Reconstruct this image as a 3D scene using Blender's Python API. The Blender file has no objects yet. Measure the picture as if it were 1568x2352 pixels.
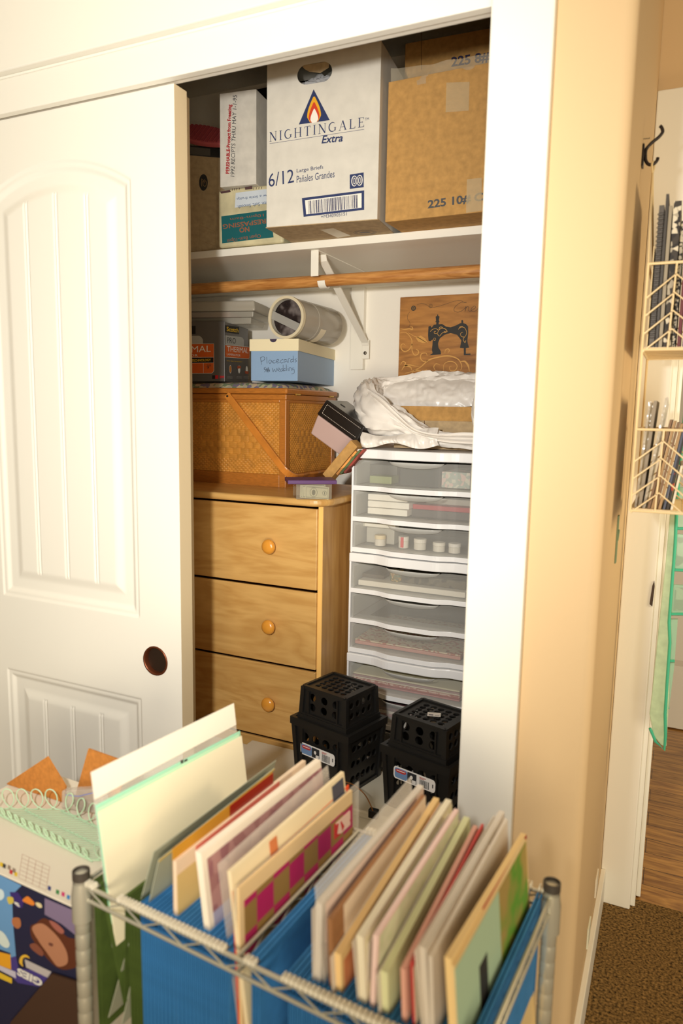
import bpy, bmesh, math, random
from mathutils import Vector, Matrix, noise

random.seed(7)
SC = bpy.context.scene
COL = SC.collection
RAD = math.radians

# ------------------------------------------------------------------ camera
EYE = Vector((0.0, 0.0, 1.335))
FPX = 1655.97                                    # focal length in pixels of a 1568x2352 frame
YAW, PITCH, ROLL = RAD(24.868), RAD(7.8672), RAD(1.0237)
_f = Vector((-math.sin(YAW) * math.cos(PITCH), math.cos(YAW) * math.cos(PITCH), -math.sin(PITCH)))
_r = Vector((math.cos(YAW), math.sin(YAW), 0))
_u = _r.cross(_f)
CR = math.cos(ROLL) * _r + math.sin(ROLL) * _u
CU = -math.sin(ROLL) * _r + math.cos(ROLL) * _u
CF = _f
cam = bpy.data.objects.new('camera', bpy.data.cameras.new('camera'))
COL.objects.link(cam)
cam.matrix_world = Matrix(((CR.x, CU.x, -CF.x, EYE.x), (CR.y, CU.y, -CF.y, EYE.y),
                           (CR.z, CU.z, -CF.z, EYE.z), (0, 0, 0, 1)))
cam.data.sensor_fit = 'VERTICAL'
cam.data.sensor_height = 36.0
cam.data.lens = 36.0 * FPX / 2352.0
cam.data.clip_start = 0.02
cam.data.dof.use_dof = True
cam.data.dof.focus_distance = 2.25
cam.data.dof.aperture_fstop = 3.2
SC.camera = cam

# ------------------------------------------------------------------ light
SC.view_settings.view_transform = 'Standard'
SC.view_settings.look = 'None'
SC.view_settings.gamma = 1.0
SC.view_settings.use_curve_mapping = False
SC.view_settings.exposure = 0.0

world = bpy.data.worlds.new('world')
SC.world = world
world.use_nodes = True
world.node_tree.nodes['Background'].inputs[0].default_value = (1.0, 0.91, 0.77, 1)
world.node_tree.nodes['Background'].inputs[1].default_value = 0.19


def lamp(name, kind, loc, aim, energy, color, **kw):
    d = bpy.data.lights.new(name, kind)
    d.energy = energy
    d.color = color
    for k, v in kw.items():
        setattr(d, k, v)
    o = bpy.data.objects.new(name, d)
    COL.objects.link(o)
    o.location = loc
    o.rotation_euler = (Vector(aim) - Vector(loc)).to_track_quat('-Z', 'Y').to_euler()
    return o


# the flash carried just left of and above the lens
lamp('camera_flash', 'SPOT', (-0.26, -0.06, 1.46), (-1.15, 1.35, 1.55), 124, (1.0, 0.98, 0.935),
     spot_size=RAD(118), spot_blend=1.0, shadow_soft_size=0.035)
# unseen area fills added: low one behind the camera, warm one for the hall
lamp('room_fill', 'AREA', (0.75, -1.7, 0.85), (-0.9, 1.5, 0.9), 60, (1.0, 0.88, 0.66), shape='RECTANGLE', size=1.6, size_y=0.9)
lamp('hall_fill', 'AREA', (0.85, 1.66, 1.35), (-0.1, 1.95, 0.9), 8, (1.0, 0.80, 0.50), shape='DISK', size=0.3)


# ------------------------------------------------------------------ pixel to place
def ray(x, y):
    return CF + CR * ((x - 784) / FPX) - CU * ((y - 1176) / FPX)


def at(x, y, X=None, Y=None, Z=None):
    d = ray(x, y)
    t = (X - EYE.x) / d.x if X is not None else (Y - EYE.y) / d.y if Y is not None else (Z - EYE.z) / d.z
    return EYE + d * t


def hit(x, y, P, n):
    d = ray(x, y)
    return EYE + d * ((P - EYE).dot(n) / d.dot(n))


# ------------------------------------------------------------------ materials
def lin(c):
    return tuple((v / 255 / 12.92 if v / 255 <= 0.04045 else ((v / 255 + 0.055) / 1.055) ** 2.4) for v in c) + (1.0,)


MATS = {}


def mat(name, rgb, rough=0.6, spec=0.4, metal=0.0, alpha=1.0, noise_amt=0.0, noise_scale=30, bump=0.0, bump_scale=200,
        coat=0.0, trans=0.0, stretch=None):
    if name in MATS:
        return MATS[name]
    m = bpy.data.materials.new(name)
    m.use_nodes = True
    nt = m.node_tree
    b = nt.nodes['Principled BSDF']
    b.inputs['Base Color'].default_value = lin(rgb)
    b.inputs['Roughness'].default_value = rough
    b.inputs['Specular IOR Level'].default_value = spec
    b.inputs['Metallic'].default_value = metal
    b.inputs['Alpha'].default_value = alpha
    b.inputs['Coat Weight'].default_value = coat
    b.inputs['Transmission Weight'].default_value = trans
    tc = nt.nodes.new('ShaderNodeTexCoord')
    mp = nt.nodes.new('ShaderNodeMapping')
    nt.links.new(tc.outputs['Object'], mp.inputs['Vector'])
    if stretch:
        mp.inputs['Scale'].default_value = stretch
    if noise_amt > 0:
        n = nt.nodes.new('ShaderNodeTexNoise')
        n.inputs['Scale'].default_value = noise_scale
        n.inputs['Detail'].default_value = 5
        nt.links.new(mp.outputs[0], n.inputs['Vector'])
        mx = nt.nodes.new('ShaderNodeMix')
        mx.data_type = 'RGBA'
        lo = tuple(max(0, v * (1 - noise_amt)) for v in rgb)
        hi = tuple(min(255, v * (1 + noise_amt * 0.6)) for v in rgb)
        mx.inputs['A'].default_value = lin(lo)
        mx.inputs['B'].default_value = lin(hi)
        cr = nt.nodes.new('ShaderNodeMapRange')
        cr.inputs['From Min'].default_value = 0.3
        cr.inputs['From Max'].default_value = 0.7
        nt.links.new(n.outputs['Fac'], cr.inputs['Value'])
        nt.links.new(cr.outputs[0], mx.inputs['Factor'])
        nt.links.new(mx.outputs['Result'], b.inputs['Base Color'])
    if bump > 0:
        n2 = nt.nodes.new('ShaderNodeTexNoise')
        n2.inputs['Scale'].default_value = bump_scale
        n2.inputs['Detail'].default_value = 3
        nt.links.new(mp.outputs[0], n2.inputs['Vector'])
        bp = nt.nodes.new('ShaderNodeBump')
        bp.inputs['Strength'].default_value = bump
        bp.inputs['Distance'].default_value = 0.002
        nt.links.new(n2.outputs['Fac'], bp.inputs['Height'])
        nt.links.new(bp.outputs[0], b.inputs['Normal'])
    MATS[name] = m
    return m


def haze(name, rgb, clear=0.6, rough=0.3, fine=0.0):
    """clear or frosted plastic: part see-through, part milky"""
    if name in MATS:
        return MATS[name]
    m = bpy.data.materials.new(name)
    m.use_nodes = True
    nt = m.node_tree
    b = nt.nodes['Principled BSDF']
    b.inputs['Base Color'].default_value = lin(rgb)
    b.inputs['Roughness'].default_value = rough
    t = nt.nodes.new('ShaderNodeBsdfTransparent')
    t.inputs[0].default_value = (0.97, 0.97, 0.96, 1)
    mx = nt.nodes.new('ShaderNodeMixShader')
    mx.inputs[0].default_value = 1 - clear
    nt.links.new(t.outputs[0], mx.inputs[1])
    nt.links.new(b.outputs[0], mx.inputs[2])
    nt.links.new(mx.outputs[0], nt.nodes['Material Output'].inputs['Surface'])
    if fine:
        tc = nt.nodes.new('ShaderNodeTexCoord')
        n2 = nt.nodes.new('ShaderNodeTexNoise')
        n2.inputs['Scale'].default_value = fine
        nt.links.new(tc.outputs['Object'], n2.inputs['Vector'])
        bp = nt.nodes.new('ShaderNodeBump')
        bp.inputs['Strength'].default_value = 0.5
        bp.inputs['Distance'].default_value = 0.004
        nt.links.new(n2.outputs['Fac'], bp.inputs['Height'])
        nt.links.new(bp.outputs[0], b.inputs['Normal'])
    MATS[name] = m
    return m


def wood(name, c1, c2, scale=(1.5, 14, 14), rough=0.35, coat=0.2, amount=8.0, line=None, wob=1.2):
    """flat sawn grain: long along the axis with the smallest scale"""
    if name in MATS:
        return MATS[name]
    m = bpy.data.materials.new(name)
    m.use_nodes = True
    nt = m.node_tree
    b = nt.nodes['Principled BSDF']
    b.inputs['Roughness'].default_value = rough
    b.inputs['Coat Weight'].default_value = coat
    b.inputs['Coat Roughness'].default_value = 0.25
    tc = nt.nodes.new('ShaderNodeTexCoord')
    mp = nt.nodes.new('ShaderNodeMapping')
    mp.inputs['Scale'].default_value = scale
    nt.links.new(tc.outputs['Object'], mp.inputs['Vector'])
    n = nt.nodes.new('ShaderNodeTexNoise')
    n.inputs['Scale'].default_value = 1.0
    n.inputs['Detail'].default_value = 3
    n.inputs['Distortion'].default_value = wob
    nt.links.new(mp.outputs[0], n.inputs['Vector'])
    mu = nt.nodes.new('ShaderNodeMath')
    mu.operation = 'MULTIPLY'
    mu.inputs[1].default_value = amount
    nt.links.new(n.outputs['Fac'], mu.inputs[0])
    fr = nt.nodes.new('ShaderNodeMath')
    fr.operation = 'PINGPONG'
    fr.inputs[1].default_value = 0.5
    nt.links.new(mu.outputs[0], fr.inputs[0])
    n2 = nt.nodes.new('ShaderNodeTexNoise')
    n2.inputs['Scale'].default_value = 6.0
    n2.inputs['Detail'].default_value = 4
    nt.links.new(mp.outputs[0], n2.inputs['Vector'])
    ad = nt.nodes.new('ShaderNodeMath')
    ad.operation = 'ADD'
    nt.links.new(fr.outputs[0], ad.inputs[0])
    nt.links.new(n2.outputs['Fac'], ad.inputs[1])
    rp = nt.nodes.new('ShaderNodeMapRange')
    rp.inputs['From Min'].default_value = 0.35
    rp.inputs['From Max'].default_value = 1.05
    nt.links.new(ad.outputs[0], rp.inputs['Value'])
    mx = nt.nodes.new('ShaderNodeMix')
    mx.data_type = 'RGBA'
    mx.inputs['A'].default_value = lin(c2)
    mx.inputs['B'].default_value = lin(c1)
    nt.links.new(rp.outputs[0], mx.inputs['Factor'])
    nt.links.new(mx.outputs['Result'], b.inputs['Base Color'])
    MATS[name] = m
    return m


def spots(name, cols, scale=40, rough=0.7, kind='VORONOI'):
    """printed pattern of several colours"""
    if name in MATS:
        return MATS[name]
    m = bpy.data.materials.new(name)
    m.use_nodes = True
    nt = m.node_tree
    b = nt.nodes['Principled BSDF']
    b.inputs['Roughness'].default_value = rough
    tc = nt.nodes.new('ShaderNodeTexCoord')
    if kind == 'VORONOI':
        t = nt.nodes.new('ShaderNodeTexVoronoi')
        t.inputs['Scale'].default_value = scale
        src = t.outputs['Color']
    else:
        t = nt.nodes.new('ShaderNodeTexNoise')
        t.inputs['Scale'].default_value = scale
        t.inputs['Detail'].default_value = 2
        src = t.outputs['Fac']
    nt.links.new(tc.outputs['Object'], t.inputs['Vector'])
    cr = nt.nodes.new('ShaderNodeValToRGB')
    cr.color_ramp.interpolation = 'CONSTANT' if kind == 'VORONOI' else 'LINEAR'
    els = cr.color_ramp.elements
    while len(els) < len(cols):
        els.new(0.5)
    for i, c in enumerate(cols):
        els[i].position = i / len(cols) if kind == 'VORONOI' else 0.3 + 0.4 * i / max(1, len(cols) - 1)
        els[i].color = lin(c)
    nt.links.new(src, cr.inputs[0])
    nt.links.new(cr.outputs[0], b.inputs['Base Color'])
    MATS[name] = m
    return m


def flat(rgb, rough=0.55):
    """a plain printed or coloured surface"""
    return mat('colour_%d_%d_%d' % tuple(rgb), rgb, rough)


# ------------------------------------------------------------------ mesh helpers
class B:
    def __init__(s):
        s.v, s.f = [], []

    def add(s, vs, fs, M=None):
        o = len(s.v)
        s.v += [tuple(M @ Vector(v)) if M is not None else tuple(v) for v in vs]
        s.f += [tuple(i + o for i in f) for f in fs]
        return s

    def box(s, x0, x1, y0, y1, z0, z1, M=None):
        vs = [(x0, y0, z0), (x1, y0, z0), (x1, y1, z0), (x0, y1, z0), (x0, y0, z1), (x1, y0, z1), (x1, y1, z1), (x0, y1, z1)]
        return s.add(vs, [(0, 3, 2, 1), (4, 5, 6, 7), (0, 1, 5, 4), (1, 2, 6, 5), (2, 3, 7, 6), (3, 0, 4, 7)], M)

    def hexa(s, bot, top):
        return s.add(list(bot) + list(top), [(0, 3, 2, 1), (4, 5, 6, 7), (0, 1, 5, 4), (1, 2, 6, 5), (2, 3, 7, 6), (3, 0, 4, 7)])

    def prism(s, pts, a, b, axis='y', M=None):
        """closed outline extruded along an axis (outline in the other two axes)"""
        n = len(pts)
        mk = {'y': lambda p, t: (p[0], t, p[1]), 'z': lambda p, t: (p[0], p[1], t), 'x': lambda p, t: (t, p[0], p[1])}[axis]
        vs = [mk(p, a) for p in pts] + [mk(p, b) for p in pts]
        fs = [tuple(range(n)), tuple(range(2 * n - 1, n - 1, -1))]
        fs += [(i, i + n, (i + 1) % n + n, (i + 1) % n) for i in range(n)]
        return s.add(vs, fs, M)

    def tube(s, pts, r, n=8, closed=False, M=None):
        P = [Vector(p) for p in pts]
        k = len(P)
        rr = r if isinstance(r, (list, tuple)) else [r] * k
        T = []
        for i in range(k):
            a = P[(i - 1) % k] if closed or i > 0 else P[i]
            c = P[(i + 1) % k] if closed or i < k - 1 else P[i]
            T.append((c - a).normalized())
        N = Vector((0, 0, 1)) if abs(T[0].z) < 0.9 else Vector((1, 0, 0))
        N = (N - T[0] * N.dot(T[0])).normalized()
        vs, fs = [], []
        for i in range(k):
            N = (N - T[i] * N.dot(T[i]))
            N = N.normalized() if N.length > 1e-6 else T[i].orthogonal().normalized()
            Bn = T[i].cross(N)
            for j in range(n):
                a = 2 * math.pi * j / n
                vs.append(P[i] + (N * math.cos(a) + Bn * math.sin(a)) * rr[i])
        for i in range(k if closed else k - 1):
            i2 = (i + 1) % k
            for j in range(n):
                j2 = (j + 1) % n
                fs.append((i * n + j, i * n + j2, i2 * n + j2, i2 * n + j))
        if not closed:
            fs.append(tuple(range(n - 1, -1, -1)))
            fs.append(tuple((k - 1) * n + j for j in range(n)))
        return s.add(vs, fs, M)

    def ribbon(s, pts, nv, w, t, M=None):
        """bar of width w (along nv) and thickness t swept along pts"""
        P = [Vector(p) for p in pts]
        nv = Vector(nv).normalized()
        vs, fs = [], []
        k = len(P)
        for i in range(k):
            T = (P[min(i + 1, k - 1)] - P[max(i - 1, 0)]).normalized()
            sd = T.cross(nv).normalized()
            ww = w[i] if isinstance(w, (list, tuple)) else w
            for a, c in ((-1, -1), (1, -1), (1, 1), (-1, 1)):
                vs.append(P[i] + nv * (a * ww / 2) + sd * (c * t / 2))
        for i in range(k - 1):
            for j in range(4):
                j2 = (j + 1) % 4
                fs.append((i * 4 + j, i * 4 + j2, i * 4 + 4 + j2, i * 4 + 4 + j))
        fs.append((3, 2, 1, 0))
        fs.append(tuple((k - 1) * 4 + j for j in range(4)))
        return s.add(vs, fs, M)

    def lathe(s, prof, n=32, M=None, caps=True):
        vs, fs = [], []
        for r, z in prof:
            for j in range(n):
                a = 2 * math.pi * j / n
                vs.append((r * math.cos(a), r * math.sin(a), z))
        for i in range(len(prof) - 1):
            for j in range(n):
                j2 = (j + 1) % n
                fs.append((i * n + j, i * n + j2, (i + 1) * n + j2, (i + 1) * n + j))
        if caps:
            fs.append(tuple(range(n - 1, -1, -1)))
            fs.append(tuple((len(prof) - 1) * n + j for j in range(n)))
        return s.add(vs, fs, M)

    def grid(s, fn, nu, nv, closed_u=False, M=None):
        vs = [fn(i / (nu if closed_u else nu - 1), j / (nv - 1)) for i in range(nu) for j in range(nv)]
        fs = []
        for i in range(nu if closed_u else nu - 1):
            i2 = (i + 1) % nu
            for j in range(nv - 1):
                fs.append((i * nv + j, i2 * nv + j, i2 * nv + j + 1, i * nv + j + 1))
        return s.add(vs, fs, M)

    def build(s, name, m, parent=None, smooth=False, bevel=0, seg=2, sub=0, solid=0, auto=None):
        me = bpy.data.meshes.new(name)
        me.from_pydata(s.v, [], s.f)
        me.update()
        bm = bmesh.new()
        bm.from_mesh(me)
        bmesh.ops.recalc_face_normals(bm, faces=bm.faces)
        bm.to_mesh(me)
        bm.free()
        if m is not None:
            me.materials.append(m)
        o = bpy.data.objects.new(name, me)
        COL.objects.link(o)
        if parent is not None:
            o.parent = parent
        if smooth:
            for p in me.polygons:
                p.use_smooth = True
        if auto is not None:
            for p in me.polygons:
                p.use_smooth = True
            me.set_sharp_from_angle(angle=RAD(auto))
        if solid:
            md = o.modifiers.new('solid', 'SOLIDIFY')
            md.thickness = solid
            md.offset = 0
        if bevel:
            md = o.modifiers.new('bevel', 'BEVEL')
            md.width = bevel
            md.segments = seg
            md.limit_method = 'ANGLE'
            md.angle_limit = RAD(40)
        if sub:
            md = o.modifiers.new('sub', 'SUBSURF')
            md.levels = md.render_levels = sub
        return o


def thing(name, label, cat, loc=(0, 0, 0), rz=0.0, group=None, M=None):
    o = bpy.data.objects.new(name, None)
    COL.objects.link(o)
    o.empty_display_size = 0.02
    if M is not None:
        o.matrix_world = M
    else:
        o.location = loc
        o.rotation_euler = (0, 0, rz)
    o['label'] = label
    o['category'] = cat
    if group:
        o['group'] = group
    return o


def tag(o, label, cat, group=None, kind=None):
    o['label'] = label
    o['category'] = cat
    if group:
        o['group'] = group
    if kind:
        o['kind'] = kind
    return o


def struct(o):
    o['kind'] = 'structure'
    return o


def copy_tree(src, loc=None, label=None):
    r = src.copy()
    COL.objects.link(r)
    if loc is not None:
        r.location = loc
    if label:
        r['label'] = label
    for ch in list(src.children):
        c = ch.copy()
        COL.objects.link(c)
        c.parent = r
        for g in list(ch.children):
            d = g.copy()
            COL.objects.link(d)
            d.parent = c
    return r


def rzM(loc, rz=0.0):
    return Matrix.Translation(Vector(loc)) @ Matrix.Rotation(rz, 4, 'Z')


# ------------------------------------------------------------------ print on faces
_TX = {}


def text2d(s, bold=0.0, shear=0.0):
    key = (s, bold, shear)
    if key in _TX:
        return _TX[key]
    cu = bpy.data.curves.new('t', 'FONT')
    cu.body = s
    cu.size = 1.0
    cu.offset = bold
    cu.shear = shear
    cu.resolution_u = 3
    o = bpy.data.objects.new('t', cu)
    COL.objects.link(o)
    dg = bpy.context.evaluated_depsgraph_get()
    me = o.evaluated_get(dg).to_mesh()
    vs = [(v.co.x, v.co.y) for v in me.vertices]
    fs = [tuple(p.vertices) for p in me.polygons]
    o.evaluated_get(dg).to_mesh_clear()
    bpy.data.objects.remove(o)
    bpy.data.curves.remove(cu)
    x0 = min(v[0] for v in vs); x1 = max(v[0] for v in vs)
    y0 = min(v[1] for v in vs); y1 = max(v[1] for v in vs)
    vs = [((x - x0) / (x1 - x0), (y - y0) / (y1 - y0)) for x, y in vs]
    _TX[key] = (vs, fs)
    return _TX[key]


class Ink:
    """flat print on one face of a thing; coordinates are pixels of the photograph (default) or metres on the face"""

    def __init__(s, rootM, o, u, v, eps=0.0005):
        s.M = rootM
        s.u, s.v = Vector(u).normalized(), Vector(v).normalized()
        s.n = s.u.cross(s.v)
        s.o = Vector(o) + s.n * eps
        R = rootM.to_3x3()
        s.wo, s.wu, s.wv, s.wn = rootM @ s.o, R @ s.u, R @ s.v, R @ s.n
        s.b = B()

    def layer(s, eps):
        k = Ink(s.M, s.o + s.n * eps, s.u, s.v, 0)
        return k

    def ab(s, p):
        h = hit(p[0], p[1], s.wo, s.wn) - s.wo
        return (h.dot(s.wu), h.dot(s.wv))

    def put(s, abs_, fs):
        s.b.add([s.o + s.u * a + s.v * c for a, c in abs_], fs)
        return s

    def poly(s, pts, px=True):
        q = [s.ab(p) for p in pts] if px else pts
        return s.put(q, [tuple(range(len(q)))])

    def text(s, t, bl, br, tl, bold=0.0, shear=0.0, px=True, flip=False):
        vs, fs = text2d(t, bold, shear)
        a, b_, c = [Vector(s.ab(p)) if px else Vector(p) for p in (bl, br, tl)]
        if flip:
            vs = [(1 - x, 1 - y) for x, y in vs]
        return s.put([tuple(a + (b_ - a) * x + (c - a) * y) for x, y in vs], fs)

    def stroke(s, pts, w, px=True, closed=False):
        """w in metres"""
        q = [Vector(s.ab(p)) if px else Vector(p) for p in pts]
        k = len(q)
        L, R = [], []
        for i in range(k):
            a = q[(i - 1) % k] if closed or i > 0 else q[i]
            c = q[(i + 1) % k] if closed or i < k - 1 else q[i]
            t = c - a
            if t.length < 1e-9:
                t = Vector((1, 0))
            t.normalize()
            nn = Vector((-t.y, t.x))
            ww = (w[i] if isinstance(w, (list, tuple)) else w) / 2
            L.append(tuple(q[i] + nn * ww)); R.append(tuple(q[i] - nn * ww))
        vs = L + R
        fs = [(i, i + 1, k + i + 1, k + i) for i in range(k - 1)]
        if closed:
            fs.append((k - 1, 0, k, 2 * k - 1))
        return s.put(vs, fs)

    def ellipse(s, c, rx, ry, px=True, n=28, rot=0.0, ring=0.0):
        """radii in metres"""
        a = Vector(s.ab(c)) if px else Vector(c)
        pts = []
        for i in range(n):
            t = 2 * math.pi * i / n
            x, y = rx * math.cos(t), ry * math.sin(t)
            pts.append((a.x + x * math.cos(rot) - y * math.sin(rot), a.y + x * math.sin(rot) + y * math.cos(rot)))
        if ring:
            return s.stroke(pts, ring, px=False, closed=True)
        return s.put(pts, [tuple(range(n))])

    def build(s, name, m, parent):
        return s.b.build(name, m, parent)


def smoothpath(pts, n=6, closed=False):
    """Catmull-Rom through points of any dimension"""
    P = [Vector(p) for p in pts]
    k = len(P)
    out = []
    rng = range(k) if closed else range(k - 1)
    for i in rng:
        if closed:
            p0, p1, p2, p3 = P[(i - 1) % k], P[i], P[(i + 1) % k], P[(i + 2) % k]
        else:
            p0, p1, p2, p3 = P[max(i - 1, 0)], P[i], P[i + 1], P[min(i + 2, k - 1)]
        for j in range(n):
            t = j / n
            out.append(0.5 * ((2 * p1) + (p2 - p0) * t + (2 * p0 - 5 * p1 + 4 * p2 - p3) * t * t + (3 * p1 - p0 - 3 * p2 + p3) * t ** 3))
    if not closed:
        out.append(P[-1])
    return [tuple(p) for p in out]


def cbox(edge_top, edge_bot, Y, left, right, yaw=0.0, Z=None):
    """an upright box from its nearest (front right) vertical edge; returns root matrix and width, depth, height"""
    P = at(edge_bot[0], edge_bot[1], Y=Y)
    T = at(edge_top[0], edge_top[1], Y=Y)
    u = Vector((math.cos(yaw), math.sin(yaw), 0))
    v = Vector((-math.sin(yaw), math.cos(yaw), 0))
    zb = P.z if Z is None else Z
    w = (P - hit(left[0], left[1], P, v)).dot(u) if isinstance(left, tuple) else left
    d = (hit(right[0], right[1], P, u) - P).dot(v) if isinstance(right, tuple) else right
    o = P - u * w
    o.z = zb
    return rzM(o, yaw), w, d, T.z - zb

# ================================================================== the room
M_tan = mat('tan_paint', (215, 185, 142), 0.75, 0.2, bump=0.15, bump_scale=60)
M_white = mat('white_paint', (238, 233, 220), 0.45, 0.4)
M_closet = mat('closet_paint', (240, 234, 222), 0.7, 0.2)
M_carpet = mat('brown_carpet', (112, 88, 54), 0.95, 0.1, noise_amt=0.7, noise_scale=160, bump=1.0, bump_scale=220)
M_jamb = mat('cream_edge_paint', (226, 205, 166), 0.5, 0.3)

D = 1.32                     # face of the wall with the closet opening
CF_Y = D - 0.023             # face of the casing
X_IN = at(1085, 1000, Y=CF_Y).x
X_OUT = at(1222, 1000, Y=CF_Y).x
X_COR = -0.108               # end of the tan wall strip
Z_FAS = at(420, 170, Y=D).z  # underside of the fascia
Z_HEAD = at(500, 37, Y=CF_Y).z
X_LEFT = -1.775               # left side of the opening, outside the picture
BACK = 2.388                 # back of the closet
CEIL = 2.50
HALL_Y = 2.0

b = B(); b.box(-3.4, 1.6, -3.0, HALL_Y + 0.035, -0.03, 0.0)
struct(b.build('floor', M_carpet))
b = B(); b.box(-3.4, 1.6, HALL_Y + 0.035, 3.9, -0.03, -0.006)
m = wood('hall_planks', (216, 164, 88), (146, 96, 42), scale=(2.2, 16, 1), rough=0.3, coat=0.4, amount=5)
nt = m.node_tree
br = nt.nodes.new('ShaderNodeTexBrick')
tc = nt.nodes.new('ShaderNodeTexCoord')
br.inputs['Scale'].default_value = 1.0
br.inputs['Brick Width'].default_value = 0.5
br.inputs['Row Height'].default_value = 0.085
br.inputs['Mortar Size'].default_value = 0.0012
br.inputs['Color1'].default_value = (1, 0.95, 0.9, 1)
br.inputs['Color2'].default_value = (0.68, 0.62, 0.52, 1)
br.inputs['Mortar'].default_value = (0.12, 0.07, 0.03, 1)
nt.links.new(tc.outputs['Object'], br.inputs['Vector'])
src = nt.nodes['Principled BSDF'].inputs['Base Color'].links[0].from_socket
mu = nt.nodes.new('ShaderNodeMix'); mu.data_type = 'RGBA'; mu.blend_type = 'MULTIPLY'
mu.inputs['Factor'].default_value = 1
nt.links.new(src, mu.inputs['A']); nt.links.new(br.outputs['Color'], mu.inputs['B'])
nt.links.new(mu.outputs['Result'], nt.nodes['Principled BSDF'].inputs['Base Color'])
struct(b.build('floor_hall', m))
b = B(); b.box(X_LEFT - 0.1, -0.31, D + 0.15, BACK, 0.0, 0.028)
struct(b.build('floor_closet', M_carpet))
b = B(); b.box(-3.4, 1.6, -3.0, 3.9, CEIL, CEIL + 0.05)
struct(b.build('ceiling', mat('ceiling_paint', (240, 234, 220), 0.8)))

# front wall: tan strip with a rounded corner running on along the hall, and the wall over the opening
b = B()
R_ = 0.022
arc = [(X_COR - R_ + R_ * math.sin(a), D + R_ - R_ * math.cos(a)) for a in [RAD(t) for t in range(0, 91, 9)]]
out = [(X_IN + 0.012, D)] + arc + [(X_COR, HALL_Y), (X_COR - 0.02, HALL_Y), (-0.29, BACK), (-0.31, BACK), (-0.31, D + 0.145), (X_IN + 0.012, D + 0.145)]
b.prism(out, 0, CEIL, 'z')
struct(b.build('wall_right', M_tan, auto=30))
b = B(); b.box(X_LEFT, X_IN + 0.012, D, D + 0.145, Z_FAS + 0.10, CEIL)
struct(b.build('wall_front', M_tan))
b = B(); b.box(-3.4, X_LEFT, D, D + 0.145, 0, CEIL)
struct(b.build('wall_left', M_tan))
b = B(); b.box(X_LEFT - 0.15, -0.3, BACK, BACK + 0.1, 0, CEIL)
struct(b.build('wall_back', M_closet))
b = B(); b.box(X_LEFT - 0.15, X_LEFT - 0.05, D + 0.145, BACK, 0, CEIL)
struct(b.build('wall_closet', M_closet))

# casing, fascia, cleats
b = B(); b.box(X_IN, X_OUT, CF_Y, D, 0.0, Z_HEAD + 0.25)
struct(b.build('trim_1', M_white, bevel=0.004))
b = B(); b.box(X_LEFT - (X_OUT - X_IN), X_IN, CF_Y, D, Z_HEAD, Z_HEAD + 0.25); b.box(X_LEFT - (X_OUT - X_IN), X_LEFT, CF_Y, D, 0.0, Z_HEAD)
struct(b.build('trim_2', M_white, bevel=0.003))
b = B(); b.box(X_LEFT, X_IN + 0.011, D, D + 0.02, Z_FAS, Z_FAS + 0.099); b.box(X_LEFT, X_IN + 0.011, D + 0.024, D + 0.042, Z_FAS + 0.004, Z_FAS + 0.099)
b.box(X_LEFT, X_IN, D - 0.004, D, Z_HEAD - 0.006, Z_HEAD)
struct(b.build('trim_3', M_white, bevel=0.0015))
SH_F, SH_T, SH_U = 1.948, at(1101, 517, Y=1.948).z, at(1101, 537, Y=1.948).z     # shelf front, top, underside
CL = BACK - 0.024
b = B(); b.box(X_LEFT, -0.31, CL, BACK, at(835, 659, Y=CL).z, SH_U)
struct(b.build('trim_4', M_white, bevel=0.0015))
xa, xb = at(803, 850, Y=CL).x, at(832, 850, Y=CL).x
b = B(); b.box(xa, xb, CL, BACK, at(805, 849, Y=CL).z, at(835, 659, Y=CL).z)
struct(b.build('trim_5', M_white, bevel=0.0015))

# ---- sliding doors
DY = 1.345
DXR = at(410, 1000, Y=DY).x
PC_X = (at(310, 900, Y=DY).x + at(8, 1365, Y=DY).x) / 2
PH = (at(310, 900, Y=DY).x - at(8, 1365, Y=DY).x) / 2
DXL = 2 * PC_X - DXR
Z_TOPD = at(405, 190, Y=DY).z
ZP0, ZP1, ZPA = at(160, 1392, Y=DY).z, at(302, 410, Y=DY).z, at(165, 362, Y=DY).z
ZL1 = at(170, 1569, Y=DY).z
ZL0 = 0.19
rise = ZPA - ZP1
RA = (PH * PH + rise * rise) / (2 * rise)
PULL = at(357, 1518, Y=DY)


def prof(d):
    def sm(a, c, x):
        t = max(0, min(1, (x - a) / (c - a)))
        return t * t * (3 - 2 * t)
    h = 0.0
    h += -0.0035 * sm(0, 0.005, d)
    h += -0.0065 * sm(0.012, 0.026, d)
    h += 0.0075 * sm(0.048, 0.078, d)
    return h


def door_h(x, z):
    dx = PH - abs(x - PC_X)
    h = 0.0
    for zb, zt, arch in ((ZP0, ZP1, True), (ZL0, ZL1, False)):
        if arch:
            top = RA - math.hypot(x - PC_X, max(0.0, z - (ZPA - RA)))
        else:
            top = zt - z
        d = min(dx, z - zb, top)
        if d > 0:
            h = prof(d)
            if d > 0.07:
                for k in (-1, 0, 1):
                    q = abs(x - (PC_X + k * 0.0985))
                    if q < 0.008:
                        h += -0.0028 * max(0, 1 - abs(q - 0.004) / 0.004)
    if math.hypot(x - PULL.x, z - PULL.z) < 0.0335:
        h = -0.012
    return h


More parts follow.
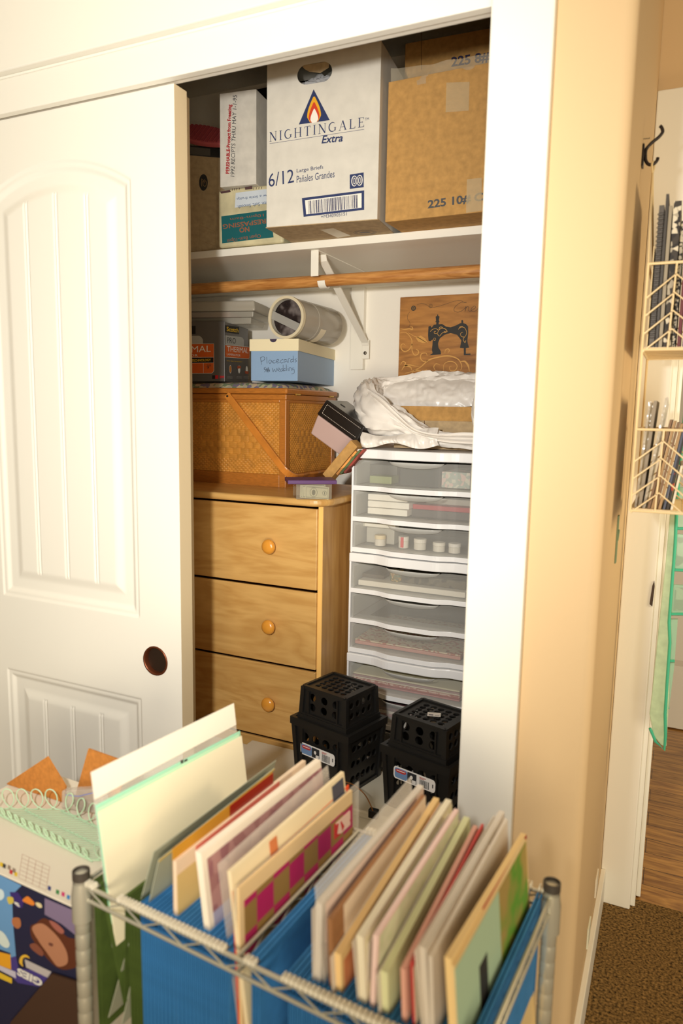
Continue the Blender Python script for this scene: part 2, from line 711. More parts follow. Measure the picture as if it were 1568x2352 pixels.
xs = [DXL + (DXR - DXL) * i / 290 for i in range(291)]
zs = []
z = 0.012
while z < Z_TOPD:
    zs.append(z)
    fine = any(a < z < c for a, c in ((ZL1 - 0.1, ZL1 + 0.01), (ZP0 - 0.01, ZP0 + 0.1), (ZP1 - 0.11, ZPA + 0.01), (PULL.z - 0.05, PULL.z + 0.05), (ZL0 - .01, ZL0 + .1)))
    z += 0.003 if fine else 0.02
zs.append(Z_TOPD)
b = B()
nz = len(zs)
vs = [(x, DY - door_h(x, zz), zz) for x in xs for zz in zs]
fs = [(i * nz + j, (i + 1) * nz + j, (i + 1) * nz + j + 1, i * nz + j + 1) for i in range(290) for j in range(nz - 1)]
b.add(vs, fs)
d1 = b.build('door_1', M_white, auto=50)
for p in d1.data.polygons:
    if p.normal.y > 0:
        p.flip()
struct(d1)
b = B(); b.box(DXL, DXR, DY + 0.0131, DY + 0.044, 0.012, Z_TOPD)
q = 0.0131
for x in (DXL, DXR):
    b.add([(x, DY, 0.012), (x, DY + q, 0.012), (x, DY + q, Z_TOPD), (x, DY, Z_TOPD)], [(0, 1, 2, 3)])
for zz in (0.012, Z_TOPD):
    b.add([(DXL, DY, zz), (DXR, DY, zz), (DXR, DY + q, zz), (DXL, DY + q, zz)], [(0, 1, 2, 3)])
b.build('door_core', M_jamb, d1)
MP = Matrix.Translation(PULL) @ Matrix.Rotation(RAD(90), 4, 'X')
M_bronze = mat('oil_rubbed_bronze', (66, 50, 38), 0.4, 0.5, metal=0.6)
b = B(); b.lathe([(0.030, -0.0095), (0.0315, 0.0005), (0.0335, 0.0028), (0.0362, 0.0026), (0.037, 0.0002)], 40, MP, caps=False)
pl = b.build('door_pull', mat('bronze_rim', (120, 66, 40), 0.35, 0.5, metal=0.7), d1, smooth=True)
b = B(); b.lathe([(0.0001, -0.0098), (0.031, -0.0098)], 40, MP, caps=False)
b.build('pull_cup', M_bronze, pl)
Y2 = DY + 0.044 + 0.012
X2 = at(446, 800, Y=Y2 + 0.044).x - 0.003
b = B(); b.box(X2 - 0.68, X2, Y2, Y2 + 0.040, 0.012, at(430, 205, Y=Y2).z)
struct(b.build('door_2', M_jamb, bevel=0.002))

# ---- hall beyond the corner
HX0, HX1 = X_COR, at(1480, 1700, Y=HALL_Y - 0.02).x - 0.004
ZH = at(1540, 203, Y=HALL_Y - 0.02).z
ZHB = at(1568, 340, Y=HALL_Y - 0.02).z
HOP = 0.80
b = B(); b.box(HX0 + 0.0005, HX1, HALL_Y - 0.02, HALL_Y, 0, ZH); b.box(HX1, HOP, HALL_Y - 0.02, HALL_Y, ZHB, ZH)
struct(b.build('trim_6', M_white, bevel=0.003))
b = B(); b.box(HX1 - 0.012, HX1 + 0.012, HALL_Y, HALL_Y + 0.14, 0, ZHB + 0.012); b.box(HX1, HOP, HALL_Y, HALL_Y + 0.14, ZHB - 0.0, ZHB + 0.02)
b.box(HX1 + 0.012, HX1 + 0.024, HALL_Y + 0.05, HALL_Y + 0.09, 0, ZHB)
struct(b.build('trim_7', M_white, bevel=0.002))
b = B(); b.box(-0.29, HX1 - 0.012, HALL_Y + 0.001, HALL_Y + 0.139, 0, CEIL); b.box(HX1 - 0.012, HOP, HALL_Y + 0.001, HALL_Y + 0.139, ZHB + 0.02, CEIL)
struct(b.build('wall_hall', M_tan))
b = B(); b.box(X_COR, X_COR + 0.013, D + 0.07, HALL_Y - 0.0205, 0.0, 0.10)
struct(b.build('baseboard_hall', M_white, bevel=0.002))
# far hall wall with a panelled door
FY = 3.32
b = B(); b.box(-0.4, 1.6, FY + 0.03, FY + 0.13, 0, CEIL)
struct(b.build('wall_far', M_tan))
b = B()
fx0, fx1 = -0.12, 0.70
b.box(fx0, fx1, FY, FY + 0.03, 0.0, 2.05)
fd = struct(b.build('door_3', M_white, bevel=0.002))
for (z0, z1) in ((0.28, 0.85), (1.0, 1.9)):
    for (x0, x1) in ((fx0 + 0.1, 0.26), (0.34, fx1 - 0.1)):
        b = B()
        b.hexa([(x0, FY, z0), (x1, FY, z0), (x1, FY, z1), (x0, FY, z1)],
               [(x0 + 0.03, FY - 0.012, z0 + 0.03), (x1 - 0.03, FY - 0.012, z0 + 0.03), (x1 - 0.03, FY - 0.012, z1 - 0.03), (x0 + 0.03, FY - 0.012, z1 - 0.03)])
        b.build('door_panel', M_white, fd)
b = B(); b.prism([(HX1 - 0.008, 0.995), (HX1 + 0.002, 1.005), (HX1 + 0.002, 1.055), (HX1 - 0.008, 1.068)], HALL_Y - 0.0215, HALL_Y - 0.0195, 'y')
zc = at(1514, 1365, Y=HALL_Y - 0.02)
b = B(); b.prism([(-0.004, -0.028), (0.003, -0.034), (0.005, 0.02), (0.003, 0.034), (-0.001, 0.02)], -0.0025, -0.0002, 'y', Matrix.Translation((HX1 - 0.006, HALL_Y - 0.02, zc.z)))
tag(b.build('strike_plate', M_bronze), 'dark metal strike plate on the edge of the white door casing', 'strike plate')

# ================================================================== shelf, rod, bracket
M_kraft = mat('kraft_card', (186, 143, 84), 0.8, 0.2, noise_amt=0.08, noise_scale=60)
M_kraft_dull = mat('kraft_card_dull', (182, 158, 122), 0.85, 0.2, noise_amt=0.08, noise_scale=60)
M_carton = mat('white_carton', (217, 212, 200), 0.7, 0.25, noise_amt=0.03, noise_scale=25)
M_blackp = mat('black_plastic', (26, 25, 24), 0.4, 0.5)
M_tape = haze('clear_tape', (220, 200, 160), 0.55, 0.12, fine=60)
NAVY, RED, INK, GREYINK = (44, 56, 98), (172, 32, 40), (30, 34, 52), (74, 76, 78)

b = B(); b.box(X_LEFT, -0.312, SH_F, BACK - 0.001, SH_U, SH_T)
tag(b.build('closet_shelf', M_white, bevel=0.002), 'long white closet shelf holding the cardboard boxes', 'shelf')
RY = 2.03
ra, rb_ = at(955, 617, Y=RY), at(955, 646, Y=RY)
RZ, RR = (ra.z + rb_.z) / 2, (ra.z - rb_.z) / 2
RZ2 = (at(470, 648, Y=RY).z + at(470, 677, Y=RY).z) / 2
b = B()
slope = (RZ - RZ2) / (at(955, 630, Y=RY).x - at(470, 662, Y=RY).x)
xr = at(955, 630, Y=RY).x
b.tube([(x, RY, RZ + slope * (x - xr)) for x in (X_LEFT, -0.315)], RR, 28)
M_oak = wood('oak_rod', (206, 148, 82), (160, 100, 44), scale=(4, 40, 40), amount=3, rough=0.4)
tag(b.build('closet_rod', M_oak, auto=40), 'round oak closet rod under the white shelf', 'rod')
# bracket, in the plane across the shelf
BX = (at(712, 620, Y=1.975).x + at(739, 620, Y=1.975).x) / 2
bw = 0.025
t = thing('shelf_bracket', 'white steel bracket carrying the shelf and hooked round the oak rod', 'bracket', (BX, CL, SH_U))
sh = lambda y: y - CL
b = B()
yf = 1.965
b.box(-bw / 2, bw / 2, sh(yf), 0, -0.0035, -0.0005)
b.build('top_arm', M_white, t, bevel=0.001)
b = B(); b.box(-bw / 2, bw / 2, sh(yf), sh(yf) + 0.003, -0.075, -0.0035)
b.build('front_strap', M_white, t, bevel=0.0008)
b = B()
b.ribbon([(0, sh(RY) + (RR + 0.0035) * math.cos(a), RZ - SH_U + (RR + 0.0035) * math.sin(a)) for a in [RAD(t_) for t_ in range(185, 341, 12)]], (1, 0, 0), bw, 0.003)
b.build('rod_hook', M_white, t, bevel=0.0008)
zft = at(815, 795, Y=CL).z - SH_U
b = B()
b.ribbon([(0, sh(yf) + 0.05, -0.004), (0, sh(yf) + 0.058, -0.02), (0, -0.010, zft + 0.012), (0, -0.003, zft)], (1, 0, 0), bw, 0.006)
b.build('brace', M_white, t, bevel=0.001)
b = B(); b.box(-bw / 2 - 0.001, bw / 2 + 0.001, -0.004, -0.0006, zft - 0.045, zft + 0.02)
b.build('wall_plate', M_white, t, bevel=0.001)
b = B(); b.lathe([(0.0001, -0.0015), (0.0045, -0.001), (0.006, 0.0015), (0.0001, 0.0016)], 16, Matrix.Translation((0, -0.0058, zft - 0.025)) @ Matrix.Rotation(RAD(90), 4, 'X'))
b.build('screw', mat('steel', (150, 145, 135), 0.35, 0.5, metal=0.9), t, smooth=True)

# ================================================================== cartons on the shelf


def carton(name, label, cat, P_left, P_right, H_top, depth, m, group=None, yaw=None, bevel=0.0025, flare=1.0):
    """carton from the two lower front corners; H_top is a height in metres"""
    d = P_right - P_left
    yw = math.atan2(d.y, d.x) if yaw is None else yaw
    w = math.hypot(d.x, d.y)
    M = rzM(P_left, yw)
    t = thing(name, label, cat, M=M, group=group)
    return t, M, w, depth, H_top


# --- white carton with the flame triangle
PL, PR = at(612, 524, Z=SH_T), at(866, 505, Z=SH_T)
PL.z = PR.z = SH_T + 0.0024
t, M, w, d, h = carton('carton', 'big white carton with a flame triangle logo and a torn hand hole', 'box', PL, PR, 0.49, 0.30, M_carton)
hz = at(868, 97, Y=PR.y).z
h = hz - SH_T
Fm = Ink(M, (0, 0, 0), (1, 0, 0), (0, 0, 1))
ha, hb = Fm.ab((684, 172)), Fm.ab((764, 172))
hr = (Fm.ab((722, 142))[1] - Fm.ab((722, 194))[1]) / 2
hc = Fm.ab((722, 168))
bm = bmesh.new()
outer = [bm.verts.new(p) for p in ((0, 0, 0), (w, 0, 0), (w, 0, h), (0, 0, h))]
hole = []
for i in range(24):
    a = 2 * math.pi * i / 24
    ex = 1 if math.cos(a) > 0 else -1
    half = (hb[0] - ha[0]) / 2 - hr
    hole.append(bm.verts.new((hc[0] + ex * half + hr * math.cos(a), 0, hc[1] + hr * math.sin(a) * 0.9)))
eds = [bm.edges.new((outer[i], outer[(i + 1) % 4])) for i in range(4)] + [bm.edges.new((hole[i], hole[(i + 1) % 24])) for i in range(24)]
bmesh.ops.triangle_fill(bm, edges=eds, use_beauty=True)
bm.verts.ensure_lookup_table()
bm.verts.index_update()
fv = [v.co[:] for v in bm.verts]
ff = [tuple(v.index for v in f.verts) for f in bm.faces]
bm.free()
b = B(); b.add(fv, ff)
b.add([(0, 0, 0), (w, 0, 0), (w, d, 0), (0, d, 0), (0, 0, h), (w, 0, h), (w, d, h), (0, d, h)], [(1, 2, 6, 5), (2, 3, 7, 6), (3, 0, 4, 7), (0, 3, 2, 1)])
b.box(0.0, w, 0.0015, d * 0.48, h - 0.0015, h); b.box(0.0, w, d * 0.52, d - 0.002, h - 0.0015, h)
b.build('carton_body', M_carton, t)
b = B(); b.box(0.004, w - 0.004, 0.002, d - 0.002, -0.0, 0.0015)
b.box(-0.002, w + 0.002, -0.001, d, -0.0022, -0.0002)
b.build('bottom_flap', M_kraft_dull, t)


def crumple(c, rx, ry, rz, amp, sc, seed, nu=40, nv=24):
    def fn(u, v):
        th, ph = 2 * math.pi * u, math.pi * v
        p = Vector((math.sin(ph) * math.cos(th), math.sin(ph) * math.sin(th), math.cos(ph)))
        q = p * sc + Vector((seed, seed * 1.7, 0))
        k = 1 + amp * (noise.noise(q) * 1.2 + (abs(noise.noise(q * 2.3)) - 0.3) * 1.3 + 0.5 * (abs(noise.noise(q * 5))))
        return (c[0] + p.x * rx * k, c[1] + p.y * ry * k, c[2] + p.z * rz * k)
    return fn


b = B(); b.grid(crumple((hc[0], 0.05, hc[1] - 0.045), 0.085, 0.034, 0.055, 0.16, 2.4, 3.1), 48, 30, closed_u=True)
M_film = mat('grey_film', (176, 176, 178), 0.22, 0.6)
tag(b.build('wrapped_bundle', M_film), 'grey film-wrapped bundle seen through the hand hole of the white carton', 'bundle')
bo = bpy.data.objects['wrapped_bundle']; bo.matrix_world = M
b = B()
fx = hc[0]
b.add([(fx - 0.038, 0.002, hc[1] + hr * 0.9), (fx + 0.04, 0.002, hc[1] + hr * 0.9), (fx + 0.036, 0.008, hc[1] + 0.012), (fx + 0.012, 0.010, hc[1] + 0.003), (fx - 0.018, 0.010, hc[1] + 0.010), (fx - 0.03, 0.006, hc[1] + 0.016),
       (fx - 0.038, 0.004, hc[1] + hr * 0.9), (fx + 0.04, 0.004, hc[1] + hr * 0.9)], [(0, 1, 2, 3, 4, 5)])
b.build('hole_flap', M_kraft_dull, t, solid=0.001)

F1 = Ink(M, (0, 0, 0), (1, 0, 0), (0, 0, 1), 0.0006)
F1.poly([(720, 205), (757, 276), (686, 286)])
F2 = F1.layer(0.0004)


def flame(ink, cx, top, bot, half, lean=-0.0):
    pts = []
    for i in range(15):
        tt = i / 14
        y = top[1] + (bot - top[1]) * tt
        wd = half * math.sin(math.pi * min(1, 0.05 + tt * 0.62) ** 1.1) if tt < 0.78 else half * (1 - ((tt - 0.78) / 0.22) * 0.42) * math.sin(math.pi * min(1, 0.05 + 0.78 * 0.62) ** 1.1)
        pts.append((cx, y, wd))
    sl = -0.14
    L = [(cx - wd, y + sl * (-wd)) for cx, y, wd in pts]
    Rr = [(cx + wd, y + sl * wd) for cx, y, wd in pts]
    ink.poly(L + Rr[::-1])
    return ink


flame(F2, 721, (721, 222), 280, 16)
F3 = flame(F2.layer(0.0003), 721, (721, 235), 281, 12.5)
F4 = flame(F3.layer(0.0003), 721.5, (721.5, 250), 281.5, 9)

# serif capitals drawn as thick and thin strokes on a 0..1 cell
SER = {
    'N': (0.78, [[(.1, 0), (.1, 1), .06], [(.1, 1), (.68, 0), .14], [(.68, 0), (.68, 1), .06], [(-.02, 1), (.16, 1), .04], [(-.02, 0), (.22, 0), .04], [(.56, 1), (.8, 1), .04]]),
    'I': (0.3, [[(.15, 0), (.15, 1), .13], [(0, 1), (.3, 1), .04], [(0, 0), (.3, 0), .04]]),
    'G': (0.78, [['arc', .4, .5, .36, .48, 50, 320, .09], [(.68, .1), (.68, .42), .12], [(.54, .42), (.8, .42), .04]]),
    'H': (0.8, [[(.12, 0), (.12, 1), .13], [(.66, 0), (.66, 1), .13], [(.12, .5), (.66, .5), .05], [(0, 1), (.26, 1), .04], [(0, 0), (.26, 0), .04], [(.53, 1), (.8, 1), .04], [(.53, 0), (.8, 0), .04]]),
    'T': (0.66, [[(.33, 0), (.33, 1), .13], [(0, .98), (.66, .98), .05], [(.02, .8), (.02, 1), .04], [(.64, .8), (.64, 1), .04], [(.2, 0), (.46, 0), .04]]),
    'A': (0.8, [[(.08, 0), (.4, 1), .05], [(.4, 1), (.7, 0), .13], [(.2, .35), (.6, .35), .05], [(-.03, 0), (.2, 0), .04], [(.56, 0), (.84, 0), .04]]),
    'L': (0.62, [[(.14, 0), (.14, 1), .13], [(0, 1), (.28, 1), .04], [(0, .02), (.6, .02), .06], [(.59, 0), (.59, .22), .05]]),
    'E': (0.62, [[(.14, 0), (.14, 1), .13], [(0, .98), (.56, .98), .05], [(.55, .8), (.55, 1), .05], [(.14, .52), (.44, .52), .05], [(.44, .42), (.44, .62), .04], [(0, .02), (.58, .02), .06], [(.58, 0), (.58, .22), .05]]),
}


def serif(ink, word, bl, br, tl):
    a, b_, c = [Vector(ink.ab(p)) for p in (bl, br, tl)]
    tot = sum(SER[ch][0] for ch in word) + 0.28 * (len(word) - 1)
    H_ = (c - a).length
    ex, ey = (b_ - a) / tot, (c - a)
    x = 0.0
    for ch in word:
        wd, st = SER[ch]
        for s_ in st:
            if s_[0] == 'arc':
                _, cx, cy, rx, ry, a0, a1, wk = s_
                pts = [(cx + rx * math.cos(RAD(a0 + (a1 - a0) * i / 14)), cy + ry * math.sin(RAD(a0 + (a1 - a0) * i / 14))) for i in range(15)]
                ws = [H_ * (0.04 + 0.09 * math.sin(math.pi * i / 14)) for i in range(15)]
                ink.stroke([tuple(a + ex * (x + p[0]) + ey * p[1]) for p in pts], ws, px=False)
            else:
                p0, p1, wk = s_
                ink.stroke([tuple(a + ex * (x + p[0]) + ey * p[1]) for p in (p0, p1)], wk * H_, px=False)
        x += wd + 0.28


serif(F1, 'NIGHTINGALE', (619, 325), (836, 291), (619, 304))
F1.text('TM', (838, 277), (847, 275.5), (838, 271))
F1.stroke([(619, 330), (836, 297)], 0.0009)
F1.text('Extra', (738, 330), (787, 325), (738, 312), bold=0.02, shear=0.25)
F1.text('6/12', (617, 430), (675, 419), (616, 399), bold=0.0)
F1.text('Large Briefs', (681, 399), (742, 390), (681, 388), bold=0.005)
F1.text('Pañales Grandes', (681, 420), (768, 407), (681, 404), bold=0.0)
F1.poly([(803, 401), (835, 396), (835, 430), (803, 434)])
F1.poly([(693, 455), (836, 437), (836, 482), (697, 498)])
W1 = F1.layer(0.0005)
W1.poly([(700, 460), (830, 443.5), (830, 477), (703, 492.5)])
W1.text('00', (806.5, 429), (832.5, 426), (806.5, 404), bold=0.055)
K1 = W1.layer(0.0004)
K1.text('00', (808.5, 427), (830.5, 424), (808.5, 406), bold=0.0)
K1.build('printed_numerals', flat((40, 44, 84)), t)
K1 = W1.layer(0.0004)
rnd = random.Random(3)
xx = 707.0
while xx < 821:
    ww = rnd.choice([0.8, 0.8, 1.3, 2.2])
    yb = lambda x: 462 - (x - 703) * 0.127
    K1.poly([(xx, yb(xx)), (xx + ww, yb(xx + ww)), (xx + ww + 1.2, yb(xx + ww) + 30), (xx + 1.2, yb(xx) + 30)])
    xx += ww + rnd.choice([0.9, 1.2, 1.9])
F1.text('+M340905151', (737, 502), (796, 495), (737, 494))
F1.build('printed_lettering', flat(NAVY), t)
F2.build('printed_flame', flat((232, 170, 40)), t)
F3.build('printed_flame', flat((206, 66, 40)), t)
F4.build('printed_flame', flat((244, 238, 226)), t)
W1.build('printed_field', flat((240, 235, 224)), t)
K1.build('printed_bars', flat((40, 44, 84)), t)
U1 = Ink(M, (0, 0, -0.0022), (1, 0, 0), (0, -1, 0), 0.0004)
for q in (0.032, 0.028, 0.024):
    U1.ellipse((838, 534), q, q * 0.8, ring=0.0012)
U1.ellipse((838, 534), 0.016, 0.008)
U1.build('printed_seal', flat((96, 88, 80)), t)
U2 = Ink(M, (0, 0, -0.0022), (1, 0, 0), (0, -1, 0), 0.0003)
U2.poly([(735, 528), (765, 524), (805, 541), (775, 546)])
U2.build('packing_tape', flat((206, 192, 160), 0.3), t)
# --- large kraft carton, front right
PL, PR = at(884, 510, Z=SH_T), at(1096, 487, Z=SH_T)
d0 = PR - PL
w = 0.43
dirv = Vector((d0.x, d0.y, 0)).normalized()
dirv = Vector((1, dirv.y / dirv.x * 0.6, 0)).normalized()
PRR = PL + dirv * w
t, M, w, d, h = carton('carton', 'large kraft carton marked 225 10# with loose tape along its top', 'box', PL, PRR, 0.36, 0.265, M_kraft)
Fm = Ink(M, (0, 0, 0), (1, 0, 0), (0, 0, 1))
h = Fm.ab((884, 190))[1]
b = B(); b.box(0, w, 0, 0.003, 0, h); b.box(0, w, d - 0.003, d, 0, h); b.box(0, 0.003, 0.003, d - 0.003, 0, h); b.box(w - 0.003, w, 0.003, d - 0.003, 0, h); b.box(0.003, w - 0.003, 0.003, d - 0.003, 0, 0.004)
b.box(0.003, w - 0.003, 0.02, d * 0.5, h - 0.02, h - 0.017)
b.build('carton_body', M_kraft, t, bevel=0.001)
F1 = Ink(M, (0, 0, 0), (1, 0, 0), (0, 0, 1))
F1.text('225 10# C', (982, 481), (1109, 463), (982, 460), bold=0.03)
F1.build('printed_lettering', flat(GREYINK), t)
T1 = F1.layer(0.0015)
T1.poly([(1072, 412), (1106, 408), (1106, 484), (1070, 489)])
T1.build('packing_tape', M_tape, t)
T1 = F1.layer(0.0015)
T1.poly([(1025, 190), (1078, 188), (1076, 254), (1023, 258)])
T1.build('packing_tape', M_tape, t)
b = B()
hh = h


def loose(u, v):
    x = 0.004 + u * (w * 0.95)
    sag = 0.030 * (1 - abs(2 * min(1, u * 1.6) - 1) ** 2) * 0.5
    z = hh + 0.030 * (1 - u * 0.55) * (1 - v) + 0.004 - sag * 0.3 + 0.004 * noise.noise(Vector((u * 9, v * 3, 2)))
    return (x, 0.004 + 0.010 * noise.noise(Vector((u * 7, v * 4, 5))), z - 0.02 * v)


b.grid(loose, 40, 6)
b.build('loose_tape', haze('loose_clear_tape', (215, 205, 180), 0.72, 0.08, fine=80), t, smooth=True)
# --- kraft carton behind it
YB = 2.14
PL, PR = at(925, 300, Y=YB), at(1110, 290, Y=YB)
PL.z = PR.z = SH_T
PRR = PL + Vector((0.44, 0.02, 0))
t, M, w, d, h = carton('carton', 'tall kraft carton marked 225 8# standing behind the taped kraft carton', 'box', PL, PRR, 0.60, 0.23, M_kraft)
b = B(); b.box(0, w, 0, d, 0, 0.58)
b.build('carton_body', M_kraft, t, bevel=0.002)
F1 = Ink(M, (0, 0, 0), (1, 0, 0), (0, 0, 1))
F1.text('225 8#', (1036, 156), (1124, 143), (1036, 131), bold=0.03)
F1.build('printed_lettering', flat((46, 44, 74)), t)
F2 = Ink(M, (0, 0, 0), (1, 0, 0), (0, 0, 1), 0.0003)
F2.stroke([(967, 60), (968, 160)], 0.0015)
F2.build('seam_line', flat((96, 66, 34)), t)
# --- printed tote standing upside down
PL, PR = at(501, 571, Z=SH_T), at(650, 559, Z=SH_T)
t, M, w, d, h = carton('storage_tin', 'printed cream tin with a teal no-trespassing sign standing upside down', 'tin', PL, PR, 0.2, 0.28, M_carton, yaw=math.atan2((at(612, 562, Z=SH_T) - PL).y, (at(612, 562, Z=SH_T) - PL).x))
Fm = Ink(M, (0, 0, 0), (1, 0, 0), (0, 0, 1))
h = Fm.ab((500, 437))[1]
b = B(); b.box(0, w, 0, d, 0.002, h)
M_tin = mat('cream_tin', (206, 196, 158), 0.4, 0.5, noise_amt=0.12, noise_scale=14)
b.build('tin_body', M_tin, t, bevel=0.008, seg=3)
F1 = Ink(M, (0, 0, 0), (1, 0, 0), (0, 0, 1), 0.0006)
F1.poly([(508, 497), (620, 482), (628, 545), (510, 559)])
F1.build('printed_sign', flat((24, 94, 98)), t)
F2 = F1.layer(0.0005)
cop = flat((150, 92, 66))
F2.text('10pm-8am', (605, 489), (528, 499.5), (606, 497), bold=0.0)
F2.text('TRESPASSING', (622, 500.5), (511, 515.5), (623.5, 511.5), bold=0.02)
F2.text('NO', (572, 520), (549, 523), (573, 532), bold=0.03)
F2.text('Open 8am-10pm', (598, 535), (521, 547), (599, 546))
F2.build('printed_lettering', cop, t)
F3 = F1.layer(0.0003)
F3.poly([(541, 443), (612, 434), (612, 467), (539, 477)])
F3.build('printed_label', flat((206, 214, 222)), t)
F4 = F3.layer(0.0004)
F4.text('now a little fruity.', (624, 443), (542, 453), (624, 451))
F4.text('white. Soft. Smooth.', (624, 461), (544, 472), (624, 469))
F4.build('printed_lettering', flat((70, 92, 130)), t)
F5 = F1.layer(0.0002)
F5.poly([(505, 440), (528, 436), (530, 441), (508, 445)])
F5.poly([(562, 430), (578, 427), (580, 434), (563, 436)])
for i, xx in enumerate((533, 538, 543, 549, 582, 588, 594, 600)):
    F5.stroke([(xx, 438 - i * 0.6), (xx + 0.5, 433 - i * 0.6)], 0.0018)
F5.build('printed_edge', flat((84, 60, 60)), t)
TIN_TOP = SH_T + h
# --- long white carton stood on end on the tin
YP = at(505, 430, Z=TIN_TOP + 0.001)
PL = YP; PR = at(588, 418, Z=TIN_TOP + 0.001)
t, M, w, d, h = carton('carton', 'narrow white carton stood on end above the cream tin, red lettering up its side', 'box', PL, PR, 0.3, 0.21, M_carton, yaw=0.12)
w = (hit(588, 300, PL, Vector((-math.sin(0.12), math.cos(0.12), 0))) - PL).length
w = abs((hit(588, 300, PL, Vector((-math.sin(0.12), math.cos(0.12), 0))) - PL).x) / math.cos(0.12)
Fm = Ink(M, (0, 0, 0), (1, 0, 0), (0, 0, 1))
h = Fm.ab((509, 214))[1]
b = B(); b.box(0, w, 0, d, 0.0, h)
b.build('carton_body', mat('grey_white_carton', (214, 208, 196), 0.75, 0.2, noise_amt=0.05, noise_scale=30), t, bevel=0.002)
F1 = Ink(M, (0, 0, 0), (1, 0, 0), (0, 0, 1))
F1.text('PERISHABLE-Protect from Freezing', (529, 399), (534, 240), (518, 399), bold=0.035)
F1.build('printed_lettering', flat(RED), t)
F2 = F1.layer(0.0002)
F2.text('1992 RECIPTS THRU MAY 1-1-95', (538, 406), (544, 218), (529, 406), shear=0.15)
F2.build('handwriting', flat((40, 42, 50)), t)
# --- brown carton at the left with a black round mark
yw = RAD(-38)
P0 = at(500, 575, Z=SH_T)
P0 = at(446, 578, Z=SH_T + 0.0)
u_ = Vector((math.cos(RAD(36)), math.sin(RAD(36)), 0))
P0 = Vector((P0.x - 0.02, 1.985, SH_T)); 
M = rzM(P0 - u_ * 0.16, RAD(36))
t = thing('carton', 'brown carton with a round black mark, half hidden by the sliding door', 'box', M=M)
Fm = Ink(M, (0, 0, 0), (1, 0, 0), (0, 0, 1))
w = Fm.ab((500, 480))[0] + 0.06
h = Fm.ab((448, 357))[1]
dd = 0.16
b = B(); b.hexa([(0, 0, 0), (w, 0, 0), (w, dd, 0), (0, dd, 0)], [(0, 0, h), (w, 0, h), (w, dd, h), (0, dd, h)])
b.build('carton_body', M_kraft_dull, t, bevel=0.002)
F1 = Ink(M, (0, 0, 0), (1, 0, 0), (0, 0, 1))
F1.poly([(467 + 10 * math.cos(a * .26), 419 + 19 * math.sin(a * .26)) for a in range(24)])
F1.build('printed_mark', flat((30, 26, 22)), t)
F2 = F1.layer(0.0003)
F2.stroke([(463, 428), (463, 410)], 0.0015); F2.stroke([(463, 411), (467, 414), (465, 419)], 0.0015)
ring = [(470 + 4.0 * math.cos(RAD(a)), 421 + 7 * math.sin(RAD(a))) for a in range(-60, 241, 20)]
F2.stroke(ring, 0.0015); F2.stroke([(470, 411), (470, 421)], 0.0015)
F2.stroke([(458, 517), (494, 532), (494, 565), (458, 552)], 0.0008, closed=True)
F2.build('printed_mark', flat((150, 120, 74)), t)
CT = SH_T + h
# black case and pink slipper on top of it
t2 = thing('plastic_case', 'black plastic case with clear windows lying on the brown carton', 'case', M=M @ Matrix.Translation((0.04, 0.012, h)))
b = B(); b.box(0, w - 0.075, 0, dd - 0.02, 0.001, 0.034)
b.build('case_body', M_blackp, t2, bevel=0.003)
I1 = Ink(M @ Matrix.Translation((0.04, 0.012, h)), (0, 0, 0), (1, 0, 0), (0, 0, 1))
for k in range(2):
    x0 = 0.03 + k * 0.075
    I1.poly([(x0, 0.006), (x0 + 0.062, 0.006), (x0 + 0.062, 0.028), (x0, 0.028)], px=False)
I1.build('case_window', flat((92, 88, 82), 0.2), t2)
slc = at(474, 322, Y=1.995)
sl = Matrix.Translation((slc.x - 0.03, slc.y + 0.03, CT + 0.036 + 0.028)) @ Matrix.Rotation(RAD(8), 4, 'Z') @ Matrix.Rotation(RAD(14), 4, 'Y') @ Matrix.Rotation(RAD(52), 4, 'X') @ Matrix.Translation((0, -0.04, 0))
t3 = thing('slipper', 'pink ribbed slipper tossed on the black plastic case', 'slipper', M=sl)
M_pink = mat('pink_foam', (196, 96, 100), 0.8, 0.2)
oval = [(0.105 * math.cos(a * .2618) * (1 + 0.1 * math.cos(a * .2618)), 0.042 * math.sin(a * .2618) + 0.04) for a in range(24)]
b = B(); b.prism(oval, 0, 0.016, 'z')
b.build('sole', M_pink, t3, bevel=0.004)
b = B()
for k in range(13):
    x = -0.085 + k * 0.014
    yy = 0.036 * math.sqrt(max(0.05, 1 - (x / 0.1) ** 2))
    b.box(x, x + 0.008, 0.04 - yy, 0.04 + yy, 0.0165, 0.020)
b.build('ribs', mat('pink_foam_dark', (176, 76, 84), 0.85, 0.2), t3)
b = B()
b.grid(crumple((0, 0, 0), 0.13, 0.05, 0.06, 0.2, 2.0, 9.4), 40, 24, closed_u=True)
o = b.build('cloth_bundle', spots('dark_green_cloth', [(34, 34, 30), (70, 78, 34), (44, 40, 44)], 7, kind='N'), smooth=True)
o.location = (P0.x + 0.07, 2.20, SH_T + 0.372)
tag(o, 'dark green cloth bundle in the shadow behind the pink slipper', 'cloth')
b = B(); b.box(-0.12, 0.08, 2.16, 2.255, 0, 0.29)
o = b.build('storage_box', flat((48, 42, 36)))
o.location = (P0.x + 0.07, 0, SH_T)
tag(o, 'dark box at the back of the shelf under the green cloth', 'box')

for (x0, x1, y0, lab) in ((-1.50, -1.20, 2.26, 'tall black block added to darken the back above the slipper'), (-1.19, -0.90, 2.20, 'tall black block added to darken the space behind the white cartons')):
    b = B(); b.box(x0, x1, y0, BACK - 0.004, 0, 0.60)  # black blocks added to deepen the shade at the back of the shelf
    o = b.build('shade_block', mat('shade_black', (22, 20, 19), 0.9, 0.1), bevel=0.02, seg=3)
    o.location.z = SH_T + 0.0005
    tag(o, lab, 'bag')

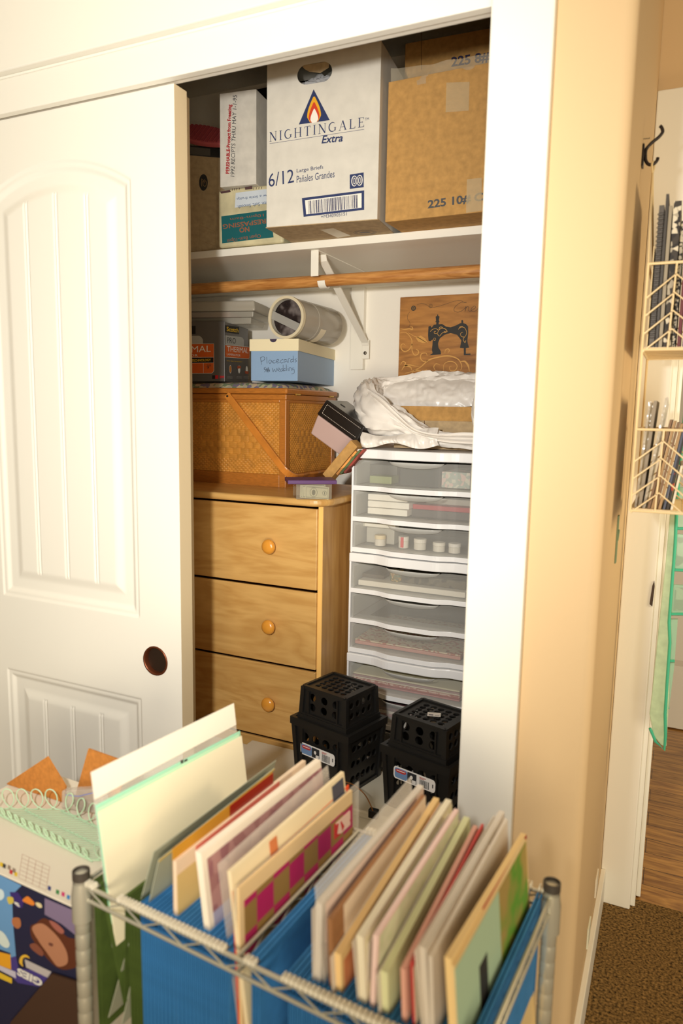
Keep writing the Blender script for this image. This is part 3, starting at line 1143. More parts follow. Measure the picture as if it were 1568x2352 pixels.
# ================================================================== chest of drawers
M_maple = wood('maple', (214, 170, 102), (192, 144, 78), scale=(1.6, 10, 10), amount=5, rough=0.38, coat=0.15)
M_maple_v = wood('maple_side', (198, 152, 88), (174, 126, 66), scale=(14, 10, 1.4), amount=4, rough=0.45, coat=0.1)
M_edge = mat('maple_edge', (244, 194, 112), 0.4, 0.4)
M_knob = mat('knob_varnish', (224, 152, 56), 0.2, 0.6, coat=0.5)
FYD = 1.76
dz_top = at(727, 1166, Y=FYD).z
dxr = at(726, 1360, Y=FYD).x
cxr = at(739.5, 1400, Y=FYD + 0.012).x
W_DR = 0.74
t = thing('chest_of_drawers', 'maple chest of drawers with round wooden knobs', 'dresser', (cxr - W_DR / 2, FYD, 0.028))
hw = W_DR / 2
dep = 0.42
zt = dz_top - 0.028 + 0.003
slab = at(600, 1160, Y=FYD - 0.014).z
b = B()
b.box(-hw, -hw + 0.015, 0.012, dep, 0, zt); b.box(hw - 0.015, hw, 0.012, dep, 0, zt); b.box(-hw + 0.015, hw - 0.015, dep - 0.008, dep, 0.02, zt)
b.box(-hw + 0.015, hw - 0.015, 0.02, dep - 0.008, 0.06, 0.075); b.box(-hw + 0.015, hw - 0.015, 0.02, 0.035, 0.0, 0.06)
b.build('carcass', M_maple_v, t, bevel=0.001)
for xe in (hw - 0.0145, -hw + 0.0005):
    b = B(); b.box(xe, xe + 0.014, 0.0105, 0.0118, 0.001, zt - 0.001)
    b.build('edge_strip', M_edge, t)
# top with rounded corners and nose
rc = 0.06
ox = 0.022
pts = []
for cx, cy, a0 in ((hw + ox - rc, -0.018 + rc, -90), (hw + ox, dep, 0), (-hw - ox, dep, 90), (-hw - ox + rc, -0.018 + rc, 180)):
    if cy == dep:
        pts.append((cx, cy))
    else:
        pts += [(cx + rc * math.cos(RAD(a0 + k * 10)), cy + rc * math.sin(RAD(a0 + k * 10))) for k in range(10)]
pts = [pts[i] for i in range(len(pts))]
order = pts[0:10] + [pts[10]] + [pts[11]] + pts[12:]
b = B(); b.prism(order, zt, zt + 0.021, 'z')
b.build('dresser_top', M_maple, t, bevel=0.008, seg=4)
DTOP = 0.028 + zt + 0.021
zg1, zg2 = at(725, 1360, Y=FYD).z - 0.028, at(724, 1543, Y=FYD).z - 0.028
pit = (zt - 0.006 - zg2) / 2
pit = zg1 - zg2
top = zt - 0.004
zz = [top, zg1, zg2, zg2 - pit, 0.075]
knobx = at(616, 1256, Y=FYD - 0.02).x - (cxr - hw)
for i in range(4):
    b = B(); b.box(-hw + 0.019, dxr - (cxr - hw), 0.0, 0.010, zz[i + 1] + 0.0035, zz[i] - 0.0035)
    b.box(-hw + 0.03, hw - 0.03, 0.010, dep - 0.05, zz[i + 1] + 0.012, zz[i] - 0.04)
    dr = b.build('drawer', M_maple, t, bevel=0.0025, seg=2)
    kz = at(616, (1256, 1441, 1619, 1790)[i], Y=FYD - 0.02).z - 0.028
    for kx in (knobx, -knobx):
        b = B(); b.lathe([(0.0075, 0), (0.007, 0.007), (0.010, 0.011), (0.0195, 0.015), (0.0215, 0.020), (0.0195, 0.025), (0.012, 0.029), (0.0002, 0.030)], 28,
                         Matrix.Translation((kx, 0.0002, kz)) @ Matrix.Rotation(RAD(90), 4, 'X'))
        b.build('knob', M_knob, dr, smooth=True)

# ================================================================== plastic drawer units
M_wp = mat('white_plastic', (240, 240, 240), 0.35, 0.5)
M_frost = haze('frosted_plastic', (236, 234, 228), 0.86, 0.35)
M_grip = haze('grip_plastic', (226, 226, 222), 0.45, 0.2)
FYU = 1.885
ux0 = at(805, 1200, Y=FYU).x
uz = [at(812, 1030, Y=FYU).z, at(803, 1271, Y=FYU).z, at(790, 1495, Y=FYU).z]
UP = (uz[0] - uz[2]) / 2
UW, UD = 0.395, 0.42
UTOP = uz[0]


def bow(x):
    """front plan curve: flat ends, a low plateau in the middle; x in 0..1"""
    q = abs(2 * x - 1)
    if q > 0.62:
        return 0.0
    if q < 0.3:
        return 1.0
    k = (0.62 - q) / 0.32
    return k * k * (3 - 2 * k)


BOW = 0.016


def make_unit():
    t = thing('drawer_unit', 'white three-drawer plastic unit', 'drawer unit', (ux0, FYU, 0))
    H_ = UP - 0.001
    b = B()
    b.box(0, 0.006, 0.0, UD, 0, H_ - 0.02); b.box(UW - 0.006, UW, 0.0, UD, 0, H_ - 0.02); b.box(0.006, UW - 0.006, UD - 0.004, UD, 0, H_ - 0.02)
    b.build('cabinet_frame', M_wp, t, bevel=0.0015)

    def rail(z0, z1, y1, over=0.0):
        n = 40
        vs, fs = [], []
        for i in range(n + 1):
            x = i / n
            y0 = -BOW * bow(x) - over
            X = 0.006 * (over == 0) + (UW - 0.012 * (over == 0)) * x
            vs += [(X, y0, z0), (X, y0, z1), (X, y1, z1), (X, y1, z0)]
        for i in range(n):
            for j in range(4):
                fs.append((4 * i + j, 4 * i + (j + 1) % 4, 4 * i + 4 + (j + 1) % 4, 4 * i + 4 + j))
        fs += [(0, 1, 2, 3), (4 * n + 3, 4 * n + 2, 4 * n + 1, 4 * n)]
        b = B(); b.add(vs, fs)
        return b
    rail(H_ - 0.026, H_, UD, over=0.003).build('top_panel', M_wp, t, bevel=0.003, seg=2)
    dh = (H_ - 0.026 - 0.004) / 3
    for k in range(3):
        z0 = 0.002 + k * dh
        rail(z0, z0 + 0.014, 0.05).build('front_rail', M_wp, t, bevel=0.001)
        fz0, fz1 = z0 + 0.0145, z0 + dh - 0.003
        n = 40
        b = B()
        vs, fs = [], []
        for i in range(n + 1):
            x = i / n
            X = 0.009 + (UW - 0.018) * x
            yy = -BOW * bow(x) + 0.003
            cut = 0.012 * math.sqrt(max(0, 1 - ((x - 0.5) / 0.21) ** 2)) if abs(x - 0.5) < 0.21 else 0
            vs += [(X, yy, fz0), (X, yy, fz1 - cut), (X, yy + 0.002, fz1 - cut), (X, yy + 0.002, fz0)]
        for i in range(n):
            for j in range(4):
                fs.append((4 * i + j, 4 * i + (j + 1) % 4, 4 * i + 4 + (j + 1) % 4, 4 * i + 4 + j))
        fs += [(0, 1, 2, 3), (4 * n + 3, 4 * n + 2, 4 * n + 1, 4 * n)]
        b.add(vs, fs)
        b.box(0.010, 0.012, 0.01, UD - 0.02, fz0, fz1 - 0.012); b.box(UW - 0.012, UW - 0.010, 0.01, UD - 0.02, fz0, fz1 - 0.012)
        b.box(0.012, UW - 0.012, UD - 0.022, UD - 0.02, fz0, fz1 - 0.012)
        b.box(0.012, UW - 0.012, 0.006, UD - 0.022, fz0, fz0 + 0.002)
        dr = b.build('drawer', M_frost, t)
        # the scooped grip at the top edge
        b = B()
        n = 24
        vs, fs = [], []
        m_ = 7
        for i in range(n + 1):
            x = 0.5 + 0.21 * (2 * i / n - 1)
            q = math.sqrt(max(0, 1 - ((x - 0.5) / 0.21) ** 2))
            X = 0.009 + (UW - 0.018) * x
            yy = -BOW * bow(x) + 0.003
            for j in range(m_):
                s_ = j / (m_ - 1)
                vs.append((X, yy - 0.014 * math.sin(math.pi * s_ * 0.5) * q * (1 if s_ < 1 else 1), fz1 - 0.017 * q * (1 - s_) + 0.000))
        for i in range(n):
            for j in range(m_ - 1):
                a = i * m_ + j
                fs.append((a, a + 1, a + m_ + 1, a + m_))
        b.add(vs, fs)
        b.build('drawer_grip', M_grip, dr, smooth=True, solid=0.0015)
    return t


u1 = make_unit()
u1.location.z = UTOP - UP
u1['label'] = 'top white drawer unit of the stack, under the plastic bag'
u2 = copy_tree(u1, (ux0 - 0.001, FYU - 0.002, UTOP - 2 * UP), 'second white drawer unit of the stack, one drawer empty')
u3 = copy_tree(u1, (ux0 - 0.002, FYU - 0.004, UTOP - 3 * UP), 'third white drawer unit from the top, behind the black crates')
u4 = copy_tree(u1, (ux0 - 0.003, FYU - 0.004, UTOP - 4 * UP), 'lowest white drawer unit, hidden down behind the black crates')
for u_ in (u1, u2, u3, u4):
    u_['group'] = 'stacked white drawer units'
if UTOP - 4 * UP > 0.0285:
    b = B(); b.box(ux0, ux0 + UW, FYU, FYU + UD, 0.028, UTOP - 4 * UP - 0.0005)
    tag(b.build('base_board', M_wp), 'white board on the closet floor under the drawer units', 'board')

# ---- what shows inside the drawers


def dfloor(unit, k):
    """height of the inside floor of drawer k (0 lowest) of a unit"""
    return unit.location.z + 0.002 + k * ((UP - 0.031) / 3) + 0.0145 + 0.0025


def inside(name, label, cat, unit, k, pxl, pxr, y0, dep, hgt, m, lift=0.0, group=None, bevel=0.002, yaw=0.0):
    z = dfloor(unit, k) + lift
    xa, xb = at(pxl, 1200, Y=y0).x, at(pxr, 1200, Y=y0).x
    b = B(); b.box(-(xb - xa) / 2, (xb - xa) / 2, 0, dep, 0, hgt)
    o = b.build(name, m, bevel=bevel)
    o.location = ((xa + xb) / 2, y0, z + 0.0003)
    o.rotation_euler.z = yaw
    tag(o, label, cat, group)
    return o


Y1 = FYU + 0.03
inside('black_box', 'black box filling the middle of the top drawer', 'box', u1, 2, 915, 1004, Y1 + 0.005, 0.2, 0.062, flat((50, 54, 54)))
inside('dark_case', 'dark grey case at the left of the top drawer', 'case', u1, 2, 838, 908, Y1 + 0.09, 0.2, 0.05, flat((92, 92, 88)))
inside('green_tin', 'flat green tin lying in front in the top drawer', 'tin', u1, 2, 846, 896, Y1 + 0.02, 0.06, 0.022, flat((150, 160, 110)))
inside('pastel_pack', 'pale pack of pastels at the right of the top drawer', 'pack', u1, 2, 1010, 1075, Y1 + 0.02, 0.2, 0.045, spots('pastel_pack_print', [(210, 206, 190), (170, 180, 170), (216, 190, 182)], 110))
for k in range(3):
    inside('paper_pad', 'white pad in the second drawer, %s of its stack' % ('lowest', 'middle', 'topmost')[k], 'pad', u1, 1, 843, 934 + (k == 1) * 4, Y1 + 0.006 * k, 0.1, 0.018, flat((244, 240, 230)),
           lift=0.003 + k * 0.0195, group='white pads in the second drawer')
inside('grey_case', 'dark grey case under the red one in the second drawer', 'case', u1, 1, 944, 1078, Y1 + 0.03, 0.2, 0.022, flat((80, 74, 74)))
inside('red_case', 'slim red case lying in the second drawer', 'case', u1, 1, 946, 1079, Y1 + 0.03, 0.2, 0.014, flat((176, 44, 58)), lift=0.0225)
inside('grey_pad', 'beige grey pad on the red case in the second drawer', 'pad', u1, 1, 976, 1080, Y1 + 0.06, 0.15, 0.017, flat((176, 170, 158)), lift=0.037)
inside('white_stick', 'long white stick behind the jars in the third drawer', 'stick', u1, 0, 833, 908, Y1 + 0.05, 0.03, 0.012, flat((246, 240, 226)), lift=0.046)
inside('small_box', 'grey white box under the long stick in the third drawer', 'box', u1, 0, 842, 906, Y1 + 0.045, 0.08, 0.0455, flat((186, 182, 172)), lift=0.0)
jar_w = [(892, 'cream lidded jar'), (927, 'white jar with a red label'), (964, 'wide white jar')]
z = dfloor(u1, 0)
jars = [(874, 0.016, 0.03, (232, 214, 176), 'small cream jar at the left of the row in the third drawer'), (928, 0.0145, 0.032, (232, 226, 216), 'jar with a red band on its front in the third drawer'),
        (966, 0.0175, 0.03, (238, 232, 220), 'wide white jar next to the red-banded one in the third drawer'), (1010, 0.017, 0.025, (236, 230, 218), 'low white jar, second from the casing in the third drawer'),
        (1046, 0.0165, 0.026, (236, 232, 224), 'low white jar beside the casing in the third drawer')]
for px, r, hh, c, lab in jars:
    x = at(px, 1200, Y=Y1 + 0.02).x
    t = thing('paint_jar', lab, 'jar', (x, Y1 + 0.02, z + 0.0003), group='jars in the third drawer')
    b = B(); b.lathe([(r, 0), (r, hh * 0.6), (r * 0.9, hh * 0.64)], 20)
    b.build('jar_body', flat((224, 218, 206)), t, smooth=False)
    b = B(); b.lathe([(r * 1.04, hh * 0.65), (r * 1.04, hh), (r * 0.9, hh + 0.001)], 20)
    b.build('jar_lid', flat(c), t)
    if px == 928:
        b = B(); b.box(-0.004, 0.005, -r * 1.06, -r * 0.9, 0.002, hh)
        b.build('red_band', flat((214, 40, 56)), t)
inside('paper_stack', 'stack of white paper in the fourth drawer', 'paper stack', u2, 2, 825, 1075, Y1 - 0.004, 0.3, 0.016, flat((230, 224, 212)))
inside('patterned_case', 'dark patterned case on the paper in the fourth drawer', 'case', u2, 2, 925, 1075, Y1 + 0.02, 0.24, 0.024, spots('dark_print', [(70, 66, 54), (96, 88, 70), (52, 50, 44)], 60), lift=0.017)
inside('black_pad', 'short black pad on the paper at the left of the fourth drawer', 'pad', u2, 2, 834, 884, Y1 + 0.03, 0.14, 0.012, flat((80, 72, 64)), lift=0.017)
b = B(); b.lathe([(0.019, 0), (0.021, 0.008), (0.021, 0.026), (0.019, 0.032)], 20)
o = b.build('glitter_jar', spots('glitter', [(150, 120, 70), (110, 100, 60), (90, 110, 90), (190, 160, 110)], 240, 0.3))
o.location = (at(912, 1300, Y=Y1 + 0.035).x - 0.0, Y1 + 0.035, dfloor(u2, 2) + 0.0175)
tag(o, 'small glittery jar on the paper in the fourth drawer', 'jar')
inside('paper_pad', 'pink edged pad under the flowered sheet in the sixth drawer', 'pad', u2, 0, 820, 1070, Y1 - 0.004, 0.3, 0.010, flat((206, 150, 140)))
inside('flowered_paper', 'cream sheet printed with rust flowers in the sixth drawer', 'paper', u2, 0, 820, 1070, Y1 - 0.002, 0.3, 0.004, spots('rust_flowers', [(222, 208, 180), (224, 210, 184), (190, 122, 106), (222, 206, 178), (216, 200, 170), (150, 128, 100)], 130), lift=0.0105)
for k in range(6):
    inside('paper_pad', ('pink pad lowest in the seventh drawer', 'dull red pad second from below in the seventh drawer', 'dotted pink pad in the seventh drawer', 'cream pad above the dotted one in the seventh drawer',
                         'mauve sheet near the top of the pile in the seventh drawer', 'pale cream sheet on top of the pile in the seventh drawer')[k], 'pad', u3, 2, 812 + k, 1072, Y1 - 0.006 + 0.004 * (k % 2), 0.3, 0.005,
           [flat((196, 130, 130)), flat((186, 96, 90)), spots('dotted_pink', [(226, 190, 176), (190, 120, 110)], 160), flat((236, 226, 204)), flat((176, 140, 140)), flat((232, 224, 190))][k], lift=0.0052 * k)
for k in range(3):
    inside('paper_pad', ('mauve pad lowest in the eighth drawer', 'cream pad in the middle of the eighth drawer', 'plum pad on top in the eighth drawer')[k], 'pad', u3, 1, 842, 1065, Y1, 0.3, 0.009,
           [flat((170, 120, 120)), flat((220, 206, 190)), flat((120, 84, 84))][k], lift=0.0095 * k)

# ================================================================== woven basket on the chest
M_frame = mat('basket_frame', (180, 112, 44), 0.35, 0.5, noise_amt=0.12, noise_scale=30, stretch=(2, 20, 20), coat=0.3)
M_weave = mat('basket_weave', (200, 138, 58), 0.45, 0.4, noise_amt=0.10, noise_scale=40)
M_handle = mat('basket_handle', (200, 126, 50), 0.3, 0.5, noise_amt=0.1, noise_scale=20, coat=0.4)
BYF = 1.973
bx1 = at(656, 1050, Y=BYF).x
bx0 = bx1 - 0.42
bz0, bz1 = at(655, 1122, Y=BYF).z, at(655, 918, Y=BYF).z
lz0, lz1 = at(655, 905, Y=BYF).z, at(655, 891, Y=BYF - 0.006).z
BD = 0.355
footz = DTOP
t = thing('sewing_basket', 'woven basket with wood frame and padded floral lid', 'basket', (bx0, BYF, DTOP))
Wb = bx1 - bx0
Z = lambda z: z - DTOP
b = B()
pt = 0.024
for x in (0, Wb - pt):
    for y in (0, BD - pt):
        b.box(x, x + pt, y, y + pt, Z(bz0), Z(bz1))
zt0, zb1 = Z(at(655, 922, Y=BYF).z), Z(at(655, 1092, Y=BYF).z)
for y in (0.002, BD - 0.014):
    b.box(pt, Wb - pt, y, y + 0.012, zt0 - 0.004, Z(bz1)); b.box(pt, Wb - pt, y, y + 0.012, Z(bz0), zb1)
for x in (0.002, Wb - 0.014):
    b.box(x, x + 0.012, pt, BD - pt, zt0 - 0.004, Z(bz1)); b.box(x, x + 0.012, pt, BD - pt, Z(bz0), zb1)
b.box(-0.001, Wb + 0.001, -0.001, BD + 0.001, Z(bz1), Z(lz0) - 0.001)
b.box(0.01, Wb - 0.01, 0.01, BD - 0.01, Z(bz0) + 0.004, Z(bz0) + 0.010)
b.build('basket_frame', M_frame, t, bevel=0.002)
for x in (0.004, Wb - pt + 0.002):
    for y in (0.003, BD - pt):
        b = B(); b.hexa([(x + 0.004, y + 0.004, 0), (x + 0.015, y + 0.004, 0), (x + 0.015, y + 0.015, 0), (x + 0.004, y + 0.015, 0)],
                        [(x, y, Z(bz0)), (x + 0.019, y, Z(bz0)), (x + 0.019, y + 0.019, Z(bz0)), (x, y + 0.019, Z(bz0))])
        b.build('foot', M_frame, t, bevel=0.001)


def weave(x, z, half_w):
    """height of a checker weave: narrow rows at the rim, wide blocks in the middle"""
    row = 0.0066
    j = math.floor(z / row)
    fz = (z / row) - j
    wide = abs(x - half_w) < half_w * 0.62 and 0.045 < z < 0.145
    per = 0.030 if wide else 0.015
    blk = 3 if wide else 1
    off = 0.5 if (j // blk) % 2 else 0.0
    fx = (x / per + off) % 1.0
    over = math.sin(math.pi * fx) ** 0.6
    return 0.0022 * over + 0.0018 * math.sin(math.pi * fz) ** 0.7 - 0.0004


b = B()
pw, ph = Wb - 2 * pt, zt0 - 0.004 - zb1
for side in ('front', 'right'):
    LL = pw if side == 'front' else BD - 2 * pt
    nx, nzz = int(LL / 0.0019), int(ph / 0.0013)
    if side == 'front':
        fn = lambda u, v, LL=LL: (pt + u * LL, 0.008 - weave(u * LL, v * ph, LL / 2), zb1 + v * ph)
    else:
        fn = lambda u, v, LL=LL: (Wb - 0.008 + weave(u * LL, v * ph, LL / 2), pt + u * LL, zb1 + v * ph)
    b.grid(fn, nx, nzz)
b.box(0.004, 0.007, pt, BD - pt, zb1, zb1 + ph); b.box(pt, Wb - pt, BD - 0.008, BD - 0.005, zb1, zb1 + ph)
b.build('woven_panel', M_weave, t)
b = B()
b.box(-0.004, Wb + 0.006, -0.006, BD + 0.004, Z(lz0), Z(lz1))
lid = b.build('lid', M_frame, t, bevel=0.005, seg=3)


def cush(u, v):
    e = (1 - (2 * u - 1) ** 4) * (1 - (2 * v - 1) ** 4)
    return (0.012 + u * (Wb - 0.018), 0.01 + v * (BD - 0.02), Z(lz1) + 0.0005 + 0.021 * max(0, e) ** 0.35 + 0.001 * noise.noise(Vector((u * 9, v * 9, 0))))


b = B(); b.grid(cush, 40, 30)
b.build('cushion', spots('floral_cloth', [(140, 142, 112), (190, 184, 150), (124, 114, 136), (204, 180, 150), (120, 134, 104), (176, 168, 146)], 80), lid, smooth=True)
CUSH = lz1 + 0.022
M_brass = mat('brass', (214, 180, 90), 0.3, 0.5, metal=0.8)
for py in (0.055, 0.30):
    b = B(); b.tube([(Wb + 0.005, py, Z(lz0)), (Wb + 0.005, py + 0.026, Z(lz0))], 0.003, 8)
    b.build('hinge', M_brass, lid)
# bent handle hanging down at the right side: arms along front and back faces, crossbar beyond the side
wt = Matrix.Translation((bx0, BYF, DTOP)).inverted()
a0 = wt @ at(524, 910, Y=BYF - 0.008)
a1 = wt @ at(622, 1040, Y=BYF - 0.008)
ad = (a1 - a0).normalized()
L_arm = (Wb + 0.020 - a0.x) / ad.x
path = []
rr = 0.045
for s_ in (-0.008, 0.1, 0.18, L_arm - rr - 0.02):
    path.append(a0 + ad * s_)
for k in range(1, 8):
    a = RAD(90 * k / 8)
    path.append(a0 + ad * (L_arm - rr + rr * math.sin(a)) + Vector((0, rr * (1 - math.cos(a)), 0)))
for k in range(12):
    y = rr + (BD + 0.016 - 2 * rr) * k / 11
    path.append(a0 + ad * L_arm + Vector((0.003 * math.sin(k * 1.7), y, 0.0)))
for k in range(1, 9):
    a = RAD(90 * k / 8)
    path.append(a0 + ad * (L_arm - rr + rr * math.cos(a)) + Vector((0, BD + 0.016 - rr + rr * math.sin(a), 0)))
path.append(a0 + ad * 0.1 + Vector((0, BD + 0.016, 0)))
path.append(a0 - ad * 0.008 + Vector((0, BD + 0.016, 0)))
nv = ad.cross(Vector((0, 1, 0)))
b = B(); b.ribbon([tuple(p) for p in path], nv, 0.023, 0.008)
b.build('carry_handle', M_handle, t, bevel=0.002)
b = B(); b.lathe([(0.0035, 0), (0.0035, 0.002), (0.0002, 0.003)], 14, Matrix.Translation(a0 + Vector((0, -0.0045, 0))) @ Matrix.Rotation(RAD(90), 4, 'X'))
b.build('rivet', mat('dark_steel', (70, 62, 54), 0.4, 0.5, metal=0.8), t)

# ================================================================== on the basket: shoe box, laminator box, bins
ZL = CUSH + 0.0005
M_lamgrey = mat('laminator_card', (92, 88, 84), 0.35, 0.5)
M, w, d, h = cbox((516, 738), (516, 877), 2.03, 0.34, 0.22, RAD(11.9), Z=ZL)
h = at(516, 738, Y=2.03).z - ZL
t = thing('laminator_box', 'dark grey laminator carton with orange panels on the basket lid', 'box', M=M)
b = B(); b.box(0, w, 0, d, 0, h)
b.build('carton_body', M_lamgrey, t, bevel=0.001)
FF = Ink(M, (0, 0, 0), (1, 0, 0), (0, 0, 1), 0.0004)
FR = Ink(M, (w, 0, 0), (0, 1, 0), (0, 0, 1), 0.0004)
# front face (mostly behind the door)
ORG = flat((206, 92, 24)); BLK = flat((24, 22, 20)); WHT = flat((232, 226, 214)); YEL = flat((226, 180, 30)); REDM = flat((196, 30, 40)); LGR = flat((168, 166, 158))
FF.poly([(400, 791), (491, 790), (491, 851), (489, 855), (486, 857), (400, 858)])
FR.poly([(517, 793), (573, 798), (573, 820), (571, 824), (517, 820)])
FF.build('orange_panel', ORG, t)
FR.build('orange_panel', ORG, t)
F2, R2 = FF.layer(0.0003), FR.layer(0.0003)
F2.poly([(400, 822), (490, 821), (490, 833), (400, 834)])
F2.poly([(400, 749), (449, 748.5), (449, 767), (400, 768)])
R2.poly([(517, 747), (549, 751), (549, 768), (517, 763)])
F2.build('black_panel', BLK, t)
R2.build('black_panel', BLK, t)
F3, R3 = FF.layer(0.0006), FR.layer(0.0006)
F3.text('THERMAL', (380, 811), (484, 808), (380, 797))
F3.text('LAMINATOR', (380, 819.5), (454.5, 819), (380, 814))
F3.stroke([(400, 790), (491, 789.5), (491, 851), (489, 855), (486, 857.3), (400, 858)], 0.001)
F3.stroke([(400, 821.3), (490, 820.6)], 0.0008); F3.stroke([(400, 834.3), (490, 833.6)], 0.0008); F3.stroke([(467, 834), (467, 857)], 0.0008)
R3.text('THERMAL', (521.5, 807), (570, 811.5), (521.5, 794.5))
R3.text('LAMINATOR', (521, 816), (552, 819), (521, 811))
R3.stroke([(517, 792), (573, 797)], 0.001); R3.stroke([(573, 797), (573, 820), (571, 824), (517, 820.3)], 0.001)
for cx, cy in ((529, 848), (549, 848.5), (566.5, 849.5)):
    RC = FR.layer(0.0006)
    RC.ellipse((cx, cy), 0.0105, 0.0135)
    RC.build('printed_disc', WHT, t)
for yy in (865, 868):
    for xx_ in (522, 543, 560):
        R3.stroke([(xx_, yy), (xx_ + 12, yy + 0.8)], 0.0004)
F3.build('printed_lettering', WHT, t)
R3.build('printed_lettering', WHT, t)
R4 = FR.layer(0.0009)
R4.ellipse((529, 848), 0.009, 0.012)
R4.build('printed_picture', flat((206, 130, 60)), t)
R5 = FR.layer(0.0009)
R5.poly([(545, 840), (553, 841), (553, 846), (545, 847)])
R5.poly([(562, 852), (571, 853), (570, 859), (563, 858)])
R5.build('printed_picture', flat((180, 84, 50)), t)
F6, R6 = FF.layer(0.0006), FR.layer(0.0006)
R6.text('Scotch', (520.5, 760.5), (547.5, 764), (520.5, 750), bold=0.02)
R6.text('Fast, Easy Lamination!', (521, 830.5), (556, 833), (521, 827))
F6.text('TECHNOLOGY', (440, 831), (484, 829.5), (440, 825.5), bold=0.02)
F6.build('printed_lettering', YEL, t)
R6.build('printed_lettering', YEL, t)
R7 = FR.layer(0.0002)
R7.poly([(517, 770), (553, 774), (557, 776), (560, 781), (560, 796), (517, 792)])
F7 = FF.layer(0.0002)
F7.poly([(400, 772), (457, 771), (462, 774), (466, 780), (466, 790), (400, 791)])
R7.build('printed_picture', LGR, t)
F7.build('printed_picture', LGR, t)
R8 = R7.layer(0.0004)
R8.text('PRO', (521.5, 787.5), (541.5, 789.5), (521.5, 774.5))
F8 = FF.layer(0.0006)
F8.text('9"', (475, 848), (484, 847.5), (475, 839)); F8.text('UP TO', (475, 838), (484, 837.5), (475, 835.5))
F8.poly([(487, 862), (501, 861.5), (501, 869.5), (487, 870)])
R8.build('printed_lettering', BLK, t)
F8.build('printed_lettering', BLK, t)
F9 = FF.layer(0.0009)
F9.text('3M', (504, 869), (514.5, 868.7), (504, 863), bold=0.05)
F9.poly([(494, 862), (501, 861.5), (501, 869.5), (494, 870)])
F9.build('printed_lettering', REDM, t)
LAMTOP = ZL + h
# clear bin standing on the laminator carton
Mb = M @ Matrix.Translation((0.0, 0.055, h + 0.0008))
binx = (hit(592, 715, Mb.translation, (M.to_3x3() @ Vector((0, 1, 0)))) - Mb.translation).dot(M.to_3x3() @ Vector((1, 0, 0)))
binw = min(binx, w + 0.085)
M_clear = haze('clear_plastic', (200, 194, 180), 0.55, 0.25)
t = thing('storage_bin', 'translucent plastic bin with a deep lid on the laminator carton', 'bin', M=Mb)
zlid = at(595, 716, Y=2.12).z - LAMTOP
ztop = at(560, 693, Y=2.12).z - LAMTOP
bw_ = 0.30
b = B()
x0, x1 = binw - 0.33, binw
b.hexa([(x0 + 0.02, 0.02, 0.0), (x1 - 0.022, 0.02, 0.0), (x1 - 0.022, 0.15, 0.0), (x0 + 0.02, 0.15, 0.0)], [(x0 + 0.02, 0.016, 0.02), (x1 - 0.019, 0.016, 0.02), (x1 - 0.019, 0.155, 0.02), (x0 + 0.02, 0.155, 0.02)])
b.hexa([(x0 + 0.01, 0.010, 0.0201), (x1 - 0.010, 0.010, 0.0201), (x1 - 0.010, 0.16, 0.0201), (x0 + 0.01, 0.16, 0.0201)], [(x0 + 0.008, 0.008, zlid), (x1 - 0.008, 0.008, zlid), (x1 - 0.008, 0.162, zlid), (x0 + 0.008, 0.162, zlid)])
b.build('bin_body', M_clear, t, bevel=0.003)
b = B(); b.hexa([(x0, 0, zlid + 0.0005), (x1, 0, zlid + 0.0005), (x1, 0.17, zlid + 0.0005), (x0, 0.17, zlid + 0.0005)], [(x0 + 0.006, 0.006, ztop), (x1 - 0.006, 0.006, ztop), (x1 - 0.006, 0.164, ztop), (x0 + 0.006, 0.164, ztop)])
b.build('bin_lid', haze('bin_lid_plastic', (186, 178, 162), 0.3, 0.35), t, bevel=0.006, seg=3)
b = B(); b.box(x0 + 0.03, x1 - 0.1, 0.03, 0.14, 0.0225, 0.042)
o = b.build('folded_cloth', flat((150, 104, 86))); o.matrix_world = Mb
tag(o, 'reddish brown cloth lying inside the translucent bin', 'cloth')

# shoe box
yw = RAD(9)
M, w, d, h = cbox((683, 806), (683, 877), 2.0, (576, 850), (778, 840), yw, Z=ZL)
h = at(683, 778, Y=2.0).z - ZL
t = thing('shoe_box', 'blue shoe box with a cream lid and handwriting on its end', 'box', M=M)
lh = h - (at(683, 806, Y=2.0).z - ZL)
M_blue = mat('blue_box_card', (132, 160, 192), 0.4, 0.4)
b = B(); b.box(0, w, 0, d, 0, h - 0.004)
b.build('box_body', M_blue, t, bevel=0.0015)
b = B()
e = 0.0035
# lid rim with a thumb notch in front
nx0 = Ink(M, (0, -e, 0), (1, 0, 0), (0, 0, 1))
na, nb = nx0.ab((619, 781))[0], nx0.ab((635, 781))[0]
nc, nr = (na + nb) / 2, (nb - na) / 2
pts = [(-e, h - lh), (w + e, h - lh), (w + e, h), (nc + nr, h)] + [(nc + nr * math.cos(a), h - nr * math.sin(a) * 0.9) for a in [RAD(x) for x in range(15, 180, 15)]] + [(nc - nr, h), (-e, h)]
b.prism(pts, -e, -0.0005, 'y')
b.box(w + 0.0005, w + e, -0.0005, d + e, h - lh, h); b.box(-e, -0.0005, -0.0005, d + e, h - lh, h); b.box(-0.0005, w + 0.0005, d + 0.0005, d + e, h - lh, h)
b.box(-e + 0.001, w + e - 0.001, -0.0004, d + e - 0.001, h - 0.0035, h - 0.0002)
b.build('box_lid', mat('cream_lid_card', (226, 214, 178), 0.55, 0.3), t, bevel=0.0008)
n_ = B(); n_.prism([(nc + nr * 0.96 * math.cos(a), h - nr * 0.86 * math.sin(a)) for a in [RAD(x) for x in range(0, 181, 15)]], -0.0022, -0.0008, 'y')  # dark piece whose colour stands in for the shade inside the notch
n_.build('notch_shade', flat((56, 44, 66)), t)
F1 = Ink(M, (0, 0, 0), (1, 0, 0), (0, 0, 1))
ink = flat((26, 26, 34))


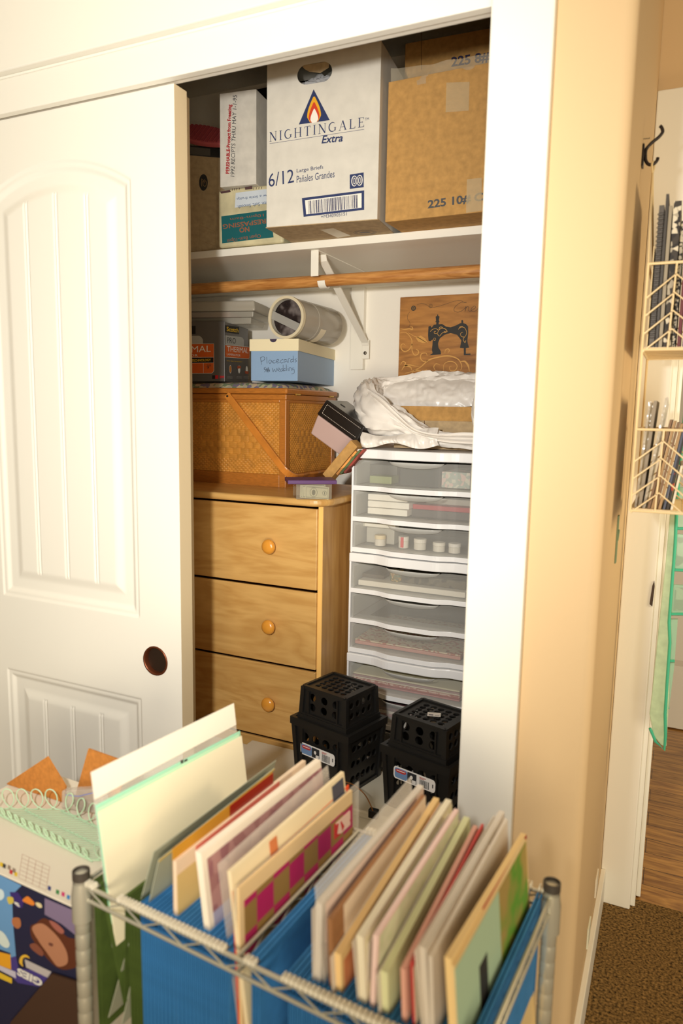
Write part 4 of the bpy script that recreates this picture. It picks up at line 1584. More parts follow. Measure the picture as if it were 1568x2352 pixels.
def hand(ink_, strokes, w_=0.0011):
    for s_ in strokes:
        ink_.stroke(smoothpath(s_, 5) if len(s_) > 2 else s_, w_)


hand(F1, [[(600, 838), (599, 828), (598, 821)], [(598, 822), (604, 819), (608, 823), (605, 828), (599, 830)], [(612, 820), (613, 835)],
          [(624, 828), (619, 827), (617, 831), (620, 835), (624, 829), (625, 834)], [(632, 827), (627, 829), (628, 834), (633, 833)], [(635, 831), (640, 828), (638, 825), (634, 829), (637, 834), (642, 832)],
          [(650, 825), (644, 829), (646, 834), (651, 832)], [(658, 826), (653, 826), (653, 832), (658, 829), (660, 833)], [(662, 833), (662, 825), (666, 823)], [(674, 825), (668, 826), (668, 832), (673, 829)], [(673, 817), (674, 832)],
          [(681, 824), (677, 826), (681, 829), (677, 832)],
          [(610, 843), (606, 846), (610, 850), (607, 855)], [(611, 845), (613, 855), (614, 845)], [(613, 850), (619, 850), (615, 855), (616, 844), (619, 854)], [(606, 848), (619, 851)],
          [(625, 845), (627, 854), (630, 848), (633, 854), (636, 845)], [(638, 850), (642, 848), (640, 845), (637, 850), (643, 853)], [(649, 847), (645, 848), (645, 853), (650, 850)], [(650, 838), (650, 853)],
          [(656, 846), (652, 847), (652, 852), (657, 849)], [(657, 837), (658, 852)], [(661, 845), (662, 852)], [(661, 841), (661, 842)], [(664, 852), (664, 845), (668, 845), (669, 852)], [(675, 845), (671, 846), (672, 850), (675, 848), (675, 857), (669, 859)]])
F1.build('handwriting', ink, t)
SHTOP = ZL + h
# cylinder lying on the shoe box
R3_ = M.to_3x3()
cyl_r = 0.062
c0 = at(657, 728, Y=1.99)
c0.z = SHTOP + cyl_r + 0.002
ax = Vector((0.06, 1, -0.0)).normalized()
rot = Vector((0, 0, 1)).rotation_difference(ax).to_matrix().to_4x4()
Mc = Matrix.Translation(c0) @ rot
t = thing('plastic_canister', 'clear plastic canister lying on its side on the shoe box', 'canister', M=Mc)
M_canw = haze('canister_plastic', (204, 196, 180), 0.42, 0.15)
LC = 0.27
b = B(); b.lathe([(cyl_r, 0.0), (cyl_r, 0.09), (cyl_r - 0.001, 0.10), (cyl_r, 0.101), (cyl_r, LC - 0.02), (cyl_r - 0.012, LC)], 48, caps=False)
b.lathe([(cyl_r - 0.012, LC), (0.0005, LC)], 48, caps=False)
b.lathe([(cyl_r - 0.004, 0.0), (cyl_r - 0.004, LC - 0.02), (0.0005, LC - 0.004)], 48, caps=False)
b.build('canister_body', M_canw, t, smooth=False, auto=40)
b = B(); b.lathe([(cyl_r - 0.006, 0.003), (cyl_r - 0.006, -0.003), (cyl_r + 0.0025, -0.003), (cyl_r + 0.0025, 0.010), (cyl_r, 0.012)], 48, caps=False)
b.build('canister_rim', mat('cream_rim', (210, 198, 168), 0.35, 0.4), t, auto=40)
b = B(); b.lathe([(0.0005, 0.014), (cyl_r - 0.008, 0.014), (cyl_r - 0.008, 0.16), (0.0005, 0.16)], 40, caps=False)
o = b.build('dark_contents', spots('crumpled_dark_film', [(24, 20, 20), (44, 36, 36), (120, 112, 110)], 26, 0.25, kind='N'))
o.matrix_world = Mc
tag(o, 'dark crumpled film packed inside the clear canister', 'film')
b = B(); b.box(-0.056, 0.05, -0.012, 0.012, 0.0045, 0.0075, Matrix.Rotation(RAD(20), 4, 'Z') @ Matrix.Translation((0, 0.012, 0)))
b.build('paper_band', mat('grey_band', (150, 148, 142), 0.5), t)
b = B()
for i in range(8):
    pass
b.grid(lambda u, v: ((cyl_r + 0.0006) * math.cos(RAD(20 + 60 * u)), (cyl_r + 0.0006) * math.sin(RAD(20 + 60 * u)), 0.115 + 0.035 * v), 10, 2)
b.build('blank_label', mat('canister_label', (226, 214, 186), 0.5), t)

# ================================================================== between basket and drawer units
# kraft box leaning up to the right, rolled about the Y axis


def rolled(P, roll, yaw=0.0):
    return Matrix.Translation(P) @ Matrix.Rotation(yaw, 4, 'Z') @ Matrix.Rotation(roll, 4, 'Y')


YK = 1.862
k0 = at(741, 1090, Y=YK); k1 = at(806, 1012, Y=YK)
dr_ = (k1 - k0)
roll = -math.atan2(dr_.z, dr_.x)
k0.z = max(k0.z, DTOP + 0.008)
Lk = dr_.length
Mk = rolled(k0, roll)
t = thing('flat_carton', 'flat kraft carton leaning between the basket and the drawer units', 'box', M=Mk)
b = B(); b.box(0, Lk, 0, 0.045, -0.026, 0.002)
b.build('carton_body', M_kraft, t, bevel=0.0015)
# bright magazines under it
cols = [((120, 50, 40), 'rust red magazine leaning lowest under the flat kraft carton'), ((70, 84, 50), 'dark green magazine leaning under the flat kraft carton'), ((176, 120, 60), 'tan magazine leaning right under the flat kraft carton')]
for i, (c, lab) in enumerate(cols):
    dn = Matrix.Translation((0.03 + 0.010 * (2 - i), 0.003, -0.0475 + 0.0068 * i))
    b = B(); b.box(0, 0.09, 0, 0.04, 0, 0.006)
    o = b.build('magazine', spots('magazine_print_%d' % i, [c, tuple(min(255, int(v * 1.3)) for v in c), tuple(int(v * .6) for v in c)], 24))
    o.matrix_world = Mk @ dn
    tag(o, lab, 'magazine', 'magazines leaning by the basket')
# photo box with black lid
YQ = 1.918
q0 = at(727, 951, Y=YQ); q1 = at(800, 1004, Y=YQ)
dq = q1 - q0
Lq = dq.length
rollq = -math.atan2(dq.z, dq.x)
Mq = rolled(q0, rollq)
t = thing('photo_box', 'photo box with a black stitched lid tipped against the basket', 'box', M=Mq)
lw = Lq + 0.03
up = (Mq.to_3x3() @ Vector((0, 0, 1)))
lhq = (at(767, 910, Y=YQ) - at(741, 946, Y=YQ)).dot(up)
lhq = 0.052
b = B(); b.hexa([(0, 0, 0), (lw, 0, 0), (lw, 0.15, 0), (0, 0.15, 0)], [(0.003, 0.003, lhq), (lw - 0.003, 0.003, lhq), (lw - 0.003, 0.147, lhq), (0.003, 0.147, lhq)])
b.build('box_lid', mat('glossy_black', (28, 24, 22), 0.2, 0.5), t, bevel=0.004, seg=3)
F1 = Ink(Mq, (0, 0.001, 0), (1, 0, 0), (0, 0, 1), 0.001)
xa = 0.014
seg = [((xa + 0.0, 0.012), (xa, 0.042)), ((xa, 0.042), (lw - 0.01, 0.042)), ((xa, 0.012), (lw - 0.01, 0.012))]
for p, q in seg:
    L_ = math.hypot(q[0] - p[0], q[1] - p[1])
    n = int(L_ / 0.0055)
    for i in range(n):
        a_, c_ = (i + 0.15) / n, (i + 0.7) / n
        F1.stroke([(p[0] + (q[0] - p[0]) * a_, p[1] + (q[1] - p[1]) * a_), (p[0] + (q[0] - p[0]) * c_, p[1] + (q[1] - p[1]) * c_)], 0.0011, px=False)
F1.build('stitch_line', flat((226, 214, 196)), t)
b = B(); b.lathe([(0.0002, 0.0006), (0.008, 0.0006)], 16, Matrix.Translation((0.035, 0.06, lhq)) @ Matrix.Diagonal((1.2, 0.8, 1, 1)), caps=False)
b.build('lid_hole', flat((18, 18, 18)), t)
b = B(); b.hexa([(0.010, 0.008, -0.062), (lw - 0.02, 0.008, -0.062), (lw - 0.02, 0.14, -0.062), (0.010, 0.14, -0.062)], [(0.003, 0.002, -0.0005), (lw - 0.004, 0.002, -0.0005), (lw - 0.004, 0.147, -0.0005), (0.003, 0.147, -0.0005)])
b.build('box_body', haze('pinkish_plastic', (206, 176, 168), 0.2, 0.3), t, bevel=0.004, seg=3)

# clear box with a purple lid and folded notes in it
PB, PBr, PBl = at(680, 1147, Z=DTOP), at(760, 1146, Z=DTOP), at(668, 1132, Z=DTOP)
yv = PBr - PB
yaw = math.atan2(yv.y, yv.x)
wv = math.hypot(yv.x, yv.y)
yaw = max(min(yaw, 0.6), 0.2)
Mp = rzM(PB + Vector((0, 0, 0.0005)), yaw)
t = thing('gift_box', 'small clear box with a purple lid in front of the basket', 'box', M=Mp)
hp = 0.042
dp = 0.085
b = B()
b.box(0, wv, 0, 0.0015, 0, hp); b.box(0, wv, dp - 0.0015, dp, 0, hp); b.box(0, 0.0015, 0.0015, dp - 0.0015, 0, hp); b.box(wv - 0.0015, wv, 0.0015, dp - 0.0015, 0, hp); b.box(0.0015, wv - 0.0015, 0.0015, dp - 0.0015, 0, 0.0015)
b.build('box_body', haze('clear_acrylic', (190, 180, 160), 0.8, 0.08), t)
b = B(); b.box(-0.024, wv + 0.012, -0.012, dp + 0.004, hp + 0.0004, hp + 0.011)
b.build('box_lid', mat('purple_card', (84, 44, 100), 0.45, 0.4), t, bevel=0.001)
M_note = mat('note_paper', (206, 202, 172), 0.8)
for i in range(3):
    Mn = Mp @ Matrix.Translation((0.012 + 0.006 * i, 0.006 + 0.006 * (2 - i), 0.0025)) @ Matrix.Rotation(RAD(-7 - 3 * i), 4, 'X') @ Matrix.Rotation(RAD((2, -3, 4)[i]), 4, 'Y')
    t2 = thing('banknote', ('folded banknote, front one in the purple-lidded box', 'folded banknote, middle one in the purple-lidded box', 'folded banknote, rear one in the purple-lidded box')[i], 'banknote', M=Mn, group='banknotes in the clear box')
    wn, hn = 0.066, 0.034
    b = B(); b.box(0, wn, 0, 0.0008, 0, hn)
    b.build('note_paper', M_note, t2)
    I = Ink(Mn, (0, 0, 0), (1, 0, 0), (0, 0, 1), 0.0003)
    I.stroke([(0.003, 0.003), (wn - 0.003, 0.003), (wn - 0.003, hn - 0.003), (0.003, hn - 0.003)], 0.0016, px=False, closed=True)
    I.ellipse((wn * 0.36, hn * 0.5), 0.010, 0.012, px=False, ring=0.0012)
    I.ellipse((wn * 0.36, hn * 0.5), 0.005, 0.008, px=False)
    I.ellipse((wn * 0.82, hn * 0.5), 0.006, 0.006, px=False, ring=0.001)
    I.text('1', (wn * 0.8, hn * 0.38), (wn * 0.84, hn * 0.38), (wn * 0.8, hn * 0.62), px=False)
    I.build('engraving', flat((74, 84, 66)), t2)

# ================================================================== wooden sign on the back wall
SY = BACK - 0.016
s0, s1, s2 = at(919, 683, Y=SY), at(919, 870, Y=SY), at(1097, 673, Y=SY)
SX0, SZ1 = s0.x, s0.z
SWD = 0.36
Ms = rzM((SX0, SY, s1.z - 0.03))
t = thing('wall_sign', 'wooden wall sign with a black sewing machine silhouette', 'sign', M=Ms)
sh_ = SZ1 - (s1.z - 0.03)
b = B(); b.box(0, SWD, 0, 0.014, 0, sh_)
M_sign = wood('sign_wood', (186, 128, 60), (126, 78, 30), scale=(2.2, 9, 12), amount=3, rough=0.55, coat=0.0)
b.build('sign_board', M_sign, t, bevel=0.001)
S1 = Ink(Ms, (0, 0, 0), (1, 0, 0), (0, 0, 1), 0.0004)      # pale scrolls
T = lambda x, y: (700 + x / 3.92, 560 + y / 3.92)           # positions read from a close view


def curl(pts, w0, w1):
    q = smoothpath([T(*p) for p in pts], 7)
    n = len(q)
    S1.stroke(q, [w0 + (w1 - w0) * math.sin(math.pi * min(1, i / (n - 1) * 1.0)) for i in range(n)])


curl([(858, 800), (910, 800), (955, 850), (962, 900), (940, 950), (900, 970), (870, 950), (865, 915), (885, 900), (905, 915)], 0.0012, 0.0035)
curl([(962, 900), (965, 960), (985, 1000), (1015, 995), (1022, 965), (1000, 950)], 0.002, 0.0035)
curl([(858, 765), (900, 770), (940, 765), (968, 770), (965, 750), (945, 748)], 0.001, 0.004)
curl([(930, 800), (980, 830), (1030, 850), (1095, 890)], 0.001, 0.002)
S1.poly([T(*p) for p in [(1000, 850), (1040, 825), (1080, 850), (1105, 888), (1060, 893), (1020, 880)]])
curl([(900, 1165), (960, 1150), (1040, 1110), (1110, 1050), (1200, 1020), (1300, 1010), (1380, 1040), (1412, 1100), (1400, 1140)], 0.0015, 0.0045)
curl([(1250, 1150), (1250, 1090), (1290, 1060), (1340, 1065), (1370, 1100), (1350, 1140), (1310, 1140), (1300, 1110), (1325, 1100)], 0.001, 0.003)
curl([(1110, 1050), (1070, 1060), (1040, 1030), (1050, 990), (1090, 985), (1100, 1010)], 0.001, 0.0035)
curl([(860, 1090), (880, 1060), (905, 1070), (900, 1095), (940, 1090), (990, 1100), (1030, 1105)], 0.001, 0.004)
curl([(870, 1140), (900, 1100), (950, 1110), (960, 1140)], 0.001, 0.005)
curl([(1180, 1150), (1160, 1110), (1180, 1080), (1215, 1090)], 0.001, 0.003)
curl([(1260, 985), (1265, 955), (1290, 945), (1300, 965), (1285, 980)], 0.001, 0.003)
curl([(1400, 1060), (1440, 1060), (1470, 1100), (1480, 1150)], 0.001, 0.006)
curl([(960, 1165), (1000, 1140), (1060, 1150), (1100, 1130)], 0.001, 0.005)
S1.build('painted_scrolls', flat((214, 160, 84)), t)
S2 = Ink(Ms, (0, 0, 0), (1, 0, 0), (0, 0, 1), 0.0008)
mach = [(1118, 1005), (1150, 985), (1143, 960), (1148, 900), (1152, 860), (1128, 878), (1112, 872), (1108, 820), (1112, 745), (1130, 738), (1140, 755), (1160, 730), (1182, 725), (1182, 705), (1174, 705), (1180, 690), (1176, 655), (1190, 650),
        (1190, 636), (1198, 636), (1200, 650), (1212, 655), (1205, 685), (1212, 705), (1204, 706), (1204, 724), (1235, 722), (1270, 745), (1310, 752), (1360, 735), (1395, 716), (1408, 714), (1408, 690), (1416, 684), (1424, 692), (1424, 714), (1450, 722), (1468, 745),
        (1470, 800), (1462, 870), (1466, 900), (1478, 935), (1448, 940), (1448, 990), (1490, 988), (1490, 1000), (1430, 1004)]
inner = [(1430, 990), (1430, 940), (1395, 938), (1402, 900), (1408, 870), (1370, 820), (1310, 803), (1255, 820), (1215, 850), (1198, 895), (1202, 935), (1222, 965), (1224, 995)]
S2.poly([T(*p) for p in mach + inner])
S2.ellipse(T(977, 580), 0.0085, 0.0085)
for p_, rr_ in ((T(1132, 560), 0.0066), (T(1132, 560), 0.0048), (T(1132, 560), 0.002)):
    S2.ellipse(p_, rr_, rr_, ring=0.0006)
S2.stroke(smoothpath([T(*p) for p in [(1010, 548), (1050, 535), (1085, 545), (1130, 570), (1180, 568), (1260, 545), (1340, 518), (1400, 512), (1440, 530), (1455, 525)]], 6), 0.0008)
S2.stroke(smoothpath([T(*p) for p in [(945, 612), (925, 640), (925, 680), (945, 710), (940, 740), (925, 752)]], 6), 0.0007)
S2.stroke(smoothpath([T(*p) for p in [(1455, 525), (1400, 530), (1350, 570), (1345, 605), (1385, 615), (1430, 590), (1450, 565), (1440, 610)]], 6), 0.001)
S2.stroke(smoothpath([T(*p) for p in [(1440, 610), (1455, 570), (1475, 570), (1470, 595), (1490, 610), (1500, 580), (1525, 560), (1535, 575), (1500, 600), (1515, 612), (1545, 598)]], 6), 0.001)
S2.stroke(smoothpath([T(*p) for p in [(1545, 598), (1570, 570), (1600, 566), (1580, 572), (1560, 600), (1580, 612), (1605, 575), (1606, 610), (1625, 600)]], 6), 0.001)
S2.build('painted_silhouette', flat((48, 46, 42)), t)
S3 = Ink(Ms, (0, 0, 0), (1, 0, 0), (0, 0, 1), 0.0012)
for pts, ww in ([[(1128, 790), (1150, 770), (1180, 765), (1200, 780), (1190, 805), (1165, 805), (1165, 790), (1178, 788)], .0016], [[(1200, 780), (1230, 760), (1260, 765), (1280, 790), (1250, 790)], .0022], [[(1190, 805), (1210, 830), (1240, 800), (1270, 800)], .0018], [[(1205, 765), (1220, 748), (1240, 755)], .0022],
               [[(1380, 770), (1410, 750), (1440, 760), (1455, 800), (1440, 835), (1410, 835), (1400, 810), (1420, 795)], .0016], [[(1440, 835), (1425, 860), (1440, 890), (1448, 870)], .0018], [[(1385, 765), (1400, 745), (1420, 745)], .002], [[(1160, 850), (1175, 850), (1172, 870), (1160, 868), (1160, 850)], .0012]):
    S3.stroke(smoothpath([T(*p) for p in pts], 5), ww)
S3.ellipse(T(977, 580), 0.0052, 0.0052, ring=0.0006); S3.ellipse(T(977, 580), 0.0022, 0.0022, ring=0.0006)
S3.build('painted_scrolls', flat((200, 150, 76)), t)

# ================================================================== plastic bag round an open kraft box
KY = FYU + 0.115
kx0 = at(905, 1000, Y=KY).x
kx1 = ux0 + UW - 0.012
Mk2 = rzM((kx0, KY, UTOP + 0.001))
t = thing('open_carton', 'open kraft carton inside the white plastic bag on the drawer units', 'box', M=Mk2)
wk = kx1 - kx0
zf = at(980, 966, Y=KY).z - UTOP
zb = at(980, 934, Y=KY + 0.0).z - UTOP
dk = 0.20
b = B()
b.box(0, wk, 0, 0.003, 0, zf); b.box(0, 0.003, 0.003, dk, 0, zf); b.box(wk - 0.003, wk, 0.003, dk, 0, zf); b.box(0.003, wk - 0.003, dk - 0.003, dk, 0, zf); b.box(0.003, wk - 0.003, 0.003, dk - 0.003, 0, 0.003)
b.build('carton_body', M_kraft_dull, t)
b = B(); b.hexa([(0.002, -0.004, zf - 0.001), (wk - 0.002, -0.004, zf - 0.001), (wk - 0.002, 0.0, zf), (0.002, 0.0, zf)], [(0.002, 0.010, zb), (wk - 0.002, 0.010, zb), (wk - 0.002, 0.014, zb), (0.002, 0.014, zb)])
b.build('carton_flap', M_kraft, t)
I = Ink(Mk2, (0, 0, 0), (1, 0, 0), (0, 0, 1))
I.stroke([(974, 966), (976, 1005)], 0.002)
I.build('seam_line', flat((80, 44, 24)), t)
M_bag = mat('bag_plastic', (236, 230, 222), 0.32, 0.5)
# the bag: a rolled, crumpled sheet lying round the box
ring = [  # px, py, Y, radius across, radius up
    ((1118, 1010), FYU + 0.05, 0.016, 0.018), ((1050, 1010), FYU + 0.045, 0.020, 0.017), ((985, 1000), FYU + 0.050, 0.026, 0.021), ((925, 975), FYU + 0.06, 0.034, 0.034),
    ((868, 962), FYU + 0.075, 0.040, 0.050), ((842, 925), FYU + 0.15, 0.040, 0.058), ((865, 905), FYU + 0.26, 0.035, 0.045), ((930, 898), FYU + 0.30, 0.03, 0.042), ((1000, 893), FYU + 0.30, 0.03, 0.046),
    ((1060, 890), FYU + 0.30, 0.03, 0.044), ((1130, 900), FYU + 0.28, 0.03, 0.04), ((1160, 940), FYU + 0.16, 0.02, 0.03)]
C = []
for (px, py), Y_, ra_, rb2 in ring:
    p = at(px, py, Y=Y_)
    C.append((p.x, p.y, max(p.z, UTOP + rb2 * 0.75), ra_, rb2))
CS = smoothpath(C, 12, closed=True)
nC = len(CS)
nR = 40
vs, fs = [], []
for i in range(nC):
    c = Vector(CS[i][:3]); ra_, rb2 = CS[i][3], CS[i][4]
    tn = (Vector(CS[(i + 1) % nC][:3]) - Vector(CS[i - 1][:3])).normalized()
    side = tn.cross(Vector((0, 0, 1))).normalized()
    for j in range(nR):
        a = 2 * math.pi * j / nR
        q = Vector((c.x * 9, c.y * 9, 0)) + Vector((math.cos(a) * 0.55, math.sin(a) * 0.55, math.sin(a) * 0.6))
        fold = abs(noise.noise(Vector((i * 0.035, j * 0.32, 1.0)))) * 0.55 + abs(noise.noise(q * 2.1)) * 0.35 + abs(noise.noise(q * 5.5)) * 0.14
        k = 0.80 + fold
        p = c + side * (math.cos(a) * ra_ * k) + Vector((0, 0, 1)) * (math.sin(a) * rb2 * k)
        p.z = max(p.z, UTOP + 0.0012)
        vs.append(tuple(p))
for i in range(nC):
    for j in range(nR):
        fs.append((i * nR + j, i * nR + (j + 1) % nR, ((i + 1) % nC) * nR + (j + 1) % nR, ((i + 1) % nC) * nR + j))
b = B(); b.add(vs, fs)
bag = thing('plastic_bag', 'crumpled white plastic bag pulled round the open kraft carton', 'bag', (0, 0, 0))
b.build('bag_roll', M_bag, bag, auto=48)
# loose hem spilling over the front edge of the top unit and the gathered back sheet
def hem(u, v):
    px = 832 + u * 175
    top = at(px, 992 + 10 * math.sin(u * 5), Y=FYU + 0.03)
    low = at(px, 1022 + 6 * math.sin(u * 9 + 1) + 4 * u, Y=FYU + 0.008)
    p = top.lerp(low, v)
    fold = 0.010 * noise.noise(Vector((u * 9, v * 1.2, 4))) + 0.007 * abs(noise.noise(Vector((u * 22, v * 2.0, 7))))
    p.y -= fold + 0.012 * math.sin(math.pi * v)
    p.z = max(p.z, UTOP + 0.0015)
    return tuple(p)


b = B(); b.grid(hem, 70, 18)
b.build('bag_hem', M_bag, bag, auto=60)


def back(u, v):
    px = 842 + u * 290
    lo = at(px, 930 + 14 * math.sin(u * 3.1) - 6 * u, Y=FYU + 0.235 - 0.03 * math.sin(u * 3))
    hi = at(px, 862 - 4 * u + 5 * math.sin(u * 7) + 14 * max(0, 0.12 - u) / 0.12, Y=FYU + 0.31)
    p = lo.lerp(hi, v)
    q = Vector((u * 6, v * 2.2, 1.3))
    p.y -= 0.022 * math.sin(math.pi * v) + 0.014 * noise.noise(q) + 0.009 * abs(noise.noise(q * 2.6)) + 0.004 * abs(noise.noise(q * 6))
    p.z += 0.004 * noise.noise(q * 2)
    return tuple(p)


b = B(); b.grid(back, 90, 26)
b.build('bag_sheet', M_bag, bag, auto=60)


def strap(pts, w0, seed):
    P3 = [at(px, py, Y=Y_) for px, py, Y_ in pts]
    P3 = smoothpath([tuple(p) for p in P3], 10)
    n = len(P3)
    vs, fs = [], []
    m_ = 9
    for i, p in enumerate(P3):
        for j in range(m_):
            s_ = j / (m_ - 1) - 0.5
            off = 0.008 * abs(noise.noise(Vector((seed + j * 0.9, i * 0.06, 0)))) + 0.005 * math.sin(j * 2.4 + seed)
            vs.append((p[0] + s_ * w0 * 0.25, p[1] - off + 0.01 * abs(s_), p[2] + s_ * w0 * (0.7 + 0.3 * math.sin(i * 0.15))))
    for i in range(n - 1):
        for j in range(m_ - 1):
            fs.append((i * m_ + j, i * m_ + j + 1, (i + 1) * m_ + j + 1, (i + 1) * m_ + j))
    b = B(); b.add(vs, fs)
    return b


strap([(838, 900, FYU + 0.11), (872, 925, FYU + 0.05), (905, 955, FYU + 0.02), (950, 990, FYU + 0.005), (1005, 1004, FYU + 0.002), (1060, 1006, FYU + 0.002), (1120, 1008, FYU + 0.004)], 0.030, 2.0).build('bag_fold', M_bag, bag, auto=55, solid=0.0006)
strap([(1140, 885, FYU + 0.2), (1095, 905, FYU + 0.13), (1085, 940, FYU + 0.09), (1092, 980, FYU + 0.05), (1110, 1000, FYU + 0.03)], 0.03, 6.0).build('bag_fold', M_bag, bag, auto=55, solid=0.0006)

# ================================================================== tub and black crates
TZ = at(830, 1846, Y=1.56).z
M_tub = mat('ivory_plastic', (214, 206, 186), 0.4, 0.4)
tx0, tx1, ty0, ty1 = at(655, 1790, Y=1.55).x - 0.22, X_IN - 0.02, 1.53, 1.74
t = thing('storage_tub', 'ivory plastic tub carrying the black crates', 'tub', (tx0, ty0, 0.028))
tw, td, th = tx1 - tx0, ty1 - ty0, TZ - 0.028
b = B(); b.hexa([(0.02, 0.02, 0), (tw - 0.02, 0.02, 0), (tw - 0.02, td - 0.01, 0), (0.02, td - 0.01, 0)], [(0.006, 0.006, th - 0.02), (tw - 0.006, 0.006, th - 0.02), (tw - 0.006, td - 0.004, th - 0.02), (0.006, td - 0.004, th - 0.02)])
b.build('tub_body', M_tub, t, bevel=0.004)
b = B(); b.box(0, tw, 0, td, th - 0.0195, th)
b.build('tub_lid', M_tub, t, bevel=0.004)


def perforated(b, L, Hh, nx, ny, r, M, thick=0.003, mx=0.012, mz=0.012):
    """panel 0..L by 0..Hh in the local XZ plane with round holes"""
    cw, ch = (L - 2 * mx) / nx, (Hh - 2 * mz) / ny
    n = 16
    for y_, sgn in ((0.0, 1), (thick, -1)):
        vs = [(0, y_, 0), (L, y_, 0), (L, y_, Hh), (0, y_, Hh), (mx, y_, mz), (L - mx, y_, mz), (L - mx, y_, Hh - mz), (mx, y_, Hh - mz)]
        b.add(vs, [(0, 1, 5, 4), (1, 2, 6, 5), (2, 3, 7, 6), (3, 0, 4, 7)], M)
    for ix in range(nx):
        for iz in range(ny):
            cx, cz = mx + cw * (ix + 0.5), mz + ch * (iz + 0.5)
            rr_ = min(r, cw * 0.47, ch * 0.47)
            vs = []
            for y_ in (0.0, thick):
                for k in range(n):
                    a = 2 * math.pi * k / n
                    c_, s_ = math.cos(a), math.sin(a)
                    e = 1 / max(abs(c_), abs(s_))
                    vs.append((cx + c_ * e * cw / 2, y_, cz + s_ * e * ch / 2))
                for k in range(n):
                    a = 2 * math.pi * k / n
                    vs.append((cx + rr_ * math.cos(a), y_, cz + rr_ * math.sin(a)))
            fs = []
            for k in range(n):
                k2 = (k + 1) % n
                fs.append((k, k2, n + k2, n + k))
                fs.append((2 * n + k, 3 * n + k, 3 * n + k2, 2 * n + k2))
                fs.append((n + k, n + k2, 3 * n + k2, 3 * n + k))
            b.add(vs, fs, M)


M_crate = mat('crate_plastic', (30, 29, 27), 0.38, 0.5)


def crate_mesh(w, d, h, taper, nx=4, nz=3):
    """open crate standing upright, origin at the middle of its base"""
    b = B()
    t0 = 0.004
    X, Yv, Zv = Vector((1, 0, 0)), Vector((0, 1, 0)), Vector((0, 0, 1))
    for s_ in (-1, 1):
        Mf = Matrix.Translation((-w / 2, s_ * (d / 2) - (t0 if s_ > 0 else 0), 0.0)) @ Matrix.Rotation(-s_ * taper, 4, 'X')
        perforated(b, w, h - 0.016, nx, nz, 0.0125 if nx == 4 else 0.011, Mf, t0)
        Mr = Matrix.Translation((s_ * (w / 2), -d / 2, 0)) @ Matrix.Rotation(RAD(90), 4, 'Z') @ Matrix.Rotation(s_ * taper, 4, 'X')
        perforated(b, d, h - 0.016, nx + 1, nz, 0.0115 if nx == 4 else 0.009, Mr, t0)
    Mb_ = Matrix.Rotation(RAD(-90), 4, 'X')
    perforated(b, w - 0.01, d - 0.01, 5, 5, 0.010, Matrix(((1, 0, 0, -w / 2 + 0.005), (0, 0, 1, -d / 2 + 0.005), (0, 1, 0, 0.001), (0, 0, 0, 1))), 0.004)
    g = math.tan(taper) * h
    for sx in (-1, 1):
        for sy in (-1, 1):
            x, y = sx * w / 2, sy * d / 2
            for dx, dy in ((0, 0),):
                b.hexa([(x - 0.006, y - 0.006, 0), (x + 0.006, y - 0.006, 0), (x + 0.006, y + 0.006, 0), (x - 0.006, y + 0.006, 0)],
                       [(x + sx * g - 0.006, y + sy * g - 0.006, h - 0.01), (x + sx * g + 0.006, y + sy * g - 0.006, h - 0.01), (x + sx * g + 0.006, y + sy * g + 0.006, h - 0.01), (x + sx * g - 0.006, y + sy * g + 0.006, h - 0.01)])
    W2, D2 = w / 2 + g, d / 2 + g
    o_ = 0.008
    for z0, z1, oo in ((h - 0.020, h, o_), (h - 0.024, h - 0.020, o_ - 0.003)):
        b.box(-W2 - oo, W2 + oo, -D2 - oo, -D2 + 0.002, z0, z1); b.box(-W2 - oo, W2 + oo, D2 - 0.002, D2 + oo, z0, z1)
        b.box(-W2 - oo, -W2 + 0.002, -D2 + 0.002, D2 - 0.002, z0, z1); b.box(W2 - 0.002, W2 + oo, -D2 + 0.002, D2 - 0.002, z0, z1)
    for sx in (-1, 1):   # base runners
        b.box(sx * (w / 2) - 0.004, sx * (w / 2) + 0.004, -d / 2, d / 2, -0.003, 0.006)
    for sy in (-1, 1):
        b.box(-w / 2, w / 2, sy * (d / 2) - 0.004, sy * (d / 2) + 0.004, -0.003, 0.006)
    for sx in (-1, 1):
        for dx in (0.022,):
            b.box(sx * (w / 2 - dx) - 0.002, sx * (w / 2 - dx) + 0.002, -d / 2 - g - 0.004, -d / 2, 0.01, h - 0.02)
    return b


CW, CD = 0.165, 0.135
CYAW = RAD(-14)


def place_crates(corner_px, Yc, rim_px_y, top_px, label_lo, label_up, sx_lo, stick):
    """corner: the pixel of the rim's near right corner (or near left when sx_lo < 0)"""
    P = at(corner_px[0], corner_px[1], Y=Yc)
    u = Vector((math.cos(CYAW), math.sin(CYAW), 0)); v = Vector((-math.sin(CYAW), math.cos(CYAW), 0))
    hl = P.z - TZ - 0.0035
    g = math.tan(RAD(3)) * hl
    hw_, hd_ = CW / 2 + g + 0.008, CD / 2 + g + 0.008
    ctr = P - u * (hw_ * sx_lo) + v * hd_
    lo = thing('storage_crate', label_lo, 'crate', (ctr.x, ctr.y, TZ + 0.0035), CYAW, 'black storage crates')
    crate_mesh(CW, CD, hl, RAD(3)).build('crate_body', M_crate, lo, bevel=0.0)
    hu = at(top_px[0], top_px[1], Y=Yc + 0.02).z - P.z + 0.012
    up_ = thing('storage_crate', label_up, 'crate', (ctr.x + 0.0 * u.x, ctr.y, P.z + hu - 0.012 + 0.003), CYAW, 'black storage crates')
    k = crate_mesh(CW - 0.024, CD - 0.012, hu, RAD(2.5), 3, 2)
    flip = Matrix.Diagonal((1, 1, -1, 1))
    kk = B(); kk.add(k.v, k.f, flip)
    kk.build('crate_body', M_crate, up_)
    return lo, up_, hl, hu


